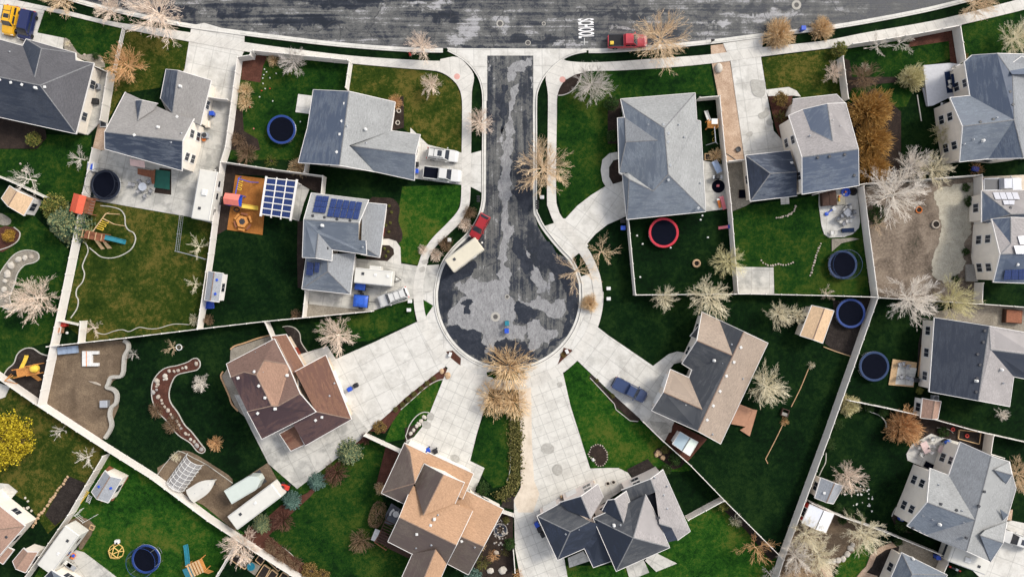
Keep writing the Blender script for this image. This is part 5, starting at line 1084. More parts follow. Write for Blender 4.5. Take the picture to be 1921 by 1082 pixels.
# shrubs
for lb, x, y, r, k, m in (
 ('brown shrub in the orange-brown bed beside the front steps', 740, 191, 18, 'bush', 'twig_orange'),
 ('tall tan shrub against the driveway fence, upper of two', 459, 168, 17, 'bush', 'twig_gold'),
 ('tall tan shrub against the driveway fence, lower of two', 458, 192, 17, 'bush', 'twig_gold'),
 ('golden shrub in the corner bed of the blue trampoline yard', 512, 113, 14, 'bush', 'twig_gold'),
 ('tan shrub below the corner of the L-shaped grey house', 560, 312, 22, 'bush', 'twig_gold'),
 ('brown scrub beside the fence above the orange play mulch', 460, 287, 25, 'bush', 'twig_brown'),
 ('golden brown scrub hugging the fence left of the blue trampoline', 444, 262, 16, 'bush', 'twig_brown'),
 ('green yuccas in the bed above the orange play mulch', 508, 302, 14, 'tuft', 'leaf_mix'),
 ('grey-brown scrub in the verge beside the red hatchback', 880, 398, 16, 'bush', 'twig_brown'),
 ('pinkish scrub in the verge left of the red hatchback', 872, 422, 16, 'bush', 'twig_pink'),
 ('brown scrub in the verge behind the parked white trailer', 835, 457, 17, 'bush', 'twig_brown'),
 ('pinkish scrub in the verge at the left end of the parked white trailer', 818, 478, 15, 'bush', 'twig_pink'),
 ('pinkish shrub on the lawn side of the curving left sidewalk', 793, 468, 12, 'bush', 'twig_pink'),
 ('golden shrub on the verge right of the turning circle', 1106, 569, 19, 'dense', 'twig_gold'),
 ('golden shrub in the dark side yard behind the hip-roofed house', 1344, 291, 17, 'bush', 'twig_gold'),
 ('dark green shrub at the upper left corner of the hip-roofed house', 1147, 195, 16, 'leaf', 'leaf_green'),
 ('bright green shrub beside the left wall of the hip-roofed house', 1148, 256, 13, 'leaf', 'leaf_green'),
 ('yellow-green arborvitae between the sidewalk and the upper right lawn', 1574, 94, 17, 'leaf', 'leaf_mix'),
 ('orange and green shrub beside the front door path', 1463, 187, 16, 'leaf', 'leaf_rusty'),
 ('brown shrub between the front door path and the porch', 1478, 198, 13, 'bush', 'twig_brown'),
 ('green fan-leaved yucca beside the driveway of the grey and blue house', 1464, 219, 15, 'tuft', 'leaf_mix'),
 ('brown shrub under the left end of the curved rock bed', 293, 769, 17, 'bush', 'twig_brown'),
 ('brown shrub below the curved rock bed', 323, 797, 20, 'bush', 'twig_brown'),
 ('round orange shrub right of the lower end of the curved rock bed', 402, 832, 17, 'bush', 'twig_orange'),
 ('reddish bare shrub between the two lower spruces', 527, 978, 26, 'bush', 'twig_rust'),
 ('reddish brown bare shrub below the topmost spruce', 628, 888, 26, 'bush', 'twig_rust'),
 ('round brown bare shrub on the lawn left of the orange-tan house', 676, 1017, 27, 'bush', 'twig_brown'),
 ('dark red shrub beside the corner of the concrete yard', 687, 822, 14, 'bush', 'twig_rust'),
 ('grey-brown shrub against the diagonal fence above the raised beds', 510, 1026, 19, 'bush', 'twig_brown'),
 ('tan shrub against the diagonal fence right of the grey-brown shrub', 530, 1042, 19, 'bush', 'twig_brown'),
 ('tan shrub against the diagonal fence near the bottom edge', 552, 1058, 17, 'bush', 'twig_brown'),
 ('orange ground shrub at the bottom edge beside the diagonal fence', 582, 1070, 18, 'hedge', 'leaf_rusty'),
 ('second orange ground shrub at the bottom edge beside the diagonal fence', 606, 1078, 14, 'hedge', 'leaf_rusty'),
 ('round tan shrub at the left corner of the orange-tan house', 714, 916, 14, 'bush', 'twig_gold'),
 ('round green shrub at the right front corner of the orange-tan house', 905, 916, 15, 'leaf', 'leaf_green'),
 ('green spiky yucca in the rock garden', 905, 1055, 17, 'tuft', 'leaf_mix'),
 ('rust coloured grass clump in the rock garden', 925, 1042, 14, 'tuft', 'twig_orange'),
 ('green shrub beside the driveway in the rock garden', 957, 1020, 13, 'leaf', 'leaf_green'),
 ('dark blue-green shrub at the bottom corner of the orange-tan house', 888, 1078, 18, 'leaf', 'leaf_blue'),
 ('orange grass clump between the leaning fence and the driveway', 972, 1076, 12, 'tuft', 'twig_orange'),
 ('amber shrub at the lower wall of the orange-tan house rock garden', 900, 1022, 13, 'bush', 'twig_gold'),
 ('olive grass clump below the dark pond', 948, 1034, 11, 'tuft', 'leaf_olive'),
 ('green shrub at the top of the rock garden', 950, 975, 8, 'leaf', 'leaf_olive'),
 ('green weed clump at the top right edge of the sand path', 1812, 352, 9, 'hedge', 'leaf_green'),
 ('green weed clump by the fence halfway up the sand path', 1818, 378, 11, 'hedge', 'leaf_green'),
 ('dark green weed clump between the sand path and grey wooden landing', 1812, 472, 8, 'hedge', 'leaf_green'),
 ('dark weed clump at the lower end of the sand path', 1793, 523, 8, 'hedge', 'leaf_green'),
 ('small rusty shrub in the bed between the two left driveways', 712, 800, 14, 'hedge', 'leaf_rusty'),
 ('tan grass clump at the diagonal fence corner near the bottom', 1381, 976, 15, 'tuft', 'twig_cream'),
 ('yellow-green shrub at the fence junction below the navy gabled house', 1355, 948, 13, 'leaf', 'leaf_mix'),
 ('green shrub beside the boulders at the thin diagonal fence, larger of two', 1267, 860, 14, 'leaf', 'leaf_green'),
 ('round olive shrub above the boulders at the thin diagonal fence', 1247, 843, 9, 'leaf', 'leaf_olive'),
 ('green shrub beside the navy gabled house corner', 1250, 880, 11, 'leaf', 'leaf_green'),
 ('olive shrub beside the long right fence below the navy-roofed house yard', 1594, 760, 23, 'dense', 'twig_olive'),
 ('green shrub in the bed by the curved edging, left', 1630, 764, 11, 'leaf', 'leaf_green'),
 ('green shrub in the bed by the curved edging, right', 1657, 772, 11, 'leaf', 'leaf_green'),
 ('green shrub beside the long right fence, upper of two', 1571, 795, 12, 'leaf', 'leaf_green'),
 ('green shrub beside the long right fence, lower of two', 1556, 833, 13, 'leaf', 'leaf_green'),
 ('round green shrub below the fence beside the red-sided shed', 1580, 974, 10, 'leaf', 'leaf_green'),
 ('round green shrub above the fence, left of three', 1572, 950, 9, 'leaf', 'leaf_green'),
 ('round green shrub above the fence, middle of three', 1592, 960, 10, 'leaf', 'leaf_green'),
 ('round green shrub above the fence, right of three', 1613, 967, 10, 'leaf', 'leaf_green'),
 ('small green shrub at the corner above the dark path bed', 1684, 1014, 10, 'leaf', 'leaf_green'),
 ('wide green shrub at the lower left corner of the sprawling grey house', 1690, 985, 15, 'hedge', 'leaf_green'),
 ('yellow-green shrub beside the patio steps of the navy-roofed house', 1724, 732, 8, 'leaf', 'leaf_mix'),
 ('small brown shrub where the thin line crosses the deep green lawn', 1472, 790, 10, 'tuft', 'twig_orange'),
 ('small tan shrub at the top of the thin line in the deep green lawn', 1522, 685, 9, 'tuft', 'twig_cream'),
 ('orange yellow shrub in the left edge rock bed', 18, 443, 14, 'leaf', 'leaf_amber'),
 ('tan shrub in the bed under the pinkish fence corner of the tan house yard', 555, 590, 13, 'bush', 'twig_brown'),
 ('dark scrub at the fence corner of the deep green yard', 390, 600, 12, 'bush', 'twig_brown'),
 ('tan scrub beside the olive lawn fence', 366, 600, 14, 'tuft', 'twig_cream'),
 ('tan shrub in the dirt pen beside the hoop greenhouse', 330, 856, 12, 'tuft', 'twig_cream'),
 ('green shrub in the small left front bed', 180, 105, 8, 'leaf', 'leaf_green'),
 ('tan shrub in the small left front bed', 128, 82, 8, 'tuft', 'twig_cream'),
 ('green scrub in the side bed below the dark-roofed house', 64, 262, 16, 'leaf', 'leaf_mix'),
 ('green bush under the huge white tree in the dirt yard', 1646, 402, 20, 'hedge', 'leaf_green'),
 ('orange brown bush beside the deck at the right front corner', 1809, 108, 9, 'hedge', 'leaf_rusty'),
 ('white twiggy bush in the brown bed behind the deck lawn', 1622, 128, 12, 'tuft', 'twig_pink'),
 ('reddish scrub left of the pickup at the right edge', 1832, 318, 16, 'tuft', 'twig_orange'),
 ('green shrub in the dining patio bed', 1770, 810, 12, 'hedge', 'leaf_green'),
 ('golden shrub in the mulch triangle right of the turning circle', 1056, 665, 6, 'hedge', 'leaf_rusty'),
 ('olive evergreen clump in the garden of the orange-tan house', 896, 1040, 11, 'tuft', 'leaf_olive'),
): T(lb, x, y, r, k, m, 'shrub', 'shrub')
k = 0
for t, pts in (('22', (20, 810, 65, 770, 112, 730, 160, 692, 205, 658)), ('21', (1400, 880, 1450, 845, 1490, 808, 1530, 770))):
    for x, y in q(t, *pts):
        T('small round olive bush in the row beside the brown house driveway', x, y, 6, 'leaf', 'leaf_olive', 'shrub', 'shrub', 'bushes along the brown house driveway')
for x, y in q('22', 1390, 670, 1505, 785) + q('23', 35, 780): T('small round olive bush in the strip beside the blue pickup driveway', x, y, 4.5, 'leaf', 'leaf_olive', 'shrub', 'shrub', 'bushes beside the blue pickup driveway')
for x, y in q('11', 1370, 495, 1362, 572, 1352, 637, 1355, 450, 1330, 590, 1320, 760, 1345, 780, 1330, 815): T('tiny green plant in the dark mulch beside the house with solar panels', x, y, 3.2, 'leaf', 'leaf_mix', 'plant', 'plant', 'plants in the dark mulch')
# low hedge between the lawn and the long driveway
hl = smooth(q('22', 800, 900, 800, 1000, 800, 1082) + q('32', 805, 60, 805, 200, 800, 320, 780, 420, 730, 470, 690, 490), 5)
W = [P(*p) for p in resample(hl, 30)]; root = empty('hedge', W[0], 0, 'low olive and orange hedge strip along the long pale driveway', 'hedge'); rnd = random.Random(4); mb = MB(); st = MB()
for i, p in enumerate(W):
    p = p - W[0]; st.tube((p.x, p.y, 0), (p.x, p.y, .4), .03, .015, 4)
    for j in range(130):
        c = p + Vector((rnd.gauss(0, .5), rnd.gauss(0, .4), abs(rnd.gauss(.22, .12)) + .03)); n_ = Vector((rnd.uniform(-1, 1), rnd.uniform(-1, 1), rnd.uniform(.3, 1.4))).normalized(); t = n_.orthogonal().normalized(); b = n_.cross(t); s = rnd.uniform(.05, .11)
        mb.quad(c - t * s - b * s, c + t * s - b * s, c + t * s + b * s, c - t * s + b * s)
mb.build('foliage', 'leaf_olive', root); st.build('stem', 'bark', root)
# clipped oval hedge beside the orange-tan house
c = P(709, 962); root = empty('hedge', c, R(72), 'clipped oval brown hedge beside the white patio table', 'hedge'); mb = MB(); st = MB()
for i in range(2600):
    a = rnd.uniform(0, 6.28); z = rnd.uniform(.1, 1.35); f = (1 - max(0, z - .9) * .9) * rnd.uniform(.9, 1.02) if rnd.random() < .6 else math.sqrt(rnd.random()) * .95
    if f < .85: z = 1.3 + rnd.uniform(-.12, .08)
    p = Vector((2.0 * f * math.copysign(abs(math.cos(a)) ** .8, math.cos(a)), 1.15 * f * math.copysign(abs(math.sin(a)) ** .8, math.sin(a)), z)); seg_tube(mb, p, p + Vector((rnd.uniform(-.1, .1), rnd.uniform(-.1, .1), rnd.uniform(.05, .2))), .022, .012)
for i in range(8): st.tube((rnd.uniform(-1, 1), rnd.uniform(-.5, .5), 0), (rnd.uniform(-1.5, 1.5), rnd.uniform(-.8, .8), 1.2), .05, .02, 5)
mb.build('foliage', 'twig_brown', root); st.build('stem', 'bark', root)
# ================================================================= VEHICLES
def head(dx, dy): return math.atan2(-dy, dx)
WHEEL = {}
def wheel(root, x, y, r, w_=.24):
    key = round(r, 2)
    if key not in WHEEL:
        m = MB(); m.lathe([(r * .62, -w_ / 2), (r * .94, -w_ / 2), (r, -w_ * .3), (r, w_ * .3), (r * .94, w_ / 2), (r * .62, w_ / 2)], 20); m.F.append(tuple(range(19, -1, -1)))
        t = m.build('wheel', 'rubber_black', root)
        m = MB(); m.lathe([(r * .6, -w_ * .42), (r * .6, w_ * .42), (r * .5, w_ * .5), (r * .15, w_ * .53)], 14); rm = m.build('rim', 'metal_grey', t); WHEEL[key] = t
    else: t = copy_tree(WHEEL[key], root)
    t.location = (x, y, r); t.rotation_euler = (R(90), 0, 0); return t
def car(label, name, cat, x, y, dx, dy, L, Wd, H, pt, kind, roof=None, bed='rubber_black', extra=None):
    root = empty(name, Vector((P(x, y, .9).x, P(x, y, .9).y, .06)), head(dx, dy), label, cat); w = Wd / 2
    belt = H * .60; hood = H * .57
    def fx(u): return (u - .5) * L
    st = []
    for u, wf, zt in ((0, .80, .50), (.02, .91, .90), (.06, .97, .99), (.25, 1, 1), (.6, 1, 1), (.74, .995, 1.0), (.80, .98, .965), (.92, .955, .90), (.97, .88, .80), (1, .74, .52)):
        st.append((fx(u), w * wf, belt * zt))
    mb = MB(); n = 9; V = []; F = []
    for X_, ww, zt in st:
        V += [(X_, -ww * .96, .26), (X_, -ww, .45), (X_, -ww * .985, zt * .82), (X_, -ww * .90, zt), (X_, 0, zt + .03), (X_, ww * .90, zt), (X_, ww * .985, zt * .82), (X_, ww, .45), (X_, ww * .96, .26)]
    last = len(st) - 1
    for i in range(last):
        for j in range(n):
            F.append((i * n + j, i * n + (j + 1) % n, (i + 1) * n + (j + 1) % n, (i + 1) * n + j))
    F += [tuple(range(n - 1, -1, -1)), tuple(range(last * n, last * n + n))]
    body = mb.add(V, F).build('body', pt, root, smooth_=False)
    C = dict(suv=(.03, .08, .60, .72), hatch=(.05, .17, .55, .74), van=(.02, .06, .68, .86), pickup=(.40, .43, .62, .74))[kind]
    b0, r0, r1, b1 = [fx(u) for u in C]; wb, wr = w * .90, w * .72; zb, zr = belt - .02, H
    B4 = [(b0, -wb, zb), (b1, -wb, zb), (b1, wb, zb), (b0, wb, zb)]; R4 = [(r0, -wr, zr), (r1, -wr, zr), (r1, wr, zr), (r0, wr, zr)]
    S4 = [(r0 - (r0 - b0) * .12, -wr - .04, zr - .09), (r1 + (b1 - r1) * .12, -wr - .04, zr - .09), (r1 + (b1 - r1) * .12, wr + .04, zr - .09), (r0 - (r0 - b0) * .12, wr + .04, zr - .09)]
    m = MB(); q_ = lambda a, b, i, j: (a + i, a + j, b + j, b + i)
    m.add(B4 + S4 + R4, [q_(0, 4, i, (i + 1) % 4) for i in range(4)] + [q_(4, 8, i, (i + 1) % 4) for i in range(4)] + [(8, 9, 10, 11)]); m.build('cabin', pt, root)
    def glass(nm, a, b, c, d, k=.1, off=.015):
        a, b, c, d = map(Vector, (a, b, c, d)); ce = (a + b + c + d) / 4; nn = (b - a).cross(d - a).normalized()
        if nn.dot(ce - Vector((fx(.4), 0, H * .6))) < 0: nn = -nn
        MB().slab([p.lerp(ce, k) + nn * off for p in (a, b, c, d)], .008).build(nm, 'window_glass', root)
    glass('windshield', B4[1], B4[2], R4[2], R4[1], .09); glass('rear_window', B4[3], B4[0], R4[0], R4[3], .12)
    for s in (0, 1):
        y0, yr = (-wb, -wr) if s == 0 else (wb, wr)
        for f0, f1 in (((.04, .46), (.5, .94)) if kind != 'pickup' else ((.1, .5), (.54, .95))):
            lo = lambda f: (b0 + (b1 - b0) * f, y0, zb); hi = lambda f: (r0 + (r1 - r0) * f, yr, zr - .05)
            glass('side_window', lo(f0), lo(f1), hi(f1), hi(f0), .07)
    if roof: MB().box(fx(.36), fx(.5), -wr * .6, wr * .6, H - .005, H + .012).build('sunroof', 'window_glass', root)
    if kind in ('suv', 'van') and extra != 'norack':
        for s in (-1, 1): MB().box(r0 + .15, r1 - .2, s * wr * .9 - .03, s * wr * .9 + .03, H + .0, H + .06).build('roof_rail', 'metal_dark', root)
        for u in (.2, .42): MB().box(r0 + (r1 - r0) * u * 1.6, r0 + (r1 - r0) * u * 1.6 + .05, -wr * .87, wr * .87, H + .02, H + .055).build('crossbar', 'metal_dark', root)
    if kind == 'pickup':
        MB().box(fx(.015), fx(.385), -w * .82, w * .82, belt + .005, belt + .045, .02).build('bed', bed, root)
        for s in (-1, 1): MB().box(fx(.01), fx(.39), s * w * .87 - .05, s * w * .87 + .05, belt - .02, belt + .06).build('bed_rail', 'car_black' if pt == 'car_crimson' else pt, root)
        MB().box(fx(.0), fx(.013), -w * .8, w * .8, .5, belt + .05).build('tailgate', pt, root)
    for s in (-1, 1):
        MB().box(fx(.945), fx(.985), s * w * .7 - .16, s * w * .7 + .16, belt * .62, belt * .80).build('headlight', 'plastic_white', root)
        MB().box(fx(.004), fx(.03), s * w * .8 - .09, s * w * .8 + .09, belt * .62, belt * .92).build('taillight', 'plastic_red', root)
        MB().box(b1 - .45, b1 - .27, s * (w + .09) - .1, s * (w + .09) + .1, belt - .02, belt + .15, .03).build('mirror', pt, root)
        for u in (.19, .81): wheel(root, fx(u), s * (w - .11), .34 if kind in ('hatch', 'van') else .38)
    for u, s in ((0, -1), (1, 1)): MB().box(fx(u) - .07, fx(u) + .07, -w * .78, w * .78, .32, .52, .03).build('bumper', 'metal_dark' if pt != 'car_white' else pt, root)
    return root
car('yellow sport utility vehicle parked nose down beside the dark blue van', 'parked_car', 'car', 18.5, 38, -10, 50, 4.5, 1.85, 1.75, 'car_yellow', 'suv', True)
car('dark blue van parked on the driveway beside the yellow vehicle', 'parked_car', 'car', 49, 47, -11, 46, 4.6, 1.9, 1.75, 'car_blue', 'van', extra='norack')
pk = car('red pickup with a black covered bed parked on the main road', 'pickup_truck', 'pickup', 1177.5, 77, 76, -1.5, 6.0, 2.0, 1.85, 'car_crimson', 'pickup')
MB().box(-2.75, -2.2, -.72, -.2, 1.16, 1.5, .04).build('toolbox', 'plastic_yellow', pk)
car('red hatchback parked at the kerb in front of the white trailer', 'parked_car', 'car', 899.5, 425, -24, 44, 4.1, 1.8, 1.5, 'car_red', 'hatch')
car('white sport utility vehicle with roof rails parked above the white pickup', 'parked_car', 'car', 830, 290.5, 60, 8, 4.75, 1.9, 1.8, 'car_white', 'suv', True)
car('white pickup with a black bed cover parked nearest the two bins by the garage', 'pickup_truck', 'pickup', 830, 327, 70, 8, 5.75, 2.0, 1.9, 'car_white', 'pickup', bed='mat_black')
car('dark steel blue pickup on the driveway of the tan and charcoal house', 'pickup_truck', 'pickup', 1182, 731.5, 60, 31, 5.5, 1.95, 1.85, 'car_steel', 'pickup', bed='car_steel')
car('white sport utility vehicle with roof bars parked by the blue tarp trailer', 'parked_car', 'car', 737.5, 557, -54, 20, 4.6, 1.9, 1.8, 'car_white', 'suv')
car('silver cab pickup with a black bed at the right edge', 'pickup_truck', 'pickup', 1880, 346, 80, -2, 6.0, 2.0, 1.9, 'car_silver', 'pickup', bed='car_black')
car('white car with a dark sunroof parked at the lower right garage', 'parked_car', 'car', 1908, 1012, -40, -13, 4.7, 1.9, 1.75, 'car_white', 'suv', True, extra='norack')
def camper(label, x, y, dx, dy, L, Wd, H, mat='rv_white', name='travel_trailer', cat='trailer', ac=1, vents=2, nose=False, hitch=1, slide=False, band=None):
    root = empty(name, Vector((P(x, y, H).x, P(x, y, H).y, .06)), head(dx, dy), label, cat); h, w = L / 2, Wd / 2; z0 = .55
    m = MB()
    if nose: m.poly([(-h, -w), (h - w, -w), (h, -w * .35), (h, w * .35), (h - w, w), (-h, w)], z0, H)
    else: m.box(-h, h, -w, w, z0, H, .10)
    m.build('body', mat, root)
    m = MB(); m.box(-h + .1, h - .1, -w + .1, w - .1, .38, .55); m.build('chassis', 'metal_dark', root)
    for i in range(ac): MB().box(h * .1 - .45, h * .1 + .45, -.38, .38, H, H + .24, .06).build('air_conditioner', 'plastic_white', root)
    for i in range(vents):
        xx = -h * .55 + i * L * .33; MB().box(xx - .2, xx + .2, .15, .55, H, H + .09, .02).build('roof_vent', 'metal_dark' if i == 0 else 'plastic_white', root)
    MB().box(-h + .12, h - .12, w - .14, w - .10, H, H + .03).build('gutter_strip', 'plastic_grey', root); MB().box(-h + .12, h - .12, -w + .10, -w + .14, H, H + .03).build('gutter_strip', 'plastic_grey', root)
    for s in (-1, 1):
        for u in (-.6, .05, .55): MB().box(u * h - .45, u * h + .45, s * w - .012, s * w + .012, 1.5, 2.1).build('window', 'window_glass', root)
        for u in (-.16, .02): wheel(root, u * h, s * (w - .1), .36)
    MB().box(h * .25, h * .25 + .65, -w - .025, -w, .65, 2.35).build('door', 'plastic_white', root)
    if slide: MB().box(-h * .25, h * .35, w - .05, w + .5, 1.0, H - .1, .04).build('slide_out', mat, root)
    if band: MB().box(-h + .05, h - .05, -w - .008, w + .008, 1.15, 1.35).build('stripe', band, root)
    if hitch:
        t = MB(); t.tube((h, -.5, .45), (h + 1.0, 0, .45), .045); t.build('tongue_bar', 'metal_dark', root); t = MB(); t.tube((h, .5, .45), (h + 1.0, 0, .45), .045); t.build('tongue_bar', 'metal_dark', root)
        t = MB(); t.lathe([(.01, .5), (.15, .5), (.16, .85), (.05, .98)], 12, (h + .35, 0, 0)); t.build('gas_bottle', 'plastic_white', root)
    return root
camper('white enclosed trailer parked at the kerb behind the red hatchback', 871, 478, 56, -42, 5.7, 2.35, 2.5, 'rv_cream', ac=0, vents=1, hitch=1)
camper('white camper with a side slide-out parked beside the house with solar panels', 700, 519.5, 70, 7, 5.6, 2.3, 2.8, slide=True, vents=3, ac=0)
camper('long white camper parked beside the concrete patio and driveway fence', 383.5, 366, 16, -92, 7.4, 2.75, 3.0, ac=1, vents=2)
camper('pale green-white enclosed trailer with a pointed nose in the gravel pad', 457, 915, 57, -34, 5.4, 2.3, 2.4, 'rv_green', nose=True, ac=0, vents=0, hitch=0)
camper('long white camper parked along the gravel pad beside the spruces', 477, 950, 88, -66, 8.2, 2.5, 3.0, ac=0, vents=2, hitch=0)
camper('white camper parked tight against the fence at the lower left', 109, 1031, -48, 66, 7.2, 2.6, 2.9, ac=0, vents=2, hitch=0)
mh_ = camper('blue-white motorhome parked below the sprawling grey house', 1818, 1050, -70, -26, 6.0, 2.5, 3.0, ac=1, vents=1, name='motorhome', cat='motorhome', hitch=0, band='plastic_blue')
MB().slab([(2.62, -1.15, 3.03), (2.62, 1.15, 3.03), (3.1, 1.1, 1.7), (3.1, -1.1, 1.7)], .08).build('windshield', 'window_glass', mh_)
def utility(label, x, y, dx, dy, L, Wd):
    root = empty('utility_trailer', Vector((P(x, y, .8).x, P(x, y, .8).y, .16)), head(dx, dy), label, 'trailer'); h, w = L / 2, Wd / 2
    MB().box(-h, h, -w, w, .45, .55).build('chassis', 'metal_dark', root)
    for s in (-1, 1): MB().box(-h, h, s * w - .03, s * w + .03, .55, .95).build('side_panel', 'metal_dark', root); wheel(root, 0, s * (w + .18), .32)
    rnd = random.Random(3); V = []; nx, ny = 9, 7
    for i in range(nx):
        for j in range(ny):
            u, v = i / (nx - 1) * 2 - 1, j / (ny - 1) * 2 - 1; e = max(abs(u), abs(v)); V.append((u * h * .96, v * w * .96, 1.18 - .32 * e ** 4 + rnd.uniform(-.05, .05)))
    MB().add(V, [(i * ny + j, (i + 1) * ny + j, (i + 1) * ny + j + 1, i * ny + j + 1) for i in range(nx - 1) for j in range(ny - 1)]).build('tarp', 'tarp_blue', root, smooth_=True)
    t = MB(); t.tube((h, 0, .5), (h + 1.1, 0, .5), .05); t.build('tongue_bar', 'metal_dark', root)
utility('trailer covered by a bright blue tarp beside the white vehicle with roof bars', 677, 564.5, 60, 6, 2.3, 1.9)
utility('smaller blue tarp covered trailer half hidden under the white camper', 676, 537, 60, 6, 1.7, 1.2)
# boat under a white cover
root = empty('boat', Vector((P(381, 915, 1).x, P(381, 915, 1).y, .06)), head(50, -32), 'white covered boat pointing up right in the dirt pen', 'boat'); V = []; F = []; ns = 11
for i in range(ns):
    u = i / (ns - 1); ww = 1.12 * (1 - max(0, (u - .35) / .65) ** 2.2) + .02; xx = (u - .5) * 4.6
    V += [(xx, -ww * .35, .5), (xx, -ww, 1.05 + .15 * u), (xx, -ww * .55, 1.32 + .1 * u), (xx, 0, 1.42 + .1 * u - .1 * (u > .85)), (xx, ww * .55, 1.32 + .1 * u), (xx, ww, 1.05 + .15 * u), (xx, ww * .35, .5)]
F = [(i * 7 + j, i * 7 + (j + 1) % 7, (i + 1) * 7 + (j + 1) % 7, (i + 1) * 7 + j) for i in range(ns - 1) for j in range(7)] + [tuple(range(6, -1, -1)), tuple(range((ns - 1) * 7, ns * 7))]
hv = [i for i in range(len(V))]
MB().add(V, F).build('hull', 'rv_white', root)
t = MB(); t.box(-1.9, 1.7, -.5, .5, .38, .48); t.build('boat_trailer', 'metal_dark', root)
for s in (-1, 1): wheel(root, -.6, s * .72, .32)
MB().box(-2.55, -2.3, -.2, .2, .6, 1.25, .05).build('outboard_motor', 'plastic_black', root)
for xx in (-1.2, 0.1, 1.2): t = MB(); t.tube((xx, 0, 1.38), (xx, 0, 1.52), .07, .05, 8); t.build('cover_support', 'plastic_grey', root)
# dirt bike
root = empty('dirt_bike', P(1785, 1062), head(50, 22), 'red and white dirt bike parked on the grey gravel', 'motorcycle')
for xx in (-.68, .72):
    m = MB(); m.lathe([(.22, -.05), (.34, -.05), (.36, 0), (.34, .05), (.22, .05)], 18); o = m.build('wheel', 'rubber_black', root); o.location = (xx, 0, .36); o.rotation_euler = (R(90), 0, 0)
m = MB(); m.tube((-.68, 0, .36), (0, 0, .6), .05); m.tube((0, 0, .6), (.5, 0, .95), .06); m.tube((.5, 0, .95), (.72, 0, .36), .045); m.build('frame', 'metal_grey', root)
MB().box(-.6, .05, -.13, .13, .82, .95, .03).build('seat', 'plastic_black', root); MB().box(.05, .45, -.17, .17, .75, 1.0, .04).build('fuel_tank', 'plastic_white', root)
MB().box(-.95, -.55, -.12, .12, .78, .86, .02).build('fender', 'plastic_red', root); MB().box(.55, 1.0, -.12, .12, .78, .84, .02).build('fender', 'plastic_red', root)
m = MB(); m.tube((.42, -.42, 1.1), (.42, .42, 1.1), .025); m.build('handlebar', 'metal_dark', root)

# ================================================================= SHEDS AND CANOPIES
def shed(label, px4, rel, e, r, mat, wall, **k):        # eave corners a b c d in the photo, ridge along ab..dc
    a, b, c, d = px4; m1 = ((a[0] + d[0]) / 2, (a[1] + d[1]) / 2); m2 = ((b[0] + c[0]) / 2, (b[1] + c[1]) / 2)
    up = lambda p: ((p[0] - 960.5) * (1 - e / CAM_H) / (1 - r / CAM_H) + 960.5, (p[1] - 541) * (1 - e / CAM_H) / (1 - r / CAM_H) + 541)
    m1, m2 = up(m1), up(m2); z = lambda k_, p, h: '%s %.2f %.2f %.2f' % (k_, p[0], p[1], h)
    v = ';'.join([z('a', a, e), z('b', b, e), z('c', c, e), z('d', d, e), z('p', m1, r), z('q', m2, r)])
    return house(label, [dict(t='px', v=v, o='abqcdp', f='abqp=%s pqcd=%s' % (mat, k.pop('mat2', mat)), **{'in': .15, 'd': k.pop('d', 'bq')})], wall, name='shed', cat='shed', **k)
shed('grey shed on a brown base beside the diagonal fence corner', pairs(172, 922, 197, 883, 228, 898, 203, 942), 0, 2.3, 3.1, 'shed_grey', 'siding_cream', vents=pairs(186, 912, 208, 915), ven='plastic_blue')
o = A('shed_base', 'slab', 'wood_red', pairs(206, 873, 241, 895, 213, 938, 190, 940, 190, 890))
shed('tan shingled shed beside the blue trampoline at the long right fence', pairs(1501, 629, 1523, 573, 1564, 583, 1543, 643), 0, 2.4, 3.0, 'shed', 'siding_beige')
shed('brown shed with a white front below the navy-roofed house', pairs(1727, 783, 1731, 747, 1765, 753, 1759, 785), 0, 2.2, 2.9, 'shed_brown', 'siding_white')
shed('small grey shed beside the tan pink tree and long fence', pairs(1529, 933, 1540, 896, 1582, 911, 1563, 944), 0, 2.2, 3.0, 'shed_grey', 'siding_beige', vents=pairs(1546, 924), ven='plastic_white')
shed('white roofed shed with a red end wall', pairs(1505, 980, 1520, 946, 1564, 964, 1549, 998), 0, 2.2, 2.8, 'white_roof', 'plastic_red', mat2='white_roof')
shed('pale teal roofed shed beside the tan and charcoal house', pairs(1262, 832, 1276, 810, 1309, 829, 1294, 854), 0, 2.2, 2.9, 'teal_roof', 'siding_white', mat2='green_roof')
shed('tan roofed shed with a white open front at the left edge', pairs(3, 372, 18, 349, 63, 372, 45, 404), 0, 2.3, 3.3, 'shed', 'siding_white')
shed('brown roofed shed with a cream front beside the lower left house', pairs(24, 1052, 44, 1028, 71, 1035, 48, 1073), 0, 2.3, 3.0, 'shed_brown', 'siding_cream')
shed('small grey playhouse shed with a blue slide beside the driveway fence', pairs(384, 562, 391, 509, 418, 513, 410, 566), 0, 2.2, 2.7, 'shed_grey', 'siding_white', vents=pairs(407, 525, 404, 551), ven='plastic_blue')
c = P(396, 572); root = empty('slide', c, head(30, -3), 'blue plastic slide with a white ladder at the end of the grey playhouse shed', 'slide')
m = MB()
for a, b in zip([(-1.1, .1, .2), (-.4, .05, .35), (.4, 0, .75), (1.0, -.02, 1.3)][:-1], [(-.4, .05, .35), (.4, 0, .75), (1.0, -.02, 1.3)]):
    m.slab([(a[0], a[1] - .5, a[2]), (b[0], b[1] - .5, b[2]), (b[0], b[1] + .5, b[2]), (a[0], a[1] + .5, a[2])], .06)
m.build('chute', 'plastic_blue', root)
for s in (-.52, .52): m = MB(); m.pipe([(-1.1, s + .1, .32), (-.4, s + .05, .5), (.4, s, .9), (1.0, s, 1.45)], .05); m.build('side_rail', 'plastic_blue', root)
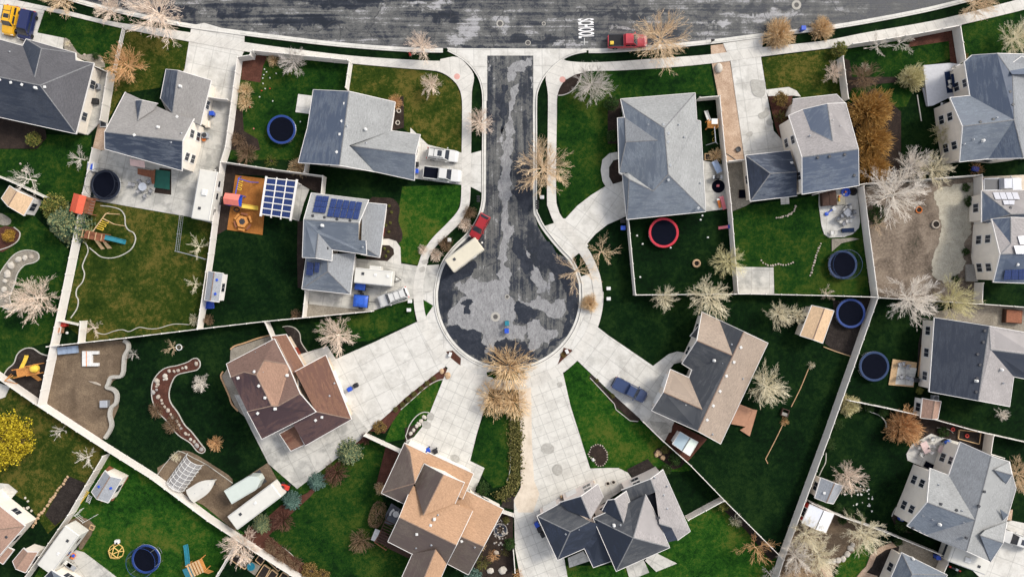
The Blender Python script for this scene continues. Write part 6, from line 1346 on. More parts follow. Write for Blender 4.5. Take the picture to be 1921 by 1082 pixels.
m = MB(); m.tube((-1.1, .78, .3), (1.1, .62, 1.9), .04); m.tube((-1.1, 1.05, .3), (1.1, .9, 1.9), .04)
for i in range(9): f = i / 8; m.tube((-1.1 + 2.2 * f, .78 - .16 * f, .3 + 1.6 * f), (-1.1 + 2.2 * f, 1.05 - .15 * f, .3 + 1.6 * f), .03)
m.build('ladder', 'plastic_white', root)
# free-standing canopy of solar panels
C4 = [P(*p, 2.75) for p in q('11', 455, 243, 695, 268, 650, 550, 415, 515)]; cc = sum(C4, Vector()) / 4; root = empty('solar_canopy', (cc.x, cc.y, 0), 0, 'free-standing patio canopy of eighteen navy solar panels with white frame', 'canopy'); off = Vector((cc.x, cc.y, 0)); C4 = [c - off for c in C4]
f = lambda u, v: (C4[0].lerp(C4[1], u)).lerp(C4[3].lerp(C4[2], u), v)
for i in range(3):
    for j in range(6):
        ax, ay = .06 + i * .30, .03 + j * .16; pts = [f(ax, ay), f(ax + .27, ay), f(ax + .27, ay + .135), f(ax, ay + .135)]; w_, h_ = (pts[1] - pts[0]).length, (pts[3] - pts[0]).length
        lo = [p - Vector((0, 0, .05)) for p in pts]; link_mesh('solar_panel', pts + lo, [(3, 2, 1, 0), (4, 5, 6, 7)] + [(k, (k + 1) % 4, (k + 1) % 4 + 4, k + 4) for k in range(4)], 'solar_cell', root, [(0, h_), (w_, h_), (w_, 0), (0, 0)] + [(0, 0)] * 20, local=True)
for v in [.01 + k * .16 for k in range(7)]: m = MB(); m.obox(f(0, min(.99, v)), f(.97, min(.99, v)), .13, 2.66, 2.78); m.build('frame_bar', 'trim_white', root)
for u in (.03, .345, .645, .95): m = MB(); m.obox(f(u, -.03), f(u, 1.03), .16 if u in (.345, .645) else .3, 2.58, 2.66 + (.16 if u in (.03, .95) else .115)); m.build('beam', 'trim_white', root)
for u, v in ((.04, .04), (.93, .04), (.04, .96), (.93, .96)): p = f(u, v); m = MB(); m.box(p.x - .08, p.x + .08, p.y - .08, p.y + .08, 0, 2.6); m.build('post', 'trim_white', root)
# hoop greenhouse with a white lattice
c = P(344, 888, 1); root = empty('greenhouse', (c.x, c.y, 0), head(40, -55), 'white lattice hoop greenhouse in the dirt pen beside the covered boat', 'greenhouse'); Lg, wg = 4.9, 1.5
for i in range(8):
    xx = -Lg / 2 + Lg * i / 7; m = MB(); m.pipe([(xx, wg * math.cos(t), 1.75 * math.sin(t)) for t in [math.pi * k / 10 for k in range(11)]], .045); m.build('hoop', 'plastic_white', root)
for k in range(1, 10, 2): t = math.pi * k / 10; m = MB(); m.tube((-Lg / 2, wg * math.cos(t), 1.75 * math.sin(t)), (Lg / 2, wg * math.cos(t), 1.75 * math.sin(t)), .045); m.build('purlin', 'plastic_white', root)
V = []
for i in range(2):
    for k in range(11): t = math.pi * k / 10; V.append(((i * 2 - 1) * Lg / 2 * .99, (wg - .05) * math.cos(t), 1.70 * math.sin(t)))
MB().add(V, [(k, k + 1, k + 12, k + 11) for k in range(10)]).build('cover_sheet', 'poly_sheet', root)

# ================================================================= TRAMPOLINES
def trampoline(label, x, y, rpx, pad, net=False):
    r = rpx / PPM; c = P(x, y, .9); root = empty('trampoline', (c.x, c.y, 0), random.uniform(0, 1), label, 'trampoline')
    m = MB(); m.lathe([(.02, .86), (r * .86, .88), (r * .86, .9), (.02, .89)], 40); m.build('jumping_mat', 'mat_black', root)
    m = MB(); m.lathe([(r * .84, .90), (r * .86, .95), (r * .97, .96), (r, .91), (r * .97, .86), (r * .86, .86)], 44); m.F.pop(); m.build('safety_pad', pad, root)
    m = MB(); m.lathe([(r * .97, .78), (r, .82), (r * .97, .86), (r * .94, .82), (r * .97, .78)], 40); m.F.pop(); m.build('frame', 'metal_grey', root)
    for k in range(4):
        t = k * math.pi / 2; a = [(r * .95 * math.cos(t + s), r * .95 * math.sin(t + s)) for s in (-.22, .22)]
        m = MB(); m.pipe([(*a[0], .8), (*a[0], .05), (*a[1], .05), (*a[1], .8)], .03); m.build('leg', 'metal_grey', root)
    if net:
        for k in range(6):
            t = k * math.pi / 3 + .3; m = MB(); m.tube((r * 1.02 * math.cos(t), r * 1.02 * math.sin(t), .3), (r * 1.02 * math.cos(t), r * 1.02 * math.sin(t), 2.5), .03, n=6); m.build('net_pole', 'metal_grey' if net != 'dark' else 'pad_black', root)
        m = MB(); m.pipe([(r * .99 * math.cos(t), r * .99 * math.sin(t), 2.45) for t in [2 * math.pi * k / 36 for k in range(37)]], .028, 5); m.build('net_hoop', pad, root)
        m = MB()
        for k in range(72):
            t = 2 * math.pi * k / 72; m.tube((r * .92 * math.cos(t), r * .92 * math.sin(t), .95), (r * .985 * math.cos(t), r * .985 * math.sin(t), 2.45), .008, n=3)
        for z in (1.3, 1.7, 2.1):
            m.pipe([(r * (.92 + .065 * (z - .95) / 1.5) * math.cos(t), r * (.92 + .065 * (z - .95) / 1.5) * math.sin(t), z) for t in [2 * math.pi * k / 36 for k in range(37)]], .008, 3)
        m.build('safety_net', 'pad_black', root)
trampoline('blue rimmed trampoline on the lawn beside the L-shaped grey house', 528, 243, 27, 'pad_blue')
trampoline('black netted trampoline standing on the concrete patio', 198, 347, 28, 'pad_black', 'dark')
trampoline('red rimmed trampoline in the dark fenced yard', 1245, 436.5, 28, 'pad_red')
trampoline('dark navy trampoline below the cluttered patio', 1581, 496.5, 27, 'pad_navy', 'dark')
trampoline('blue trampoline beside the tan shed in the dirt corner', 1596, 587.5, 27.5, 'pad_blue')
trampoline('bright navy trampoline beside the wooden framed patio', 1640, 687, 28, 'pad_navy')
trampoline('blue netted trampoline on the lawn at the bottom left', 274, 1048, 27, 'pad_blue', True)
# ================================================================= SMALL THINGS IN THE YARDS
def E(name, x, y, label, cat, dx=1, dy=0, group=None, z=0.0, base=.0):
    c = P(x, y, z); return empty(name, (c.x, c.y, base), head(dx, dy), label, cat, group)
def bx(root, nm, mat, *b): return MB().box(*b).build(nm, mat, root)
def tb(root, nm, mat, *pts, r=.04): m = MB(); m.pipe(list(pts), r); return m.build(nm, mat, root)
# wheeled bins
BIN = {}
def bin_(label, x, y, mat, dx=1, dy=0, base=.12):
    root = E('wheelie_bin', x, y, label, 'bin', dx, dy, None, .6, base)
    m = MB(); m.add([(-.24, -.24, .06), (.24, -.24, .06), (.24, .24, .06), (-.24, .24, .06), (-.3, -.29, .95), (.33, -.29, .95), (.33, .29, .95), (-.3, .29, .95)], [(3, 2, 1, 0), (4, 5, 6, 7), (0, 1, 5, 4), (1, 2, 6, 5), (2, 3, 7, 6), (3, 0, 4, 7)]); m.build('body', mat, root)
    bx(root, 'lid', mat, -.35, .37, -.33, .33, .95, 1.04, .04); tb(root, 'handle', 'metal_dark', (-.38, -.22, .95), (-.38, .22, .95), r=.03)
    for s in (-1, 1): m = MB(); m.tube((-.22, s * .27, .12), (-.22, s * .34, .12), .12, .12, 12); m.build('wheel', 'rubber_black', root)
for a in (('black wheelie bin beside the garage behind the white pickup', 782, 309, 'plastic_black'), ('blue wheelie bin beside the garage behind the white pickup', 781.5, 322, 'plastic_blue'), ('dark wheelie bin standing in the turning circle', 951, 606, 'plastic_teal', 0, 1, .06), ('blue wheelie bin standing in the turning circle', 950.5, 620, 'plastic_blue', 0, 1, .06), ('blue wheelie bin on the brown house driveway', 657, 729, 'plastic_blue', 2, -1), ('dark wheelie bin on the brown house driveway', 668.5, 722, 'plastic_black', 2, -1), ('blue wheelie bin outside the orange-tan house garage', 803, 843, 'plastic_blue', 1, 2), ('black wheelie bin outside the orange-tan house garage', 817, 845, 'plastic_black', 1, 2), ('blue wheelie bin left of the navy gabled house', 1007, 982, 'plastic_blue', 1, 2), ('black wheelie bin below the blue one left of the navy gabled house', 1012, 992, 'plastic_black', 1, 2), ('small dark bin lowest beside the navy gabled house wall', 1018, 1001, 'plastic_black', 1, 2), ('purple-blue wheelie bin outside the red trampoline yard fence', 1168, 428, 'plastic_blue'), ('dark wheelie bin outside the red trampoline yard fence', 1168, 415, 'plastic_black'), ('blue wheelie bin on the kerb between the two golden verge trees', 1505, 55, 'plastic_blue'), ('bright blue bin in the side yard of the beige gabled house', 399, 214, 'plastic_blue'), ('round blue tarp covered bin beside the lower right motorhome', 1757, 1043, 'plastic_blue')): bin_(*a)
# letterboxes, hydrants, boxes, manholes
def mailbox(label, x, y, dx, dy, n=3):
    root = E('mailbox', x, y, label, 'mailbox', dx, dy); tb(root, 'post', 'wood_dark', (0, 0, 0), (0, 0, 1.1), r=.06); bx(root, 'crossbar', 'wood_dark', -.35 * n / 2, .35 * n / 2, -.05, .05, 1.0, 1.08)
    for i in range(n): bx(root, 'box', 'plastic_black', -.35 * n / 2 + .35 * i + .03, -.35 * n / 2 + .35 * i + .29, -.26, .26, 1.08, 1.34, .06)
mailbox('cluster of black mailboxes on the left verge above the red hatchback', 898, 375, 0, 1, 3); mailbox('cluster of black mailboxes on the right verge of the side street', 1007.5, 386, 0, 1, 4); mailbox('black mailbox at the end of the brown gravel strip', 1333, 81, 0, 1, 1); mailbox('black mailbox on the verge beside the upper left trees', 239, 17, 1, 0, 2)
def hydrant(label, x, y, mat):
    root = E('fire_hydrant', x, y, label, 'hydrant'); m = MB(); m.lathe([(.18, 0), (.18, .06), (.12, .08), (.12, .55), (.15, .58), (.13, .7), (.03, .78)], 12); m.build('barrel', mat, root)
    for s in (-1, 1): m = MB(); m.tube((0, s * .1, .45), (0, s * .22, .45), .06, .06, 8); m.build('nozzle', mat, root)
hydrant('red fire hydrant on the verge under the pink bare tree', 769.5, 103.5, 'plastic_red'); hydrant('white fire hydrant at the end of the upper left verge', 336, 47, 'plastic_white')
def ubox(label, x, y, w_=.55, d=.45, h=.8, mat='plastic_white', a=0):
    root = E('utility_box', x, y, label, 'utility box', math.cos(a), math.sin(a)); bx(root, 'cabinet', mat, -w_ / 2, w_ / 2, -d / 2, d / 2, 0, h * .85, .03); bx(root, 'lid', mat, -w_ / 2 - .03, w_ / 2 + .03, -d / 2 - .03, d / 2 + .03, h * .85, h, .03)
for a in (('white utility box in the left mulch triangle of the turning circle', 845, 664, .6, .4, .7, 'plastic_white', 1.9), ('white utility box in the right mulch triangle of the turning circle', 1063, 658.5, .6, .4, .7, 'plastic_white', 1.1), ('upper white utility box on the lawn left of the turning circle', 770, 565), ('lower white utility box on the lawn left of the turning circle', 768, 581), ('upper white utility box on the dark lawn right of the turning circle', 1140.5, 541), ('lower white utility box on the dark lawn right of the turning circle', 1140.5, 560), ('pale utility box on the verge below the right sidewalk tree', 1016.5, 371), ('pale round-edged utility box in the verge behind the white trailer', 843.5, 450.5, .5, .5, .5)): ubox(*a)
def manhole(label, x, y, r, ring=None):
    root = E('manhole_cover', x, y, label, 'manhole cover', base=.052)
    m = MB(); m.lathe([(r, 0), (r, .012), (.01, .013)], 28); m.build('cover', 'cast_iron', root)
    m = MB(); m.lathe([(r * 1.02, 0), (r * 1.02, .010), (r * (ring or 1.5), .010), (r * (ring or 1.5), 0)], 32); m.F.pop(); m.build('collar', 'block_grey', root)
manhole('large ringed manhole cover in the turning circle', 929.5, 594, .36, 2.0); manhole('small round manhole cover in the upper turning circle', 951.5, 556.5, .24, 1.5); manhole('manhole cover in the main road opposite the side street', 938, 45, .36, 1.5); manhole('manhole cover in the main road near the lower kerb', 990.5, 81, .3, 1.4); manhole('manhole cover in the main road at the upper right', 1494, 10, .36, 2.0); manhole('small manhole cover in the main road above the side street', 1020, 45, .2, 1.5)
root = E('street_sign', 1092.5, 91, 'white street sign on a pole at the right street corner', 'sign'); tb(root, 'pole', 'metal_grey', (0, 0, 0), (0, 0, 2.6), r=.05); bx(root, 'sign_blade', 'plastic_white', -.5, .5, -.03, .03, 2.4, 2.65); bx(root, 'sign_blade', 'plastic_white', -.03, .03, -.5, .5, 2.67, 2.9)
root = E('ringed_post', 343, 650, 'white hoop on a short post in the deep green lawn', 'post'); tb(root, 'post', 'metal_grey', (0, 0, 0), (0, 0, 1.2), r=.05); m = MB(); m.pipe([(.42 * math.cos(t), .42 * math.sin(t), 1.2) for t in [6.2832 * k / 20 for k in range(21)]], .07, 6); m.build('hoop', 'plastic_white', root)
# boulders and stones
ROCK = []
def rock(label, x, y, rpx, mat, group, flat=.6):
    if not ROCK:
        for s in range(5):
            bm = bmesh.new(); bmesh.ops.create_icosphere(bm, subdivisions=2, radius=1); rnd = random.Random(s)
            o_ = Vector((rnd.uniform(0, 9), rnd.uniform(0, 9), s))
            for v in bm.verts: v.co *= 1 + .34 * mnoise.noise(v.co * 1.3 + o_) + .12 * mnoise.noise(v.co * 3 + o_); v.co.z = v.co.z * .8 + .45
            me = bpy.data.meshes.new('rock'); bm.to_mesh(me); bm.free(); me.materials.append(None); ROCK.append(me)
    o = bpy.data.objects.new('rock', random.choice(ROCK)); COL.objects.link(o); o.material_slots[0].link = 'OBJECT'; o.material_slots[0].material = MATS[mat]
    c = P(x, y); r = rpx / PPM; o.location = (c.x, c.y, .03); o.scale = (r * random.uniform(.85, 1.2), r * random.uniform(.8, 1.05), r * flat); o.rotation_euler = (0, 0, random.uniform(0, 6.28)); return meta(o, label, 'rock', group)
sb = (1425, 548, 15, 1350, 575, 13, 1325, 580, 9, 1295, 597, 15, 1265, 603, 12, 1228, 600, 13, 1200, 635, 17, 1208, 655, 12, 1190, 662, 9, 1140, 672, 22, 1145, 697, 13, 1135, 714, 9, 1138, 737, 10, 1112, 755, 18, 1150, 787, 17, 1172, 812, 11, 1178, 836, 9, 1196, 860, 12, 1220, 886, 15, 1240, 915, 11, 1255, 938, 12, 1285, 965, 11, 1300, 990, 13, 1315, 1015, 11, 1345, 1050, 12, 1370, 1062, 10, 1350, 1058, 11, 1385, 1095, 13, 1410, 1112, 12, 1430, 1140, 18, 1462, 1168, 16)
for i in range(0, len(sb), 3): x, y = q('20', sb[i], sb[i + 1])[0]; rock('pale boulder in the chain along the S-curved mulch bed', x, y, sb[i + 2] / 3.865, random.choice(('rock_pale', 'rock_white', 'rock_pale', 'rock_grey')), 'boulders in the curved mulch bed')
for x, y, r in ((217, 150, 15), (172, 157, 20), (130, 168, 24), (80, 208, 30), (56, 265, 27), (40, 313, 18), (32, 370, 20), (34, 412, 14), (42, 450, 13)): rock('pale boulder in the hook-shaped rock bed at the left edge', x / 3.605, 440 + y / 3.605, r / 3.605, 'rock_white' if r > 17 else 'rock_pale', 'boulders in the hook-shaped rock bed')
for x, y in q('33', 400, 215, 365, 178, 352, 195, 375, 185): rock('tan boulder by the thin diagonal fence and green shrubs', x, y, 5, 'rock_tan', 'boulders by the thin diagonal fence')
for x, y in q('34', 130, 965, 160, 962, 195, 955, 232, 945, 262, 912, 285, 870, 300, 845): rock('cream boulder in the low stone wall at the bottom of the dirt yard', x, y, 5.5, 'rock_white', 'boulders of the low stone wall')
rock('large white boulder at the bottom of the rock garden', 943, 1068, 8, 'rock_white', None, .5); rock('white boulder among the grass clumps of the rock garden', 920, 1069, 6, 'rock_white', None); rock('round grey-white boulder in the middle of the rock garden', 931, 1035, 5, 'rock_pale', None)
for i in range(46):
    x, y = random.choice(((938, 985), (932, 998), (940, 1010), (945, 990), (935, 1018))); rock('small white stone around the dark pond in the rock garden', x + random.uniform(-9, 9), y + random.uniform(-14, 12), random.uniform(1, 2.2), random.choice(('rock_white', 'rock_grey', 'rock_pale')), 'stones around the pond')
for x, y in q('22', 140, 935, 115, 962, 85, 998, 62, 1028, 42, 1052, 100, 985): rock('pinkish white boulder in the bed left of the orange-tan house driveway', x, y, 4, 'rock_white', 'boulders left of the driveway')
rock('tan boulder in the mulch tip beside the two left driveways, larger', 840, 704, 7, 'rock_tan', None, .4); rock('tan boulder in the mulch tip beside the two left driveways, smaller', 829, 696, 5, 'rock_tan', None, .4)
for lb, g_, pts in (('pale stone in the curved row below the grey and blue house', 'stones of the upper lawn row', q('13', 1222, 538, 1260, 530, 1300, 520, 1335, 500, 1355, 475, 1363, 450)), ('pale stone in the row above the concrete pad in the upper right yard', 'stones of the middle lawn row', q('13', 1115, 845, 1140, 868, 1190, 882, 1240, 872, 1290, 875, 1345, 862)), ('pale stone in the row left of the dark navy trampoline', 'stones of the right lawn row', q('13', 1545, 725, 1525, 770, 1505, 830, 1490, 880, 1470, 950))):
    for x, y in resample(smooth(pts, 5), 13): rock(lb, x + random.uniform(-.8, .8), y + random.uniform(-.8, .8), random.uniform(1.3, 2.4), 'rock_pale', g_)
for x, y in resample(q('32', 1330, 190, 1350, 140, 1390, 118, 1430, 130, 1465, 180, 1465, 230, 1440, 270, 1405, 278, 1380, 260, 1375, 225, 1340, 215, 1328, 190), 26): rock('cream edging stone around the bean-shaped mulch bed', x, y, 1.5, 'rock_pale', 'edging stones of the bean-shaped bed')
for x, y in resample(q('30', 495, 355, 440, 430, 380, 510, 330, 580, 270, 660, 240, 720), 22): rock('tan edging stone along the dark garden soil', x + random.uniform(-1.5, 1.5), y + random.uniform(-1, 1), random.uniform(2, 3.2), 'rock_tan', 'edging stones of the garden soil')
for x, y in q('30', 185, 507, 205, 530, 200, 580, 230, 600, 210, 575, 175, 580): rock('white rock in the flower bed beside the lower left house', x, y, 2.4, 'rock_white', 'white rocks in the flower bed')
for x, y in q('10', 150, 145, 190, 180, 165, 195, 195, 205) : rock('pale stone on the lawn above the flattened sapling', x, y, 2.4, 'rock_pale', 'stones above the flattened sapling')
for x, y in q('00', 480, 310, 500, 330, 690, 420, 740, 450, 615, 400): rock('pale stone in the small left front bed', x, y, 2.6, 'rock_pale', 'stones in the small front bed')
root = E('boulder', 1347.5, 129, 'large rounded white boulder on the brown gravel strip', 'rock'); m = MB(); m.lathe([(.62, 0), (.7, .3), (.6, .6), (.3, .78), (.05, .82)], 12); o = m.build('stone', 'rock_white', root, smooth_=True); o.scale = (.85, 1.1, .8)
root = E('garden_pond', 939, 993, 'small dark pond in the rock garden beside the orange-tan house', 'pond'); m = MB(); m.lathe([(.95, 0), (1.0, .09), (.85, .10), (.02, .05)], 14); m.build('water', 'window_glass', root); m = MB(); m.lathe([(.9, .0), (1.05, .05), (1.05, .13), (.95, .14)], 14); m.F.pop(); m.build('liner', 'rock_grey', root)
# edgings, retaining wall
def line(label, pts, wpx, h, mat, name='lawn_edging', cat='edging', sm=6, closed=False):
    l = smooth(pts, sm, closed) if sm else pts
    if closed: l = l + [l[0]]
    n = max(8, len(l)); rs = resample(l, n); a = offset_line(rs, -wpx / 2); b = offset_line(rs, wpx / 2); V = []; F = []
    for pa, pb in zip(a, b):
        A_, B_ = P(*pa), P(*pb); V += [(A_.x, A_.y, .0), (B_.x, B_.y, .0), (B_.x, B_.y, h), (A_.x, A_.y, h)]
    for i in range(n): k = 4 * i; F += [(k + 3, k + 2, k + 6, k + 7), (k, k + 3, k + 7, k + 4), (k + 2, k + 1, k + 5, k + 6)]
    F += [(0, 1, 2, 3), (4 * n, 4 * n + 1, 4 * n + 2, 4 * n + 3)]
    m = MB().add(V, F); o = m.build(name, mat); return meta(o, label, cat)
L_ = line
L_('pale curving concrete edging around the wooden climbing set', q('10', 730, 448, 800, 455, 870, 475, 905, 520, 912, 590, 935, 625, 970, 645, 985, 690, 960, 755, 900, 800, 820, 826, 740, 820, 690, 785, 650, 752), 1.6, .12, 'edging_white')
L_('pale wavy edging along the left fence of the olive lawn', q('10', 600, 705, 630, 730, 640, 780, 615, 840, 600, 890, 615, 940, 600, 1000, 560, 1050, 555, 1100) + q('20', 570, 90, 560, 150, 515, 218), 1.5, .12, 'edging_white')
L_('pale wavy edging along the bottom of the olive lawn', q('20', 700, 322, 760, 335, 830, 312, 890, 302, 940, 315, 1010, 285, 1080, 295, 1150, 292, 1260, 262, 1370, 265), 1.2, .12, 'edging_white')
L_('scalloped grey block retaining wall along the dirt yard', q('20', 905, 380, 935, 400, 938, 440, 912, 490, 905, 560, 900, 610, 880, 640, 815, 645, 795, 690, 785, 718, 825, 730, 855, 765, 850, 830, 815, 865, 805, 920, 818, 985, 805, 1030, 770, 1085), 6, .5, 'block_grey', 'retaining_wall', 'wall')
L_('white concrete rim around the S-curved mulch bed', q('20', 1365, 535, 1400, 512, 1435, 512, 1455, 550, 1435, 590, 1380, 605, 1290, 628, 1250, 680, 1228, 760, 1240, 830, 1290, 900, 1340, 990, 1390, 1040, 1460, 1130, 1490, 1170, 1470, 1195, 1430, 1180, 1380, 1120, 1290, 1060, 1210, 960, 1140, 890, 1105, 800, 1105, 700, 1140, 630, 1200, 580, 1290, 560), 1.5, .14, 'edging_white', closed=True)
L_('white concrete rim around the hook-shaped rock bed', q('10', -10, 960, 40, 880, 110, 800, 190, 770, 270, 785, 285, 830, 250, 860, 180, 880, 130, 940, 110, 1010, 80, 1090, 75, 1130, 90, 1180, 70, 1200, 20, 1180), 1.5, .14, 'edging_white')
L_('white rim around the left edge bed with the amber shrub', q('10', -5, 770, 70, 745, 130, 705, 148, 645, 105, 605), 1.5, .14, 'edging_white')
L_('white rim around the black play mulch', q('20', 30, 632, 60, 585, 105, 545, 130, 480, 180, 440, 240, 437, 300, 475, 362, 492), 1.7, .16, 'edging_white')
L_('thin pale edging around the dirt pen with the greenhouse', q('30', 1140, 345, 1200, 260, 1270, 185, 1310, 170, 1400, 215, 1480, 255, 1545, 300) + q('31', 20, 258, 130, 335, 220, 400), 1, .1, 'edging_white')
L_('thin pale edging curving along the shrubs by the diagonal fence', q('31', 470, 790, 520, 830, 590, 870, 640, 910, 700, 965, 800, 1020, 900, 1080), 1, .1, 'edging_white')
L_('tan brick edging around the gravel beside the brown house, upper run', q('21', 495, 340, 400, 365, 300, 400, 235, 420, 205, 445), 2.6, .2, 'brick_tan')
L_('tan brick edging around the gravel beside the brown house, lower run', q('21', 150, 605, 135, 640, 160, 700, 195, 780, 215, 840, 260, 890), 2.6, .2, 'brick_tan')
L_('white curved edging in the bed above the brown house walkway', q('21', 580, 282, 620, 276, 670, 290, 705, 330, 715, 390, 745, 440, 778, 482), 1.3, .12, 'edging_white')
L_('white curved rim between the brown house driveway hedge and lawn strip', q('22', -30, 880, 60, 800, 150, 720, 230, 672, 290, 662, 330, 680), 1.6, .12, 'edging_white')
L_('white rim of the boulder bed left of the orange-tan house driveway', q('22', 175, 902, 130, 900, 80, 930, 35, 990, 10, 1060) + q('32', 5, 60, 25, 110), 1.6, .12, 'edging_white')
L_('thin pale rim between the lawn and the low olive hedge strip', q('22', 765, 930, 768, 1082) + q('32', 768, 60, 765, 200, 760, 310, 740, 380), 1, .1, 'edging_white')
L_('pale stone rim around the corner mulch bed of the right street corner', q('02', 1110, 694, 1150, 690, 1200, 668, 1240, 625, 1270, 580, 1275, 540), 1.6, .14, 'edging_white')
L_('pale brick rim beside the blue pickup driveway', q('22', 1340, 650, 1546, 870) + q('23', 60, 880, 180, 975, 220, 965), 1.4, .12, 'edging_white', sm=0)
L_('thin straight tan line of pavers across the deep green lawn', q('23', 1455, 585, 1400, 720, 1330, 860), 1.3, .1, 'brick_tan', sm=0)
L_('lower stretch of the thin tan paver line in the deep green lawn', q('23', 1270, 985, 1225, 1080) + q('33', 1170, 175, 1140, 232, 1160, 258), 1.3, .1, 'brick_tan', sm=0)
L_('pale curved edging below the fence beside the two green shrubs', q('24', 395, 885, 440, 900, 500, 925, 540, 970, 545, 1010), 1.6, .12, 'edging_white')
L_('pale curved rim along the bed below the dining patio', q('34', 755, 268, 745, 300, 705, 380, 685, 460, 660, 530, 610, 585, 585, 640), 1.6, .12, 'edging_white')
L_('dashed stone edging line crossing the lawn below the white deck', q('04', 770, 690, 780, 760, 800, 880), 1.6, .12, 'edging_white', sm=0)
L_('tan timber edge of the trampoline dirt corner', q('24', 90, 425, 180, 460, 290, 495), 1.4, .2, 'wood_tan', sm=0)
L_('dark drain hose on the brown gravel strip', q('13', 850, 68, 890, 92, 935, 125), 1.6, .1, 'plastic_black', 'hose', 'hose')
L_('thin red brick border beside the navy-roofed house', q('24', 835, 235, 805, 400, 775, 640), 2, .15, 'brick_tan', sm=0)
L_('pale rim beside the long right fence by the small grey shed', q('34', 110, 180, 105, 250, 80, 300, 60, 345), 1.3, .12, 'edging_white')
# ---- decks and rugs
def deck(label, pts, h, mat, rail=None, rails=(), name='deck'):
    W = [P(*p, h) for p in pts]; c = sum(W, Vector()) / len(W); root = empty(name, (c.x, c.y, 0), 0, label, 'deck'); W = [p - Vector((c.x, c.y, 0)) for p in W]
    m = MB(); m.poly([(p.x, p.y) for p in W], h - .12, h); m.build('floor', mat, root)
    m = MB(); m.poly([(p.x * .97, p.y * .97) for p in W], .0, h - .12); m.build('skirt', mat, root)
    for i, j in rails:
        a, b = W[i], W[j]; m = MB(); m.obox(a, b, .12, h + .85, h + .93); m.build('handrail', rail, root); m = MB(); n = max(2, int((b - a).length / .5))
        for k in range(n + 1): p = a.lerp(b, k / n); m = MB(); m.box(p.x - .03, p.x + .03, p.y - .03, p.y + .03, h, h + .85); m.build('baluster', rail, root)
    return root, W
deck('rust coloured deck behind the tan and charcoal house', q('23', 945, 838, 1050, 880, 1000, 1005, 895, 985), .5, 'trim_rust', 'trim_rust', ((0, 1),))
root, W = deck('rust coloured deck steps beside the cream bare tree', q('23', 1052, 880, 1085, 885, 1030, 1075, 960, 1030, 1000, 1005), .3, 'trim_rust', name='deck_steps')
root, W = deck('white deck with wide steps behind the blue-grey house', q('04', 815, 475, 1010, 458, 1120, 470, 1150, 695, 1010, 705, 890, 765, 850, 772), .55, 'deck_grey', 'trim_white', ())
for i in range(3): p = q('04', 838 - 0 - 16 * (2 - i), 640, 850 - 16 * (2 - i), 640, 882 - 16 * (2 - i), 768, 868 - 16 * (2 - i), 772); w4 = [P(*a) - root.location for a in p]; m = MB(); m.poly([(v.x, v.y) for v in w4], 0, .42 - .14 * (2 - i)); m.build('step', 'deck_grey', root)
root = E('rug', 1785.5, 155, 'navy rug on the white deck', 'rug', 1, -.13, base=.56); bx(root, 'pile', 'fabric_navy', -1.25, 1.3, -1.6, 1.55, 0, .015); bx(root, 'border', 'pad_navy', -1.3, 1.35, -1.65, 1.6, 0, .010)
deck('brown wooden surround of the white patio beside the bright navy trampoline', q('24', 595, 515, 770, 540, 745, 718, 565, 702), .2, 'wood_tan')
A('patio_mat', 'top', 'slab', q('24', 628, 560, 762, 580, 735, 706, 607, 694)).location.z = .06
deck('reddish wooden deck behind the beige gabled house', pairs(258, 316, 286, 320, 291, 318, 289, 345, 285, 345, 283, 333, 258, 327), .35, 'wood_red')
deck('dark brown wooden deck along the orange-tan house', q('31', 1350, 800, 1530, 905, 1495, 945, 1340, 870, 1255, 812, 1300, 740), .6, 'wood_dark', 'wood_red', ((3, 4), (4, 5)))
A('patio', 'top', 'patio_dark', q('31', 1370, 545, 1440, 590, 1420, 650, 1390, 700, 1320, 690, 1330, 620))
o = A('artificial_turf', 'top', 'plastic_green', pairs(291, 318, 320, 322, 319, 356, 290, 352))
root = E('pergola', 729, 989, 'dark slatted pergola against the orange-tan house', 'pergola', 26, -60)
for i in range(9): bx(root, 'slat', 'wood_dark', -1.7 + i * .42, -1.58 + i * .42, -.9, .9, 2.3, 2.42)
for a in (-1.75, 1.7):
    for b in (-.85, .85): bx(root, 'post', 'wood_dark', a, a + .12, b - .06, b + .06, 0, 2.3)
for b in (-.85, .85): bx(root, 'beam', 'wood_dark', -1.8, 1.85, b - .06, b + .06, 2.18, 2.3)
root = E('awning', 273, 312, 'pink awning over the reddish deck', 'awning', 30, 5); MB().slab([(-1.1, -.45, 2.1), (1.1, -.45, 2.1), (1.1, .5, 2.5), (-1.1, .5, 2.5)], .06).build('canopy', 'awning_pink', root)
for s in (-1, 1): tb(root, 'bracket', 'metal_dark', (s, -.4, 2.05), (s, -.4, 0), r=.03)
root = E('hot_tub', 1550, 372.5, 'dark brown covered hot tub on the cluttered patio', 'hot tub', 20, -1.5, base=.12); bx(root, 'shell', 'wood_dark', -1.05, 1.05, -1.15, 1.15, 0, .8, .05); bx(root, 'cover', 'wood_dark', -1.1, -.02, -1.2, 1.2, .8, .92, .03); bx(root, 'cover', 'wood_dark', .0, 1.1, -1.2, 1.2, .8, .93, .03)
root = E('hot_tub', 1895, 593, 'dark brown square hot tub on the gravel above the navy-roofed house', 'hot tub', 20, 1.5); bx(root, 'shell', 'wood_dark', -1.3, 1.3, -1.05, 1.05, 0, .8, .05); bx(root, 'cover', 'wood_red', -1.2, 1.2, -.95, .95, .8, .9, .04)
root = E('ramp', 1820, 512, 'weathered grey wooden landing against the cream-gabled house', 'landing', 1, 0); bx(root, 'floor', 'wood_grey', -.85, .85, -1.3, 1.3, .35, .45); bx(root, 'skirt', 'wood_grey', -.8, .8, -1.25, 1.25, 0, .35)
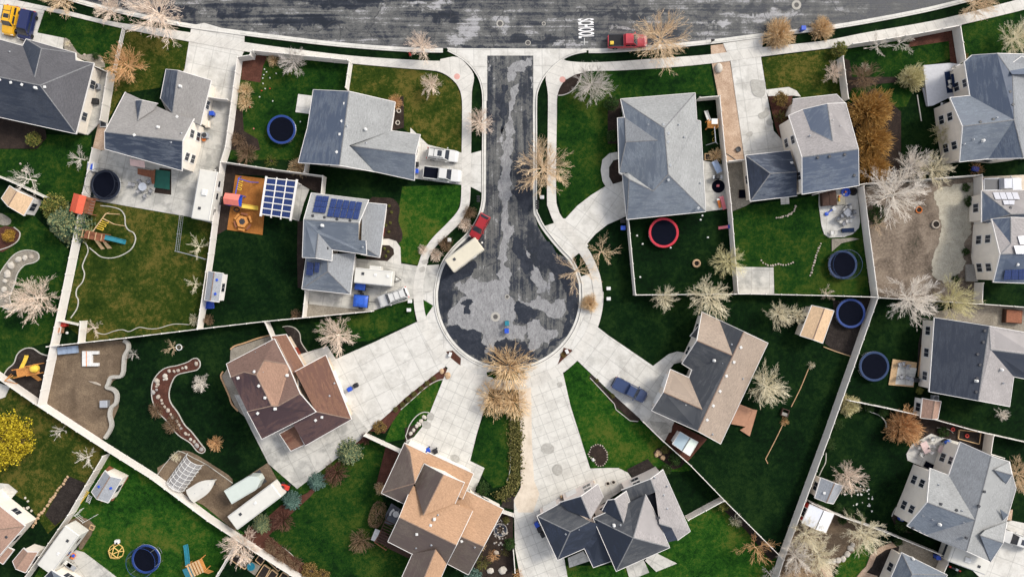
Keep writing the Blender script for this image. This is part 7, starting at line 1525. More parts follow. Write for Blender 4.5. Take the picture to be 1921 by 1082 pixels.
# ---- furniture
def table(label, x, y, dx, dy, w_, d, top, mat='metal_dark', round_=False, base=.12, h=.74):
    root = E('patio_table', x, y, label, 'table', dx, dy, None, h, base)
    if round_: m = MB(); m.lathe([(.02, h - .03), (w_ / 2, h - .03), (w_ / 2, h), (.02, h)], 24); m.build('tabletop', top, root)
    else: bx(root, 'tabletop', top, -w_ / 2, w_ / 2, -d / 2, d / 2, h - .04, h, .01)
    for a in (-1, 1):
        for b in (-1, 1): tb(root, 'leg', mat, (a * w_ * .38, b * d * .38, 0), (a * w_ * .33, b * d * .33, h - .04), r=.03)
    return root
CH = {}
def chair(label, x, y, ang, seat, group, base=.12, frame='metal_dark'):
    root = E('patio_chair', x, y, label, 'chair', math.cos(ang), -math.sin(ang), group, .5, base)
    if seat in CH:
        for o in CH[seat].children: copy_tree(o, root)
        return
    CH[seat] = root
    bx(root, 'seat', seat, -.27, .27, -.27, .27, .38, .46, .03); MB().slab([(-.25, -.26, .5), (-.25, .26, .5), (-.42, .26, .98), (-.42, -.26, .98)], .05).build('backrest', seat, root)
    for a in (-.24, .24):
        for b in (-.25, .25): tb(root, 'leg', frame, (a, b, 0), (a, b, .4), r=.02)
    for b in (-.29, .29): tb(root, 'armrest', frame, (-.3, b, .62), (.25, b, .62), (.25, b, .1), r=.025)
def chairs(label, grp, cx, cy, pts, seat, base=.12):
    for x, y in pts: chair(label, x, y, math.atan2(-(cy - y), cx - x), seat, grp, base)
table('round glass table on the big concrete patio beside the black trampoline', 268, 350.5, 1, 0, 1.25, 1.25, 'glass_pale', 'metal_grey', True)
chairs('grey metal chair around the glass table on the big concrete patio', 'chairs around the glass table', 268, 350.5, pairs(249.5, 346.5, 279.5, 341, 283, 358.5, 272, 367.5, 263.5, 342.5, 262.5, 357), 'fabric_grey')
table('pinkish dining table with a dark ornament on the lower right patio', 1735.7, 838.8, 10, 22, 1.75, 1.05, 'table_pink'); o = E('table_ornament', 1735.5, 838, 'dark square lantern on the pinkish dining table', 'lantern', base=.86); bx(o, 'base', 'metal_dark', -.1, .1, -.1, .1, 0, .05); bx(o, 'glass', 'window_glass', -.07, .07, -.07, .07, .05, .22)
chairs('pale chair beside the pinkish dining table', 'chairs of the pinkish table', 1735.7, 838.8, pairs(1727.5, 830.5, 1724.5, 839, 1729, 851, 1745, 836.5, 1742.5, 845), 'cushion')
table('square pinkish table beside the barbecue on the lower right patio', 1767, 843, 10, 4, 1.15, 1.05, 'table_pink'); chairs('white chair left at the top edge of the dining patio', None, 1740, 850, pairs(1749, 823), 'plastic_white')
def grill(label, x, y, dx, dy, mat='plastic_black', base=.12):
    root = E('barbecue', x, y, label, 'barbecue', dx, dy, None, .6, base); bx(root, 'cabinet', 'metal_dark', -.35, .35, -.28, .28, .08, .8); bx(root, 'hood', mat, -.37, .37, -.3, .3, .8, 1.12, .1)
    for s in (-1, 1): bx(root, 'shelf', 'metal_grey', s * .55 - .17, s * .55 + .17, -.25, .25, .78, .83)
grill('barbecue under a blue cover on the lower right patio', 1773.5, 828, 1, -.5, 'tarp_blue'); grill('black barbecue beside the white deck corner', 1768, 198.5, 1, 0, 'plastic_black', .56); grill('barbecue in the dark side yard beside the pale hip-roofed house', 1345, 333, 1, 0)
table('navy table on the rug of the white deck', 1787, 153, .15, 1, 2.0, 1.0, 'fabric_navy', base=.57)
chairs('white cushioned chair on the navy rug', 'chairs on the navy rug', 1787, 153, pairs(1778.5, 155.5, 1778.5, 164, 1792.5, 169, 1797.5, 147, 1799.5, 154.5, 1784, 132.5), 'cushion', .57)
table('white round table on the small dark patio by the oval hedge', 743, 963.5, 1, 0, .95, .95, 'plastic_white', 'plastic_white', True); root = E('curved_bench', 737.5, 958, 'white curved bench beside the round white table', 'bench', 1, 0, base=.15)
m = MB(); a = [(1.1 * math.cos(t) + .6, 1.1 * math.sin(t) - .5) for t in [R(110 + k * 10) for k in range(8)]]; b = [(.82 * math.cos(t) + .6, .82 * math.sin(t) - .5) for t in [R(180 - k * 10) for k in range(8)]]; m.poly(a + b, .4, .46); m.build('seat', 'plastic_white', root)
for k in (1, 6): tb(root, 'leg', 'plastic_white', (a[k][0] * .9, a[k][1] * .9, 0), (a[k][0] * .9, a[k][1] * .9, .4))
root = E('grill_island', 707, 1000, 'white cluttered garden table left of the dark pergola', 'table', 4, -10); bx(root, 'tabletop', 'plastic_white', -.9, .9, -.45, .45, .7, .78); [bx(root, 'leg', 'metal_dark', a, a + .08, b, b + .08, 0, .7) for a in (-.8, .72) for b in (-.4, .32)]
cp = [(500 + a, 450 + b) for a, b in ((80, 40), (40, 90), (150, 110), (190, 120), (150, 190), (-10, 190), (-80, 240), (-30, 300), (20, 340), (90, 290), (110, 20), (220, 120))]
for a, b in cp: chair('grey folding chair in the jumble on the cluttered patio', 1530 + a / 9.84, 340 + b / 9.84, random.uniform(0, 6.28), random.choice(('fabric_grey', 'cushion', 'plastic_grey')), 'chairs jumbled on the cluttered patio')
table('blue-grey table in the jumble on the cluttered patio', 1590, 399, 1, 1, 1.0, 1.0, 'plastic_grey')
root = E('garden_bench', 1587.5, 432, 'navy cushioned bench at the bottom of the cluttered patio', 'bench', 20, -1, base=.12); bx(root, 'seat', 'fabric_navy', -.95, .95, -.28, .28, .4, .5, .03); bx(root, 'backrest', 'fabric_navy', -.95, .95, -.40, -.32, .5, .85); [bx(root, 'leg', 'metal_dark', a, a + .08, -.25, .25, 0, .4) for a in (-.85, .77)]
chairs('white plastic chair at the lower left of the cluttered patio', None, 1560, 400, pairs(1561, 437), 'plastic_white')
root = E('toy_basketball_hoop', 1556.5, 396, 'blue toy basketball hoop lying on the cluttered patio', 'toy', 13, -10, base=.12); bx(root, 'pole', 'plastic_blue', -.7, .35, -.08, .08, .08, .22); bx(root, 'backboard', 'plastic_white', .35, .85, -.32, .32, .05, .3, .03); m = MB(); m.lathe([(.28, .0), (.3, .22), (.1, .26)], 14, (-.75, 0, 0)); m.build('foot', 'plastic_blue', root)
root = E('paddling_pool', 1584.4, 361, 'blue round paddling pool on the cluttered patio', 'pool', base=.12); m = MB(); m.lathe([(.62, 0), (.68, .3), (.58, .32), (.5, .1), (.02, .1)], 24); m.build('wall', 'plastic_blue', root); bx(root, 'toy', 'plastic_orange', -.15, .1, -.1, .15, .1, .3, .03)
root = E('tractor_tyre', 1599, 359.5, 'black tyre beside the blue paddling pool', 'tyre', base=.12); m = MB(); m.lathe([(.35, .02), (.58, .02), (.64, .14), (.58, .28), (.35, .28), (.33, .14)], 20); m.F.pop(); m.build('tread', 'rubber_black', root); m = MB(); m.lathe([(.34, .05), (.34, .12), (.02, .12)], 16); m.build('soil_fill', 'soil', root)
root = E('paddling_pool', 1572, 375, 'square sandpit with yellow toys on the cluttered patio', 'sandpit', 20, -2, base=.12); bx(root, 'frame', 'wood_grey', -.95, .95, -.85, .85, 0, .22); bx(root, 'sand', 'sand', -.88, .88, -.78, .78, .22, .25); bx(root, 'toy', 'plastic_yellow', -.2, .05, -.3, .25, .25, .5, .05); bx(root, 'toy', 'plastic_orange', -.1, .2, .3, .6, .25, .45, .05)
chairs('white chair on the wooden framed patio', 'chairs on the wooden framed patio', 1695, 705, pairs(1686.5, 683, 1693, 682, 1700.5, 688, 1689, 707, 1701, 708), 'fabric_grey', .3)
grill('dark covered hot tub box beside the navy-roofed house', 1717, 712, 1, 0)
root = E('sun_lounger', 1343.5, 314, 'blue-white lounger in the narrow concrete side yard', 'lounger', 7, 14, base=.12); bx(root, 'frame', 'metal_grey', -1.0, 1.0, -.5, .5, .25, .32); bx(root, 'cushion', 'cushion_blue', -.95, .95, -.45, .45, .32, .42, .03); [bx(root, 'leg', 'metal_grey', a, a + .06, -.45, .45, 0, .25) for a in (-.9, .84)]
root = E('slide', 1355, 382.5, 'pink toy slide in the concrete side yard', 'slide', 6, 16, base=.12); MB().slab([(-.9, -.28, .7), (.9, -.28, .1), (.9, .28, .1), (-.9, .28, .7)], .08).build('chute', 'plastic_pink', root); bx(root, 'steps', 'plastic_pink', -1.1, -.9, -.28, .28, 0, .75)
root = E('slide', 1348, 383, 'orange toy slide left of the pink one', 'slide', 5, 15, base=.12); MB().slab([(-.55, -.2, .5), (.6, -.2, .1), (.6, .2, .1), (-.55, .2, .5)], .08).build('chute', 'plastic_orange', root); bx(root, 'steps', 'plastic_white', -.8, -.55, -.22, .22, 0, .55)
root = E('rug', 1347, 350, 'dark round rug in the concrete side yard', 'rug', base=.13); m = MB(); m.lathe([(1.0, 0), (1.0, .02), (.02, .02)], 20); m.build('pile', 'mat_black', root); bx(root, 'toy', 'plastic_pink', -.3, .1, -.1, .25, .02, .3, .05)
root = E('fire_pit', 1384, 281, 'dark round fire pit on the brown gravel strip', 'fire pit'); m = MB(); m.lathe([(.38, .05), (.42, .3), (.36, .32), (.3, .2), (.02, .18)], 16); m.build('bowl', 'metal_dark', root); [tb(root, 'leg', 'metal_dark', (.35 * math.cos(t), .35 * math.sin(t), 0), (.3 * math.cos(t), .3 * math.sin(t), .2), r=.03) for t in (0, 2.1, 4.2)]
root = E('doormat', 1393.5, 364, 'dark brown mat on the grey gravel side yard', 'mat'); bx(root, 'mat', 'mat_black', -.6, .6, -.6, .6, .03, .10); bx(root, 'border', 'wood_dark', -.66, .66, -.66, .66, .03, .09)
root = E('sandbox', 1327.6, 294.5, 'small dark framed sandbox beside the pale hip-roofed house', 'sandbox'); [bx(root, 'board', 'wood_tan', *b) for b in ((-.5, .5, -.5, -.42, 0, .25), (-.5, .5, .42, .5, 0, .25), (-.5, -.42, -.42, .42, 0, .25), (.42, .5, -.42, .42, 0, .25))]; bx(root, 'soil', 'soil', -.42, .42, -.42, .42, 0, .12)
root = E('fire_pit', 1306, 494, 'tan stone fire ring in the dark fenced yard', 'fire pit'); m = MB(); m.lathe([(.36, .05), (.6, .05), (.64, .25), (.5, .34), (.36, .28)], 18); m.F.pop(); m.build('stone_ring', 'rock_tan', root); m = MB(); m.lathe([(.38, .05), (.38, .1), (.02, .1)], 14); m.build('ash', 'soil', root)
root = E('planter', 1754, 421, 'round pale stone planter ring in the dirt yard', 'planter'); m = MB(); m.lathe([(.45, .0), (.62, 0), (.66, .2), (.6, .32), (.46, .3)], 20); m.F.pop(); m.build('stone_ring', 'rock_pale', root); m = MB(); m.lathe([(.46, .0), (.46, .2), (.02, .22)], 16); m.build('soil', 'soil', root)
root = E('sandbox', 1723, 394, 'orange plastic sandbox in the dirt yard', 'sandbox', 1, .3); m = MB(); m.lathe([(.48, 0), (.56, .12), (.5, .25), (.4, .2), (.4, .05)], 8); m.F.pop(); m.build('rim', 'plastic_orange', root); m = MB(); m.lathe([(.42, 0), (.42, .1), (.02, .1)], 8); m.build('soil', 'soil', root)
root = E('slide', 1355.5, 427, 'small pink slide beside the fence of the red trampoline yard', 'slide', -16, 2); MB().slab([(-.6, -.22, .75), (.65, -.22, .1), (.65, .22, .1), (-.6, .22, .75)], .07).build('chute', 'plastic_pink', root); bx(root, 'steps', 'plastic_blue', -.85, -.6, -.26, .26, 0, .8)
root = E('air_conditioner', 196, 252 - 20, 'white window well cover beside the dark-roofed house wall', 'window well', base=.12); bx(root, 'rim', 'plastic_white', -.55, .55, -.6, .6, 0, .18, .03); bx(root, 'grate', 'metal_dark', -.42, .42, -.5, .5, .18, .2)
def ac(label, x, y, base=.12): root = E('air_conditioner', x, y, label, 'air conditioner', base=base); bx(root, 'cabinet', 'plastic_grey', -.42, .42, -.42, .42, 0, .75, .04); m = MB(); m.lathe([(.36, .75), (.36, .78), (.02, .79)], 16); m.build('fan_grille', 'metal_dark', root)
ac('air conditioner on the concrete side yard of the beige gabled house', 388, 256); ac('air conditioner at the corner of the navy-roofed house', 1750, 745); ac('air conditioner in the narrow side yard of the dark-roofed house', 186, 165)
bx(E('garden_cart', 182, 192, 'black covered cart in the narrow side yard', 'cart', base=.12), 'box', 'plastic_black', -.5, .5, -.42, .42, .15, .7, .05)
bx(E('storage_box', 392, 235, 'beige storage chest in the side yard of the beige gabled house', 'chest', base=.12), 'chest', 'siding_beige', -.3, .3, -.5, .5, 0, .6, .05)
root = E('planter', 385, 263, 'orange flower pot below the side yard air conditioner', 'pot', base=.12); m = MB(); m.lathe([(.2, 0), (.3, .4), (.24, .4), (.2, .3), (.02, .3)], 14); m.build('pot', 'plastic_orange', root)
root = E('spa_chest', 180, 315, 'white chest with a blue lid against the long fence', 'chest', 1, .1, base=.12); bx(root, 'box', 'plastic_white', -.5, .5, -.7, .7, 0, 1.3, .05); bx(root, 'lid', 'plastic_blue', -.36, .36, -.5, .4, 1.3, 1.4, .03)
# ---- red mower and drums by the concrete yard
root = E('ride_on_mower', 536.5, 911, 'red ride-on mower at the corner of the concrete yard', 'mower', 1, .3); bx(root, 'body', 'plastic_red', -.6, .7, -.35, .35, .35, .8, .08); bx(root, 'seat', 'plastic_black', -.45, -.05, -.22, .22, .8, 1.0, .05); [wheel(root, a, s * .42, .28) for a in (-.45, .5) for s in (-1, 1)]; tb(root, 'steering_wheel', 'metal_dark', (.15, -.2, 1.05), (.15, .2, 1.05), r=.04)
for x, y in q('31', 552, 437, 566, 445): root = E('drum', x, y, 'white drum beside the red ride-on mower', 'drum', group='drums beside the mower'); m = MB(); m.lathe([(.28, 0), (.3, .4), (.28, .8), (.26, .82), (.05, .84)], 14); m.build('barrel', 'plastic_white', root)
# ---- dirt yard clutter
root = E('u_shaped_bench', 172.5, 672, 'white U-shaped bench in the dirt yard', 'bench', 1, 0); bx(root, 'seat', 'plastic_white', -1.2, .2, -1.15, 1.15, .0, .55, .04); [bx(root, 'arm', 'plastic_white', .2, 1.2, a, a + .5, 0, .5, .04) for a in (-1.15, .65)]; bx(root, 'strap', 'plastic_orange', -.55, -.45, -1.16, 1.16, .55, .57)
root = E('pallet_stack', 130, 656, 'blue-grey stack of plastic slabs against the dirt yard fence', 'slabs', 30, -3)
for i in range(4): bx(root, 'slab', 'plastic_slab', -1.5 + i * .75, -.8 + i * .75, -.55, .55, .05, .5 + .08 * (i % 2))
root = E('garbage_bin', 200, 756, 'grey metal crate beside the scalloped wall', 'crate'); bx(root, 'body', 'metal_grey', -.55, .55, -.5, .5, 0, .8, .06); bx(root, 'lid', 'plastic_grey', -.58, .58, -.53, .53, .8, .88, .05)
root = E('plank', 178, 718, 'curved white plank lying in the dirt yard', 'plank', 20, 4); MB().poly([(-.9, .12), (0, -.1), (1.0, -.2), (1.0, -.02), (.2, .22)], .03, .18).build('board', 'rock_pale', root)
root = E('storage_box', 124, 608, 'red storage box at the fence of the small plot', 'box'); bx(root, 'body', 'plastic_red', -.4, .4, -.3, .3, 0, .6, .04); bx(root, 'lid', 'plastic_red', -.43, .43, -.33, .33, .6, .68, .03)
root = E('storage_box', 116.6, 618, 'brown box with a white frame at the fence of the small plot', 'box', 1, .2); bx(root, 'frame', 'plastic_white', -.42, .42, -.52, .52, .9, 1.0, .03); bx(root, 'body', 'trim_rust', -.34, .34, -.44, .44, 0, 1.03, .03)
root = E('ball', 127.5, 624, 'white ball in the small plot beside the brown box', 'ball'); m = MB(); m.lathe([(.02, 0), (.16, .05), (.22, .2), (.16, .36), (.03, .42)], 14); m.build('shell', 'plastic_white', root, smooth_=True)
# ---- raised beds
zq = lambda *a: [(400 + a[i] / 8.73, 1000 + a[i + 1] / 8.73) for i in range(0, len(a), 2)]
def raised(label, pts, soil='soil'):
    W = [P(*p, .3) for p in pts]; c = sum(W, Vector()) / 4; root = empty('raised_bed', (c.x, c.y, 0), 0, label, 'raised bed'); W = [p - Vector((c.x, c.y, 0)) for p in W]
    for a, b in zip(W, W[1:] + W[:1]): m = MB(); m.obox(a, b, .12, 0, .32); m.build('board', 'wood_tan', root)
    m = MB(); m.poly([(p.x * .97, p.y * .97) for p in W], 0, .25); m.build('soil', soil, root)
for i, (lb, p) in enumerate((('raised bed nearest the short white fence', zq(290, 432, 372, 328, 480, 385, 395, 510)), ('raised bed beside the teal basin', zq(415, 520, 500, 380, 620, 440, 520, 585)), ('raised bed between the teal basin and the diagonal fence', zq(690, 440, 765, 340, 870, 390, 780, 520)), ('narrow raised bed along the diagonal fence', zq(890, 450, 935, 385, 1125, 555, 1065, 620)), ('large raised bed at the bottom edge beside the grey slab', zq(700, 716, 830, 515, 930, 580, 850, 730)), ('raised bed at the bottom edge right of the large one', zq(870, 730, 960, 592, 1055, 665, 1010, 740)), ('small raised bed at the bottom edge nearest the diagonal fence', zq(1080, 716, 1140, 635, 1230, 690, 1215, 740)))): raised(lb, p)
A('patio', 'slab', 'gravel_grey', zq(560, 590, 640, 460, 780, 530, 690, 680))
root = E('basin', 473, 1060, 'round teal water basin beside the raised beds', 'basin', base=.12); m = MB(); m.lathe([(.5, 0), (.62, .35), (.55, .36), (.5, .25), (.02, .25)], 22); m.build('wall', 'plastic_teal', root); m = MB(); m.lathe([(.52, .26), (.52, .28), (.02, .29)], 20); m.build('water', 'pool_water', root)
raised('large dark raised bed frame above the sprawling grey house', [(1690 + a / 9.84, 790 + b / 9.84) for a, b in ((1085, 160), (1480, 200), (1450, 420), (1062, 320))])
for lb, x, y in (('red ring toy at the end of the pale hose above the dining patio', 1786.5, 804.7), ('red ring toy inside the dark raised bed frame', 1811, 816)): root = E('ring_toy', x, y, lb, 'toy', base=.3 if y > 810 else .05); m = MB(); m.lathe([(.15, .0), (.32, .05), (.3, .16), (.15, .14)], 14); m.F.pop(); m.build('ring', 'plastic_red', root)
L_('pale garden hose curving above the dining patio', [(1690 + a / 9.84, 790 + b / 9.84) for a, b in ((660, 115), (760, 120), (870, 145), (930, 180), (965, 220))], 1, .08, 'rock_white', 'hose', 'hose')
# ---- toys scattered on the lawn, scraps
for x, y, mt, lb in [(a, b, 'plastic_white', 'small white toy scattered on the blue trampoline lawn') for a, b in q('01', 450, 505, 465, 525, 445, 545, 490, 568, 438, 570, 535, 535, 440, 608, 455, 645, 415, 705, 510, 735, 710, 885)] + [(a, b, 'plastic_red', 'small red toy scattered on the blue trampoline lawn') for a, b in q('01', 430, 660, 490, 645, 345, 778)] + [(q('01', 372, 935)[0][0], q('01', 372, 935)[0][1], 'plastic_pink', 'small pink toy left of the blue trampoline')]:
    o = MB().box(-.1, .1, -.07, .07, 0, .16, .03).build('toy', mt); o.location = P(x, y); o.rotation_euler = (0, 0, random.uniform(0, 3)); meta(o, lb, 'toy', 'toys on the trampoline lawn' if 'scattered' in lb else None)
for i in range(34):
    x, y = q('34', random.gauss(350, 70), random.gauss(480, 55))[0]; o = MB().poly([(-.12, -.08), (.1, -.1), (.14, .05), (-.02, .12)], 0, .05).build('scrap', 'plastic_white'); o.location = P(x, y); o.rotation_euler = (0, 0, random.uniform(0, 6)); o.scale = [random.uniform(.5, 1.2)] * 3; meta(o, 'small white scrap on the dark lawn beside the small grey shed', 'scrap', 'white scraps on the lawn')
for x, y in q('13', 672, 550, 455, 752, 235, 965, 252, 725, 212, 665, 725, 678, 685, 520): o = MB().box(-.14, .14, -.12, .12, 0, .2, .06).build('toy', 'plastic_white'); o.location = P(x, y); meta(o, 'small white toy on the dark lawn around the red trampoline', 'toy', 'white toys around the red trampoline')
# ---- playground sets
def swingbeam(root, a, b, h, mat, n=2):
    tb(root, 'beam', mat, (*a, h), (*b, h), r=.07); d = (Vector(b) - Vector(a)).normalized(); nn = Vector((-d.y, d.x)) * .9
    for s in (-1, 1): tb(root, 'leg', mat, (*b, h), (b[0] + nn.x * s, b[1] + nn.y * s, 0), r=.06)
    for i in range(n):
        p = Vector(a).lerp(Vector(b), (i + .7) / (n + .3)); m = MB(); m.pipe([(p.x - d.x * .22, p.y - d.y * .22, h), (p.x - d.x * .22, p.y - d.y * .22, .5), (p.x + d.x * .22, p.y + d.y * .22, .5), (p.x + d.x * .22, p.y + d.y * .22, h)], .018); m.build('swing', 'plastic_yellow', root)
def slide(root, a, b, h, mat, w_=.5):
    a, b = Vector(a), Vector(b); d = (b - a).normalized(); n = Vector((-d.y, d.x)) * w_ / 2; ps = [(a, h), (a.lerp(b, .5), h * .5), (a.lerp(b, .85), .25), (b, .2)]
    m = MB()
    for (p, z), (p2, z2) in zip(ps, ps[1:]): m.slab([(*(p - n), z), (*(p2 - n), z2), (*(p2 + n), z2), (*(p + n), z)], .05)
    m.build('slide', mat, root)
    for s in (-1, 1): m = MB(); m.pipe([(*(p + n * s), z + .1) for p, z in ps], .05); m.build('slide_rail', mat, root)
def tower(root, x0, x1, y0, y1, h, mat, roof=None, rh=2.4):
    bx(root, 'platform', mat, x0, x1, y0, y1, h - .1, h)
    for a in (x0, x1):
        for b in (y0, y1): bx(root, 'post', mat, a - .06, a + .06, b - .06, b + .06, 0, rh if roof else h + .8)
    for b in (y0, y1): bx(root, 'railing', mat, x0, x1, b - .03, b + .03, h + .55, h + .7)
    if roof:
        ym = (y0 + y1) / 2; MB().slab([(x0 - .2, y0 - .25, rh - .2), (x1 + .2, y0 - .25, rh - .2), (x1 + .2, ym, rh + .5), (x0 - .2, ym, rh + .5)], .05).build('roof', roof, root); MB().slab([(x0 - .2, ym, rh + .5), (x1 + .2, ym, rh + .5), (x1 + .2, y1 + .25, rh - .2), (x0 - .2, y1 + .25, rh - .2)], .05).build('roof', roof, root)
root = E('playset', 189, 444, 'brown wooden climbing set with a dark green slide on the olive lawn', 'climbing frame', 46, 9); tower(root, -1.7, 1.4, -.55, .55, 1.3, 'wood_red'); [bx(root, 'crossbar', 'wood_tan', a, a + .08, -.6, .6, 1.98, 2.06) for a in (-1.6, -.6, .4, 1.3)]
slide(root, (1.4, .1), (4.0, -.1), 1.3, 'plastic_teal', .6); MB().slab([(-.2, -.55, 1.2), (.4, -.55, 1.2), (1.0, -1.7, .1), (.5, -1.9, .1)], .06).build('ramp', 'wood_tan', root); MB().slab([(1.1, -.6, 1.2), (1.6, -.6, 1.2), (2.1, -1.4, .1), (1.4, -1.6, .1)], .06).build('ramp', 'wood_tan', root); tb(root, 'beam', 'wood_tan', (.0, .6, 2.2), (1.4, 3.6, 2.2), r=.08); tb(root, 'beam', 'wood_tan', (1.2, 2.8, 2.2), (2.9, 2.3, 2.2), r=.07); [tb(root, 'leg', 'wood_tan', (1.4, 3.6, 2.2), (1.4 + s, 3.9, 0), r=.06) for s in (-.8, .8)]; tb(root, 'leg', 'wood_tan', (2.9, 2.3, 2.2), (3.2, 2.3, 0), r=.06)
for f_ in (.25, .45, .65): p = Vector((0, .6)).lerp(Vector((1.4, 3.6)), f_); m = MB(); m.pipe([(p.x + .1, p.y - .12, 2.2), (p.x + .65, p.y - .3, 1.5), (p.x + .75, p.y + .02, 1.5), (p.x + .2, p.y + .18, 2.2)], .06); m.build('yellow_handle', 'plastic_yellow', root)
root = E('playhouse', 170, 386, 'red roofed wooden play tower leaning against the long fence', 'playhouse', 20, 5); tower(root, -.8, 1.2, -1.2, 1.2, 1.1, 'wood_red', None); MB().slab([(-1.5, -1.5, 2.2), (-.3, -1.5, 2.7), (-.3, 1.3, 2.7), (-1.5, 1.3, 2.2)], .06).build('roof', 'roof_red', root); MB().slab([(-.3, -1.5, 2.7), (.5, -1.5, 2.3), (.5, 1.3, 2.3), (-.3, 1.3, 2.7)], .06).build('roof', 'roof_red', root); [bx(root, 'cage_bar', 'wood_grey', 1.15, 1.2, -1.1 + i * .45, -1.04 + i * .45, 1.1, 2.1) for i in range(6)]
root = E('playset', 447, 379, 'blue framed playset with a coral roof and yellow slide on orange mulch', 'climbing frame', 1, .12); tower(root, -1.0, 1.0, -.7, .9, 1.2, 'plastic_blue', None); MB().slab([(-1.15, -.75, 2.3), (1.1, -.75, 2.3), (1.1, .05, 2.8), (-1.15, .05, 2.8)], .05).build('roof', 'roof_coral', root); MB().slab([(-1.15, .05, 2.8), (1.1, .05, 2.8), (1.1, .95, 2.3), (-1.15, .95, 2.3)], .05).build('roof', 'roof_coral', root)
slide(root, (1.1, -.6), (3.2, -.6), 1.2, 'plastic_yellow', .55); tb(root, 'beam', 'plastic_blue', (.3, .9, 2.1), (.5, 3.4, 2.1), r=.07); tb(root, 'beam', 'plastic_blue', (.4, 3.3, 2.1), (2.3, 3.0, 2.1), r=.06); tb(root, 'leg', 'plastic_blue', (.5, 3.4, 2.1), (.0, 3.9, 0), r=.06); tb(root, 'leg', 'plastic_blue', (2.3, 3.0, 2.1), (2.7, 3.3, 0), r=.06); m = MB(); m.pipe([(.1 + .4 * math.cos(t), -1.2 + .3 * math.sin(t), .5) for t in [6.2832 * k / 16 for k in range(17)]], .1, 6); m.build('tyre_swing', 'rubber_black', root)
for f_ in (.35, .6, .85): m = MB(); m.pipe([(.35 + f_ * .15, .9 + 2.5 * f_, 2.1), (.75 + f_ * .15, .8 + 2.5 * f_, 1.5), (.8 + f_ * .15, 1.1 + 2.5 * f_, 1.5), (.4 + f_ * .15, 1.2 + 2.5 * f_, 2.1)], .05); m.build('yellow_handle', 'plastic_yellow', root)
root = E('picnic_table', 457.5, 416.5, 'hexagonal orange picnic table with a dark centre on the orange mulch', 'picnic table', 1, .2); m = MB(); hx = lambda r, z: [(r * math.cos(R(60 * k)), r * math.sin(R(60 * k)), z) for k in range(6)]; m.add(hx(.95, .72) + hx(.5, .72) + hx(.95, .66) + hx(.5, .66), [(k, (k + 1) % 6, 6 + (k + 1) % 6, 6 + k) for k in range(6)] + [(12 + k, 12 + (k + 1) % 6, (k + 1) % 6, k) for k in range(6)]); m.build('tabletop', 'wood_orange', root); m = MB(); m.lathe([(.5, .5), (.5, .68), (.02, .68)], 6); m.build('fire_bowl', 'metal_dark', root)
for k in range(6): t = R(60 * k + 30); c_, s_ = math.cos(t), math.sin(t); m = MB(); m.obox((1.2 * c_ - .5 * s_, 1.2 * s_ + .5 * c_), (1.2 * c_ + .5 * s_, 1.2 * s_ - .5 * c_), .3, .38, .44); m.build('seat', 'wood_red' if k % 2 else 'wood_orange', root)
for k in range(3): t = R(120 * k); tb(root, 'leg', 'wood_orange', (.9 * math.cos(t), .9 * math.sin(t), 0), (.7 * math.cos(t), .7 * math.sin(t), .66), r=.05)
root = E('playset', 62, 694, 'orange wooden climbing set with a yellow slide on black mulch', 'climbing frame', 46, -10); tower(root, -1.6, .4, -.6, .6, 1.3, 'wood_orange'); tower(root, .5, 1.9, -.7, .7, 1.5, 'wood_orange'); m = MB(); m.lathe([(.55, 1.5), (.6, 2.0), (.4, 2.4), (.03, 2.5)], 14, (1.6, .1, 0)); m.build('canopy', 'plastic_yellow', root); slide(root, (-.7, .6), (-.3, 2.4), 1.3, 'plastic_yellow', .5); MB().slab([(.2, -.6, 1.3), (1.0, -.6, 1.3), (1.1, -1.7, .1), (.5, -1.8, .1)], .06).build('ramp', 'wood_orange', root); swingbeam(root, (-1.6, -.2), (-3.0, -.7), 2.1, 'wood_orange', 1)
root = E('playset', 373, 1058, 'wooden climbing tower with a dark green slide at the bottom left', 'climbing frame', 40, -18); tower(root, -.7, 1.5, -.9, .9, 1.3, 'wood_orange'); [bx(root, 'slat', 'wood_tan', -.6 + i * .45, -.36 + i * .45, -1.0, 1.0, 2.0, 2.08) for i in range(5)]; MB().slab([(-1.6, -1.2, 1.7), (-.2, -1.2, 2.1), (-.2, .6, 2.1), (-1.6, .6, 1.7)], .05).build('roof', 'plastic_teal', root); slide(root, (-.8, .7), (-.5, 3.6), 1.3, 'plastic_teal', .65); MB().slab([(.6, -.9, 1.2), (1.5, -.9, 1.2), (1.7, -1.9, .1), (.8, -1.9, .1)], .06).build('ramp', 'wood_orange', root); tb(root, 'ladder', 'wood_tan', (-1.2, -1.0, 1.4), (-1.7, -2.0, 0), r=.06); tb(root, 'ladder', 'wood_tan', (-.8, -1.0, 1.4), (-1.2, -2.1, 0), r=.06)
root = E('playset', 1332, 236, 'small orange playset with a white slide in the dark side yard', 'climbing frame', 0, -1); tower(root, -.6, .5, -.7, .7, 1.0, 'wood_orange'); slide(root, (.5, .4), (2.2, .7), 1.0, 'plastic_white', .5); bx(root, 'canopy', 'plastic_white', -.2, .6, -.6, .3, 1.8, 1.9); swingbeam(root, (-.6, -.1), (-2.9, -.3), 1.9, 'plastic_grey', 2)
root = E('climbing_dome', 219, 1033, 'round yellow wooden climbing dome on the lower left lawn', 'climbing dome'); ring_ = lambda r, z, n, o: [(r * math.cos(R(360 * k / n + o)), r * math.sin(R(360 * k / n + o)), z) for k in range(n)]; a, b, c_ = ring_(1.15, .1, 10, 0), ring_(.85, .8, 5, 18), [(0, 0, 1.2)]
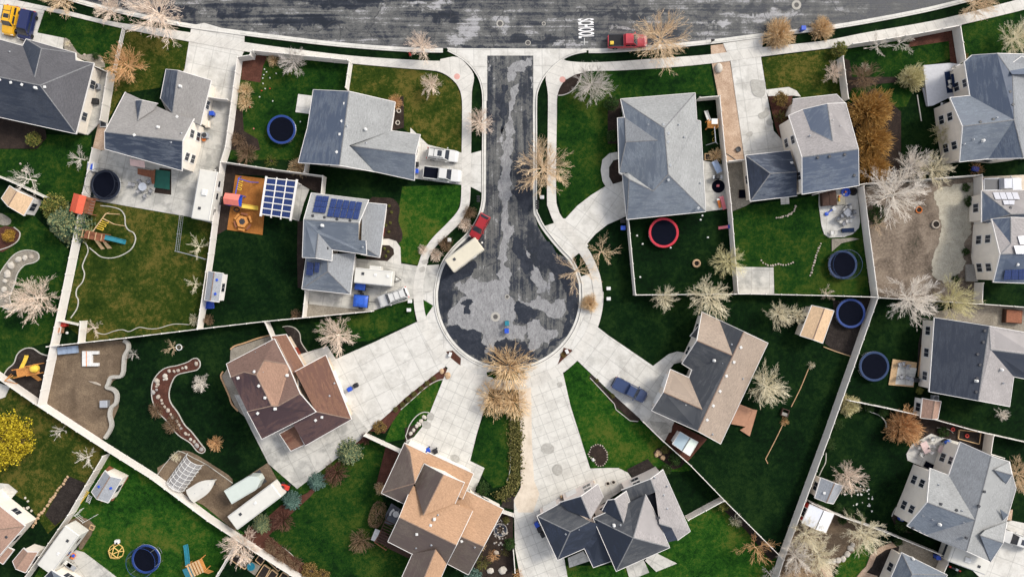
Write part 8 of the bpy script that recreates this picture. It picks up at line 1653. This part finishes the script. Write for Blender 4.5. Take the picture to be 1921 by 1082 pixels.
for ps in [(a[k], a[(k + 1) % 10]) for k in range(10)] + [(b[k], b[(k + 1) % 5]) for k in range(5)] + [(b[k], c_[0]) for k in range(5)] + [(b[k], a[2 * k]) for k in range(5)] + [(b[k], a[(2 * k + 1) % 10]) for k in range(5)]: m = MB(); m.tube(*ps, .065); m.build('strut', 'wood_yellow', root)
root = E('toy_cow', 222, 1014, 'white and black toy beside the climbing dome', 'toy'); bx(root, 'body', 'plastic_white', -.35, .35, -.3, .3, .1, .6, .1); bx(root, 'patch', 'plastic_black', -.05, .25, -.31, .0, .35, .62, .03)
for lb, x, y, mt, dx, dy, n in (('yellow ladder leaning against the white fence beside the grey shed', 159, 930, 'plastic_yellow', 28, -32, 9), ('white and black ladder beside the yellow one at the grey shed', 170, 934, 'plastic_white', 10, -16, 5)):
    root = E('ladder', x, y, lb, 'ladder', dx, dy); Lh = n * .3
    for s in (-.28, .28): tb(root, 'rail', mt, (-Lh / 2, s, .1), (Lh / 2, s, .7), r=.06)
    for i in range(n): f_ = (i + .5) / n; tb(root, 'rung', mt, (-Lh / 2 + Lh * f_, -.28, .1 + .6 * f_), (-Lh / 2 + Lh * f_, .28, .1 + .6 * f_), r=.05)
root = E('toy_car', 137, 1039, 'orange ride-on toy beside the lower left camper', 'toy', 1, .6, base=.12); bx(root, 'body', 'plastic_orange', -.6, .6, -.4, .4, .15, .5, .1); bx(root, 'seat', 'plastic_black', -.2, .2, -.2, .2, .5, .55); bx(root, 'hood', 'plastic_blue', .2, .6, .1, .5, .5, .7, .05)
for x, y, lb in ((127, 1056, 'white'), (134, 1062, 'grey')): table(lb + ' cluttered folding table on the concrete below the camper', x, y, 3, 2, 1.5, .7, 'plastic_white' if lb == 'white' else 'plastic_grey')
root = E('sandpit', 174, 988, 'small tan wooden crate at the edge of the bare dirt patch', 'crate', 1, .4); [bx(root, 'board', 'wood_tan', *b) for b in ((-.35, .35, -.35, -.28, 0, .3), (-.35, .35, .28, .35, 0, .3), (-.35, -.28, -.28, .28, 0, .3), (.28, .35, -.28, .28, 0, .3))]
root = E('wooden_frame', 1471, 773, 'small dark wooden crate at the end of the thin paver line', 'crate', 1, .3); [bx(root, 'board', 'wood_dark', *b) for b in ((-.55, .55, -.55, -.45, 0, .5), (-.55, .55, .45, .55, 0, .5), (-.55, -.45, -.45, .45, 0, .5), (.45, .55, -.45, .45, 0, .5))]; bx(root, 'panel', 'wood_grey', -.45, .45, -.45, .0, .1, .4)
for lb, x, y in (('upper white flower pot beside the bean bed', 1112, 861), ('tan statue at the left garage corner of the navy gabled house', 1053, 930), ('tan statue at the front corner of the navy gabled house', 1112, 903)): root = E('garden_statue', x, y, lb, 'statue', base=.12); m = MB(); m.lathe([(.2, 0), (.22, .1), (.12, .15), (.22, .4), (.18, .6), (.04, .72)], 12); m.build('figure', 'rock_tan' if 'tan' in lb else 'plastic_white', root)
for lb, x, y in (('white ring planter in the left porch bed of the navy gabled house', 1150.5, 903.5), ('pale ring planter left of the white one in the porch bed', 1140, 906), ('pale stone urn in the dark bed of the L-shaped grey house, upper', 748.5, 208.5), ('pale stone urn in the dark bed of the L-shaped grey house, lower', 746.5, 231)): root = E('planter', x, y, lb, 'planter'); m = MB(); m.lathe([(.3, 0), (.36, .25), (.28, .26), (.2, .15)], 16); m.F.pop(); m.build('rim', 'rock_white', root); m = MB(); m.lathe([(.25, 0), (.25, .18), (.02, .18)], 12); m.build('soil', 'soil', root)
for lb, x, y, nm in (('white chest at the corner of the sprawling grey house', 1724.5, 878.5, 'white_chest'), ('white stool below the white chest', 1721, 887, 'stool')): root = E(nm, x, y, lb, 'chest', 1, .3); bx(root, 'body', 'plastic_white', -.35, .35, -.3, .3, 0, .6 if nm == 'white_chest' else .3, .04); bx(root, 'lid', 'plastic_white', -.38, .38, -.33, .33, .6 if nm == 'white_chest' else .3, .68 if nm == 'white_chest' else .36, .03)
root = E('drum', 1688, 970, 'blue and white round drum in the bed beside the sprawling grey house', 'drum'); m = MB(); m.lathe([(.42, 0), (.45, .5), (.42, .6), (.3, .62)], 16); m.F.pop(); m.build('barrel', 'plastic_blue', root); m = MB(); m.lathe([(.3, .5), (.3, .63), (.02, .64)], 14); m.build('lid', 'plastic_white', root)
root = E('cellar_stairwell', 1742, 873, 'dark cellar stairwell in the dining patio', 'stairwell', 2, 1, base=.12); bx(root, 'grate', 'mat_black', -.8, .8, -.45, .45, 0, .10); bx(root, 'kerb', 'block_grey', -.9, .9, -.55, .55, 0, .06)  # black slab paints the dark of an open pit; no cover there
root = E('bicycle_trailer', 1826, 318, 'blue garden cart in the dark corner above the dirt yard', 'cart', 1, .2); bx(root, 'tray', 'plastic_blue', -.5, .5, -.35, .35, .3, .6, .05); [wheel(root, 0, s * .45, .2) for s in (-1, 1)]; tb(root, 'handle', 'metal_dark', (.5, 0, .5), (1.1, 0, .9), r=.03)
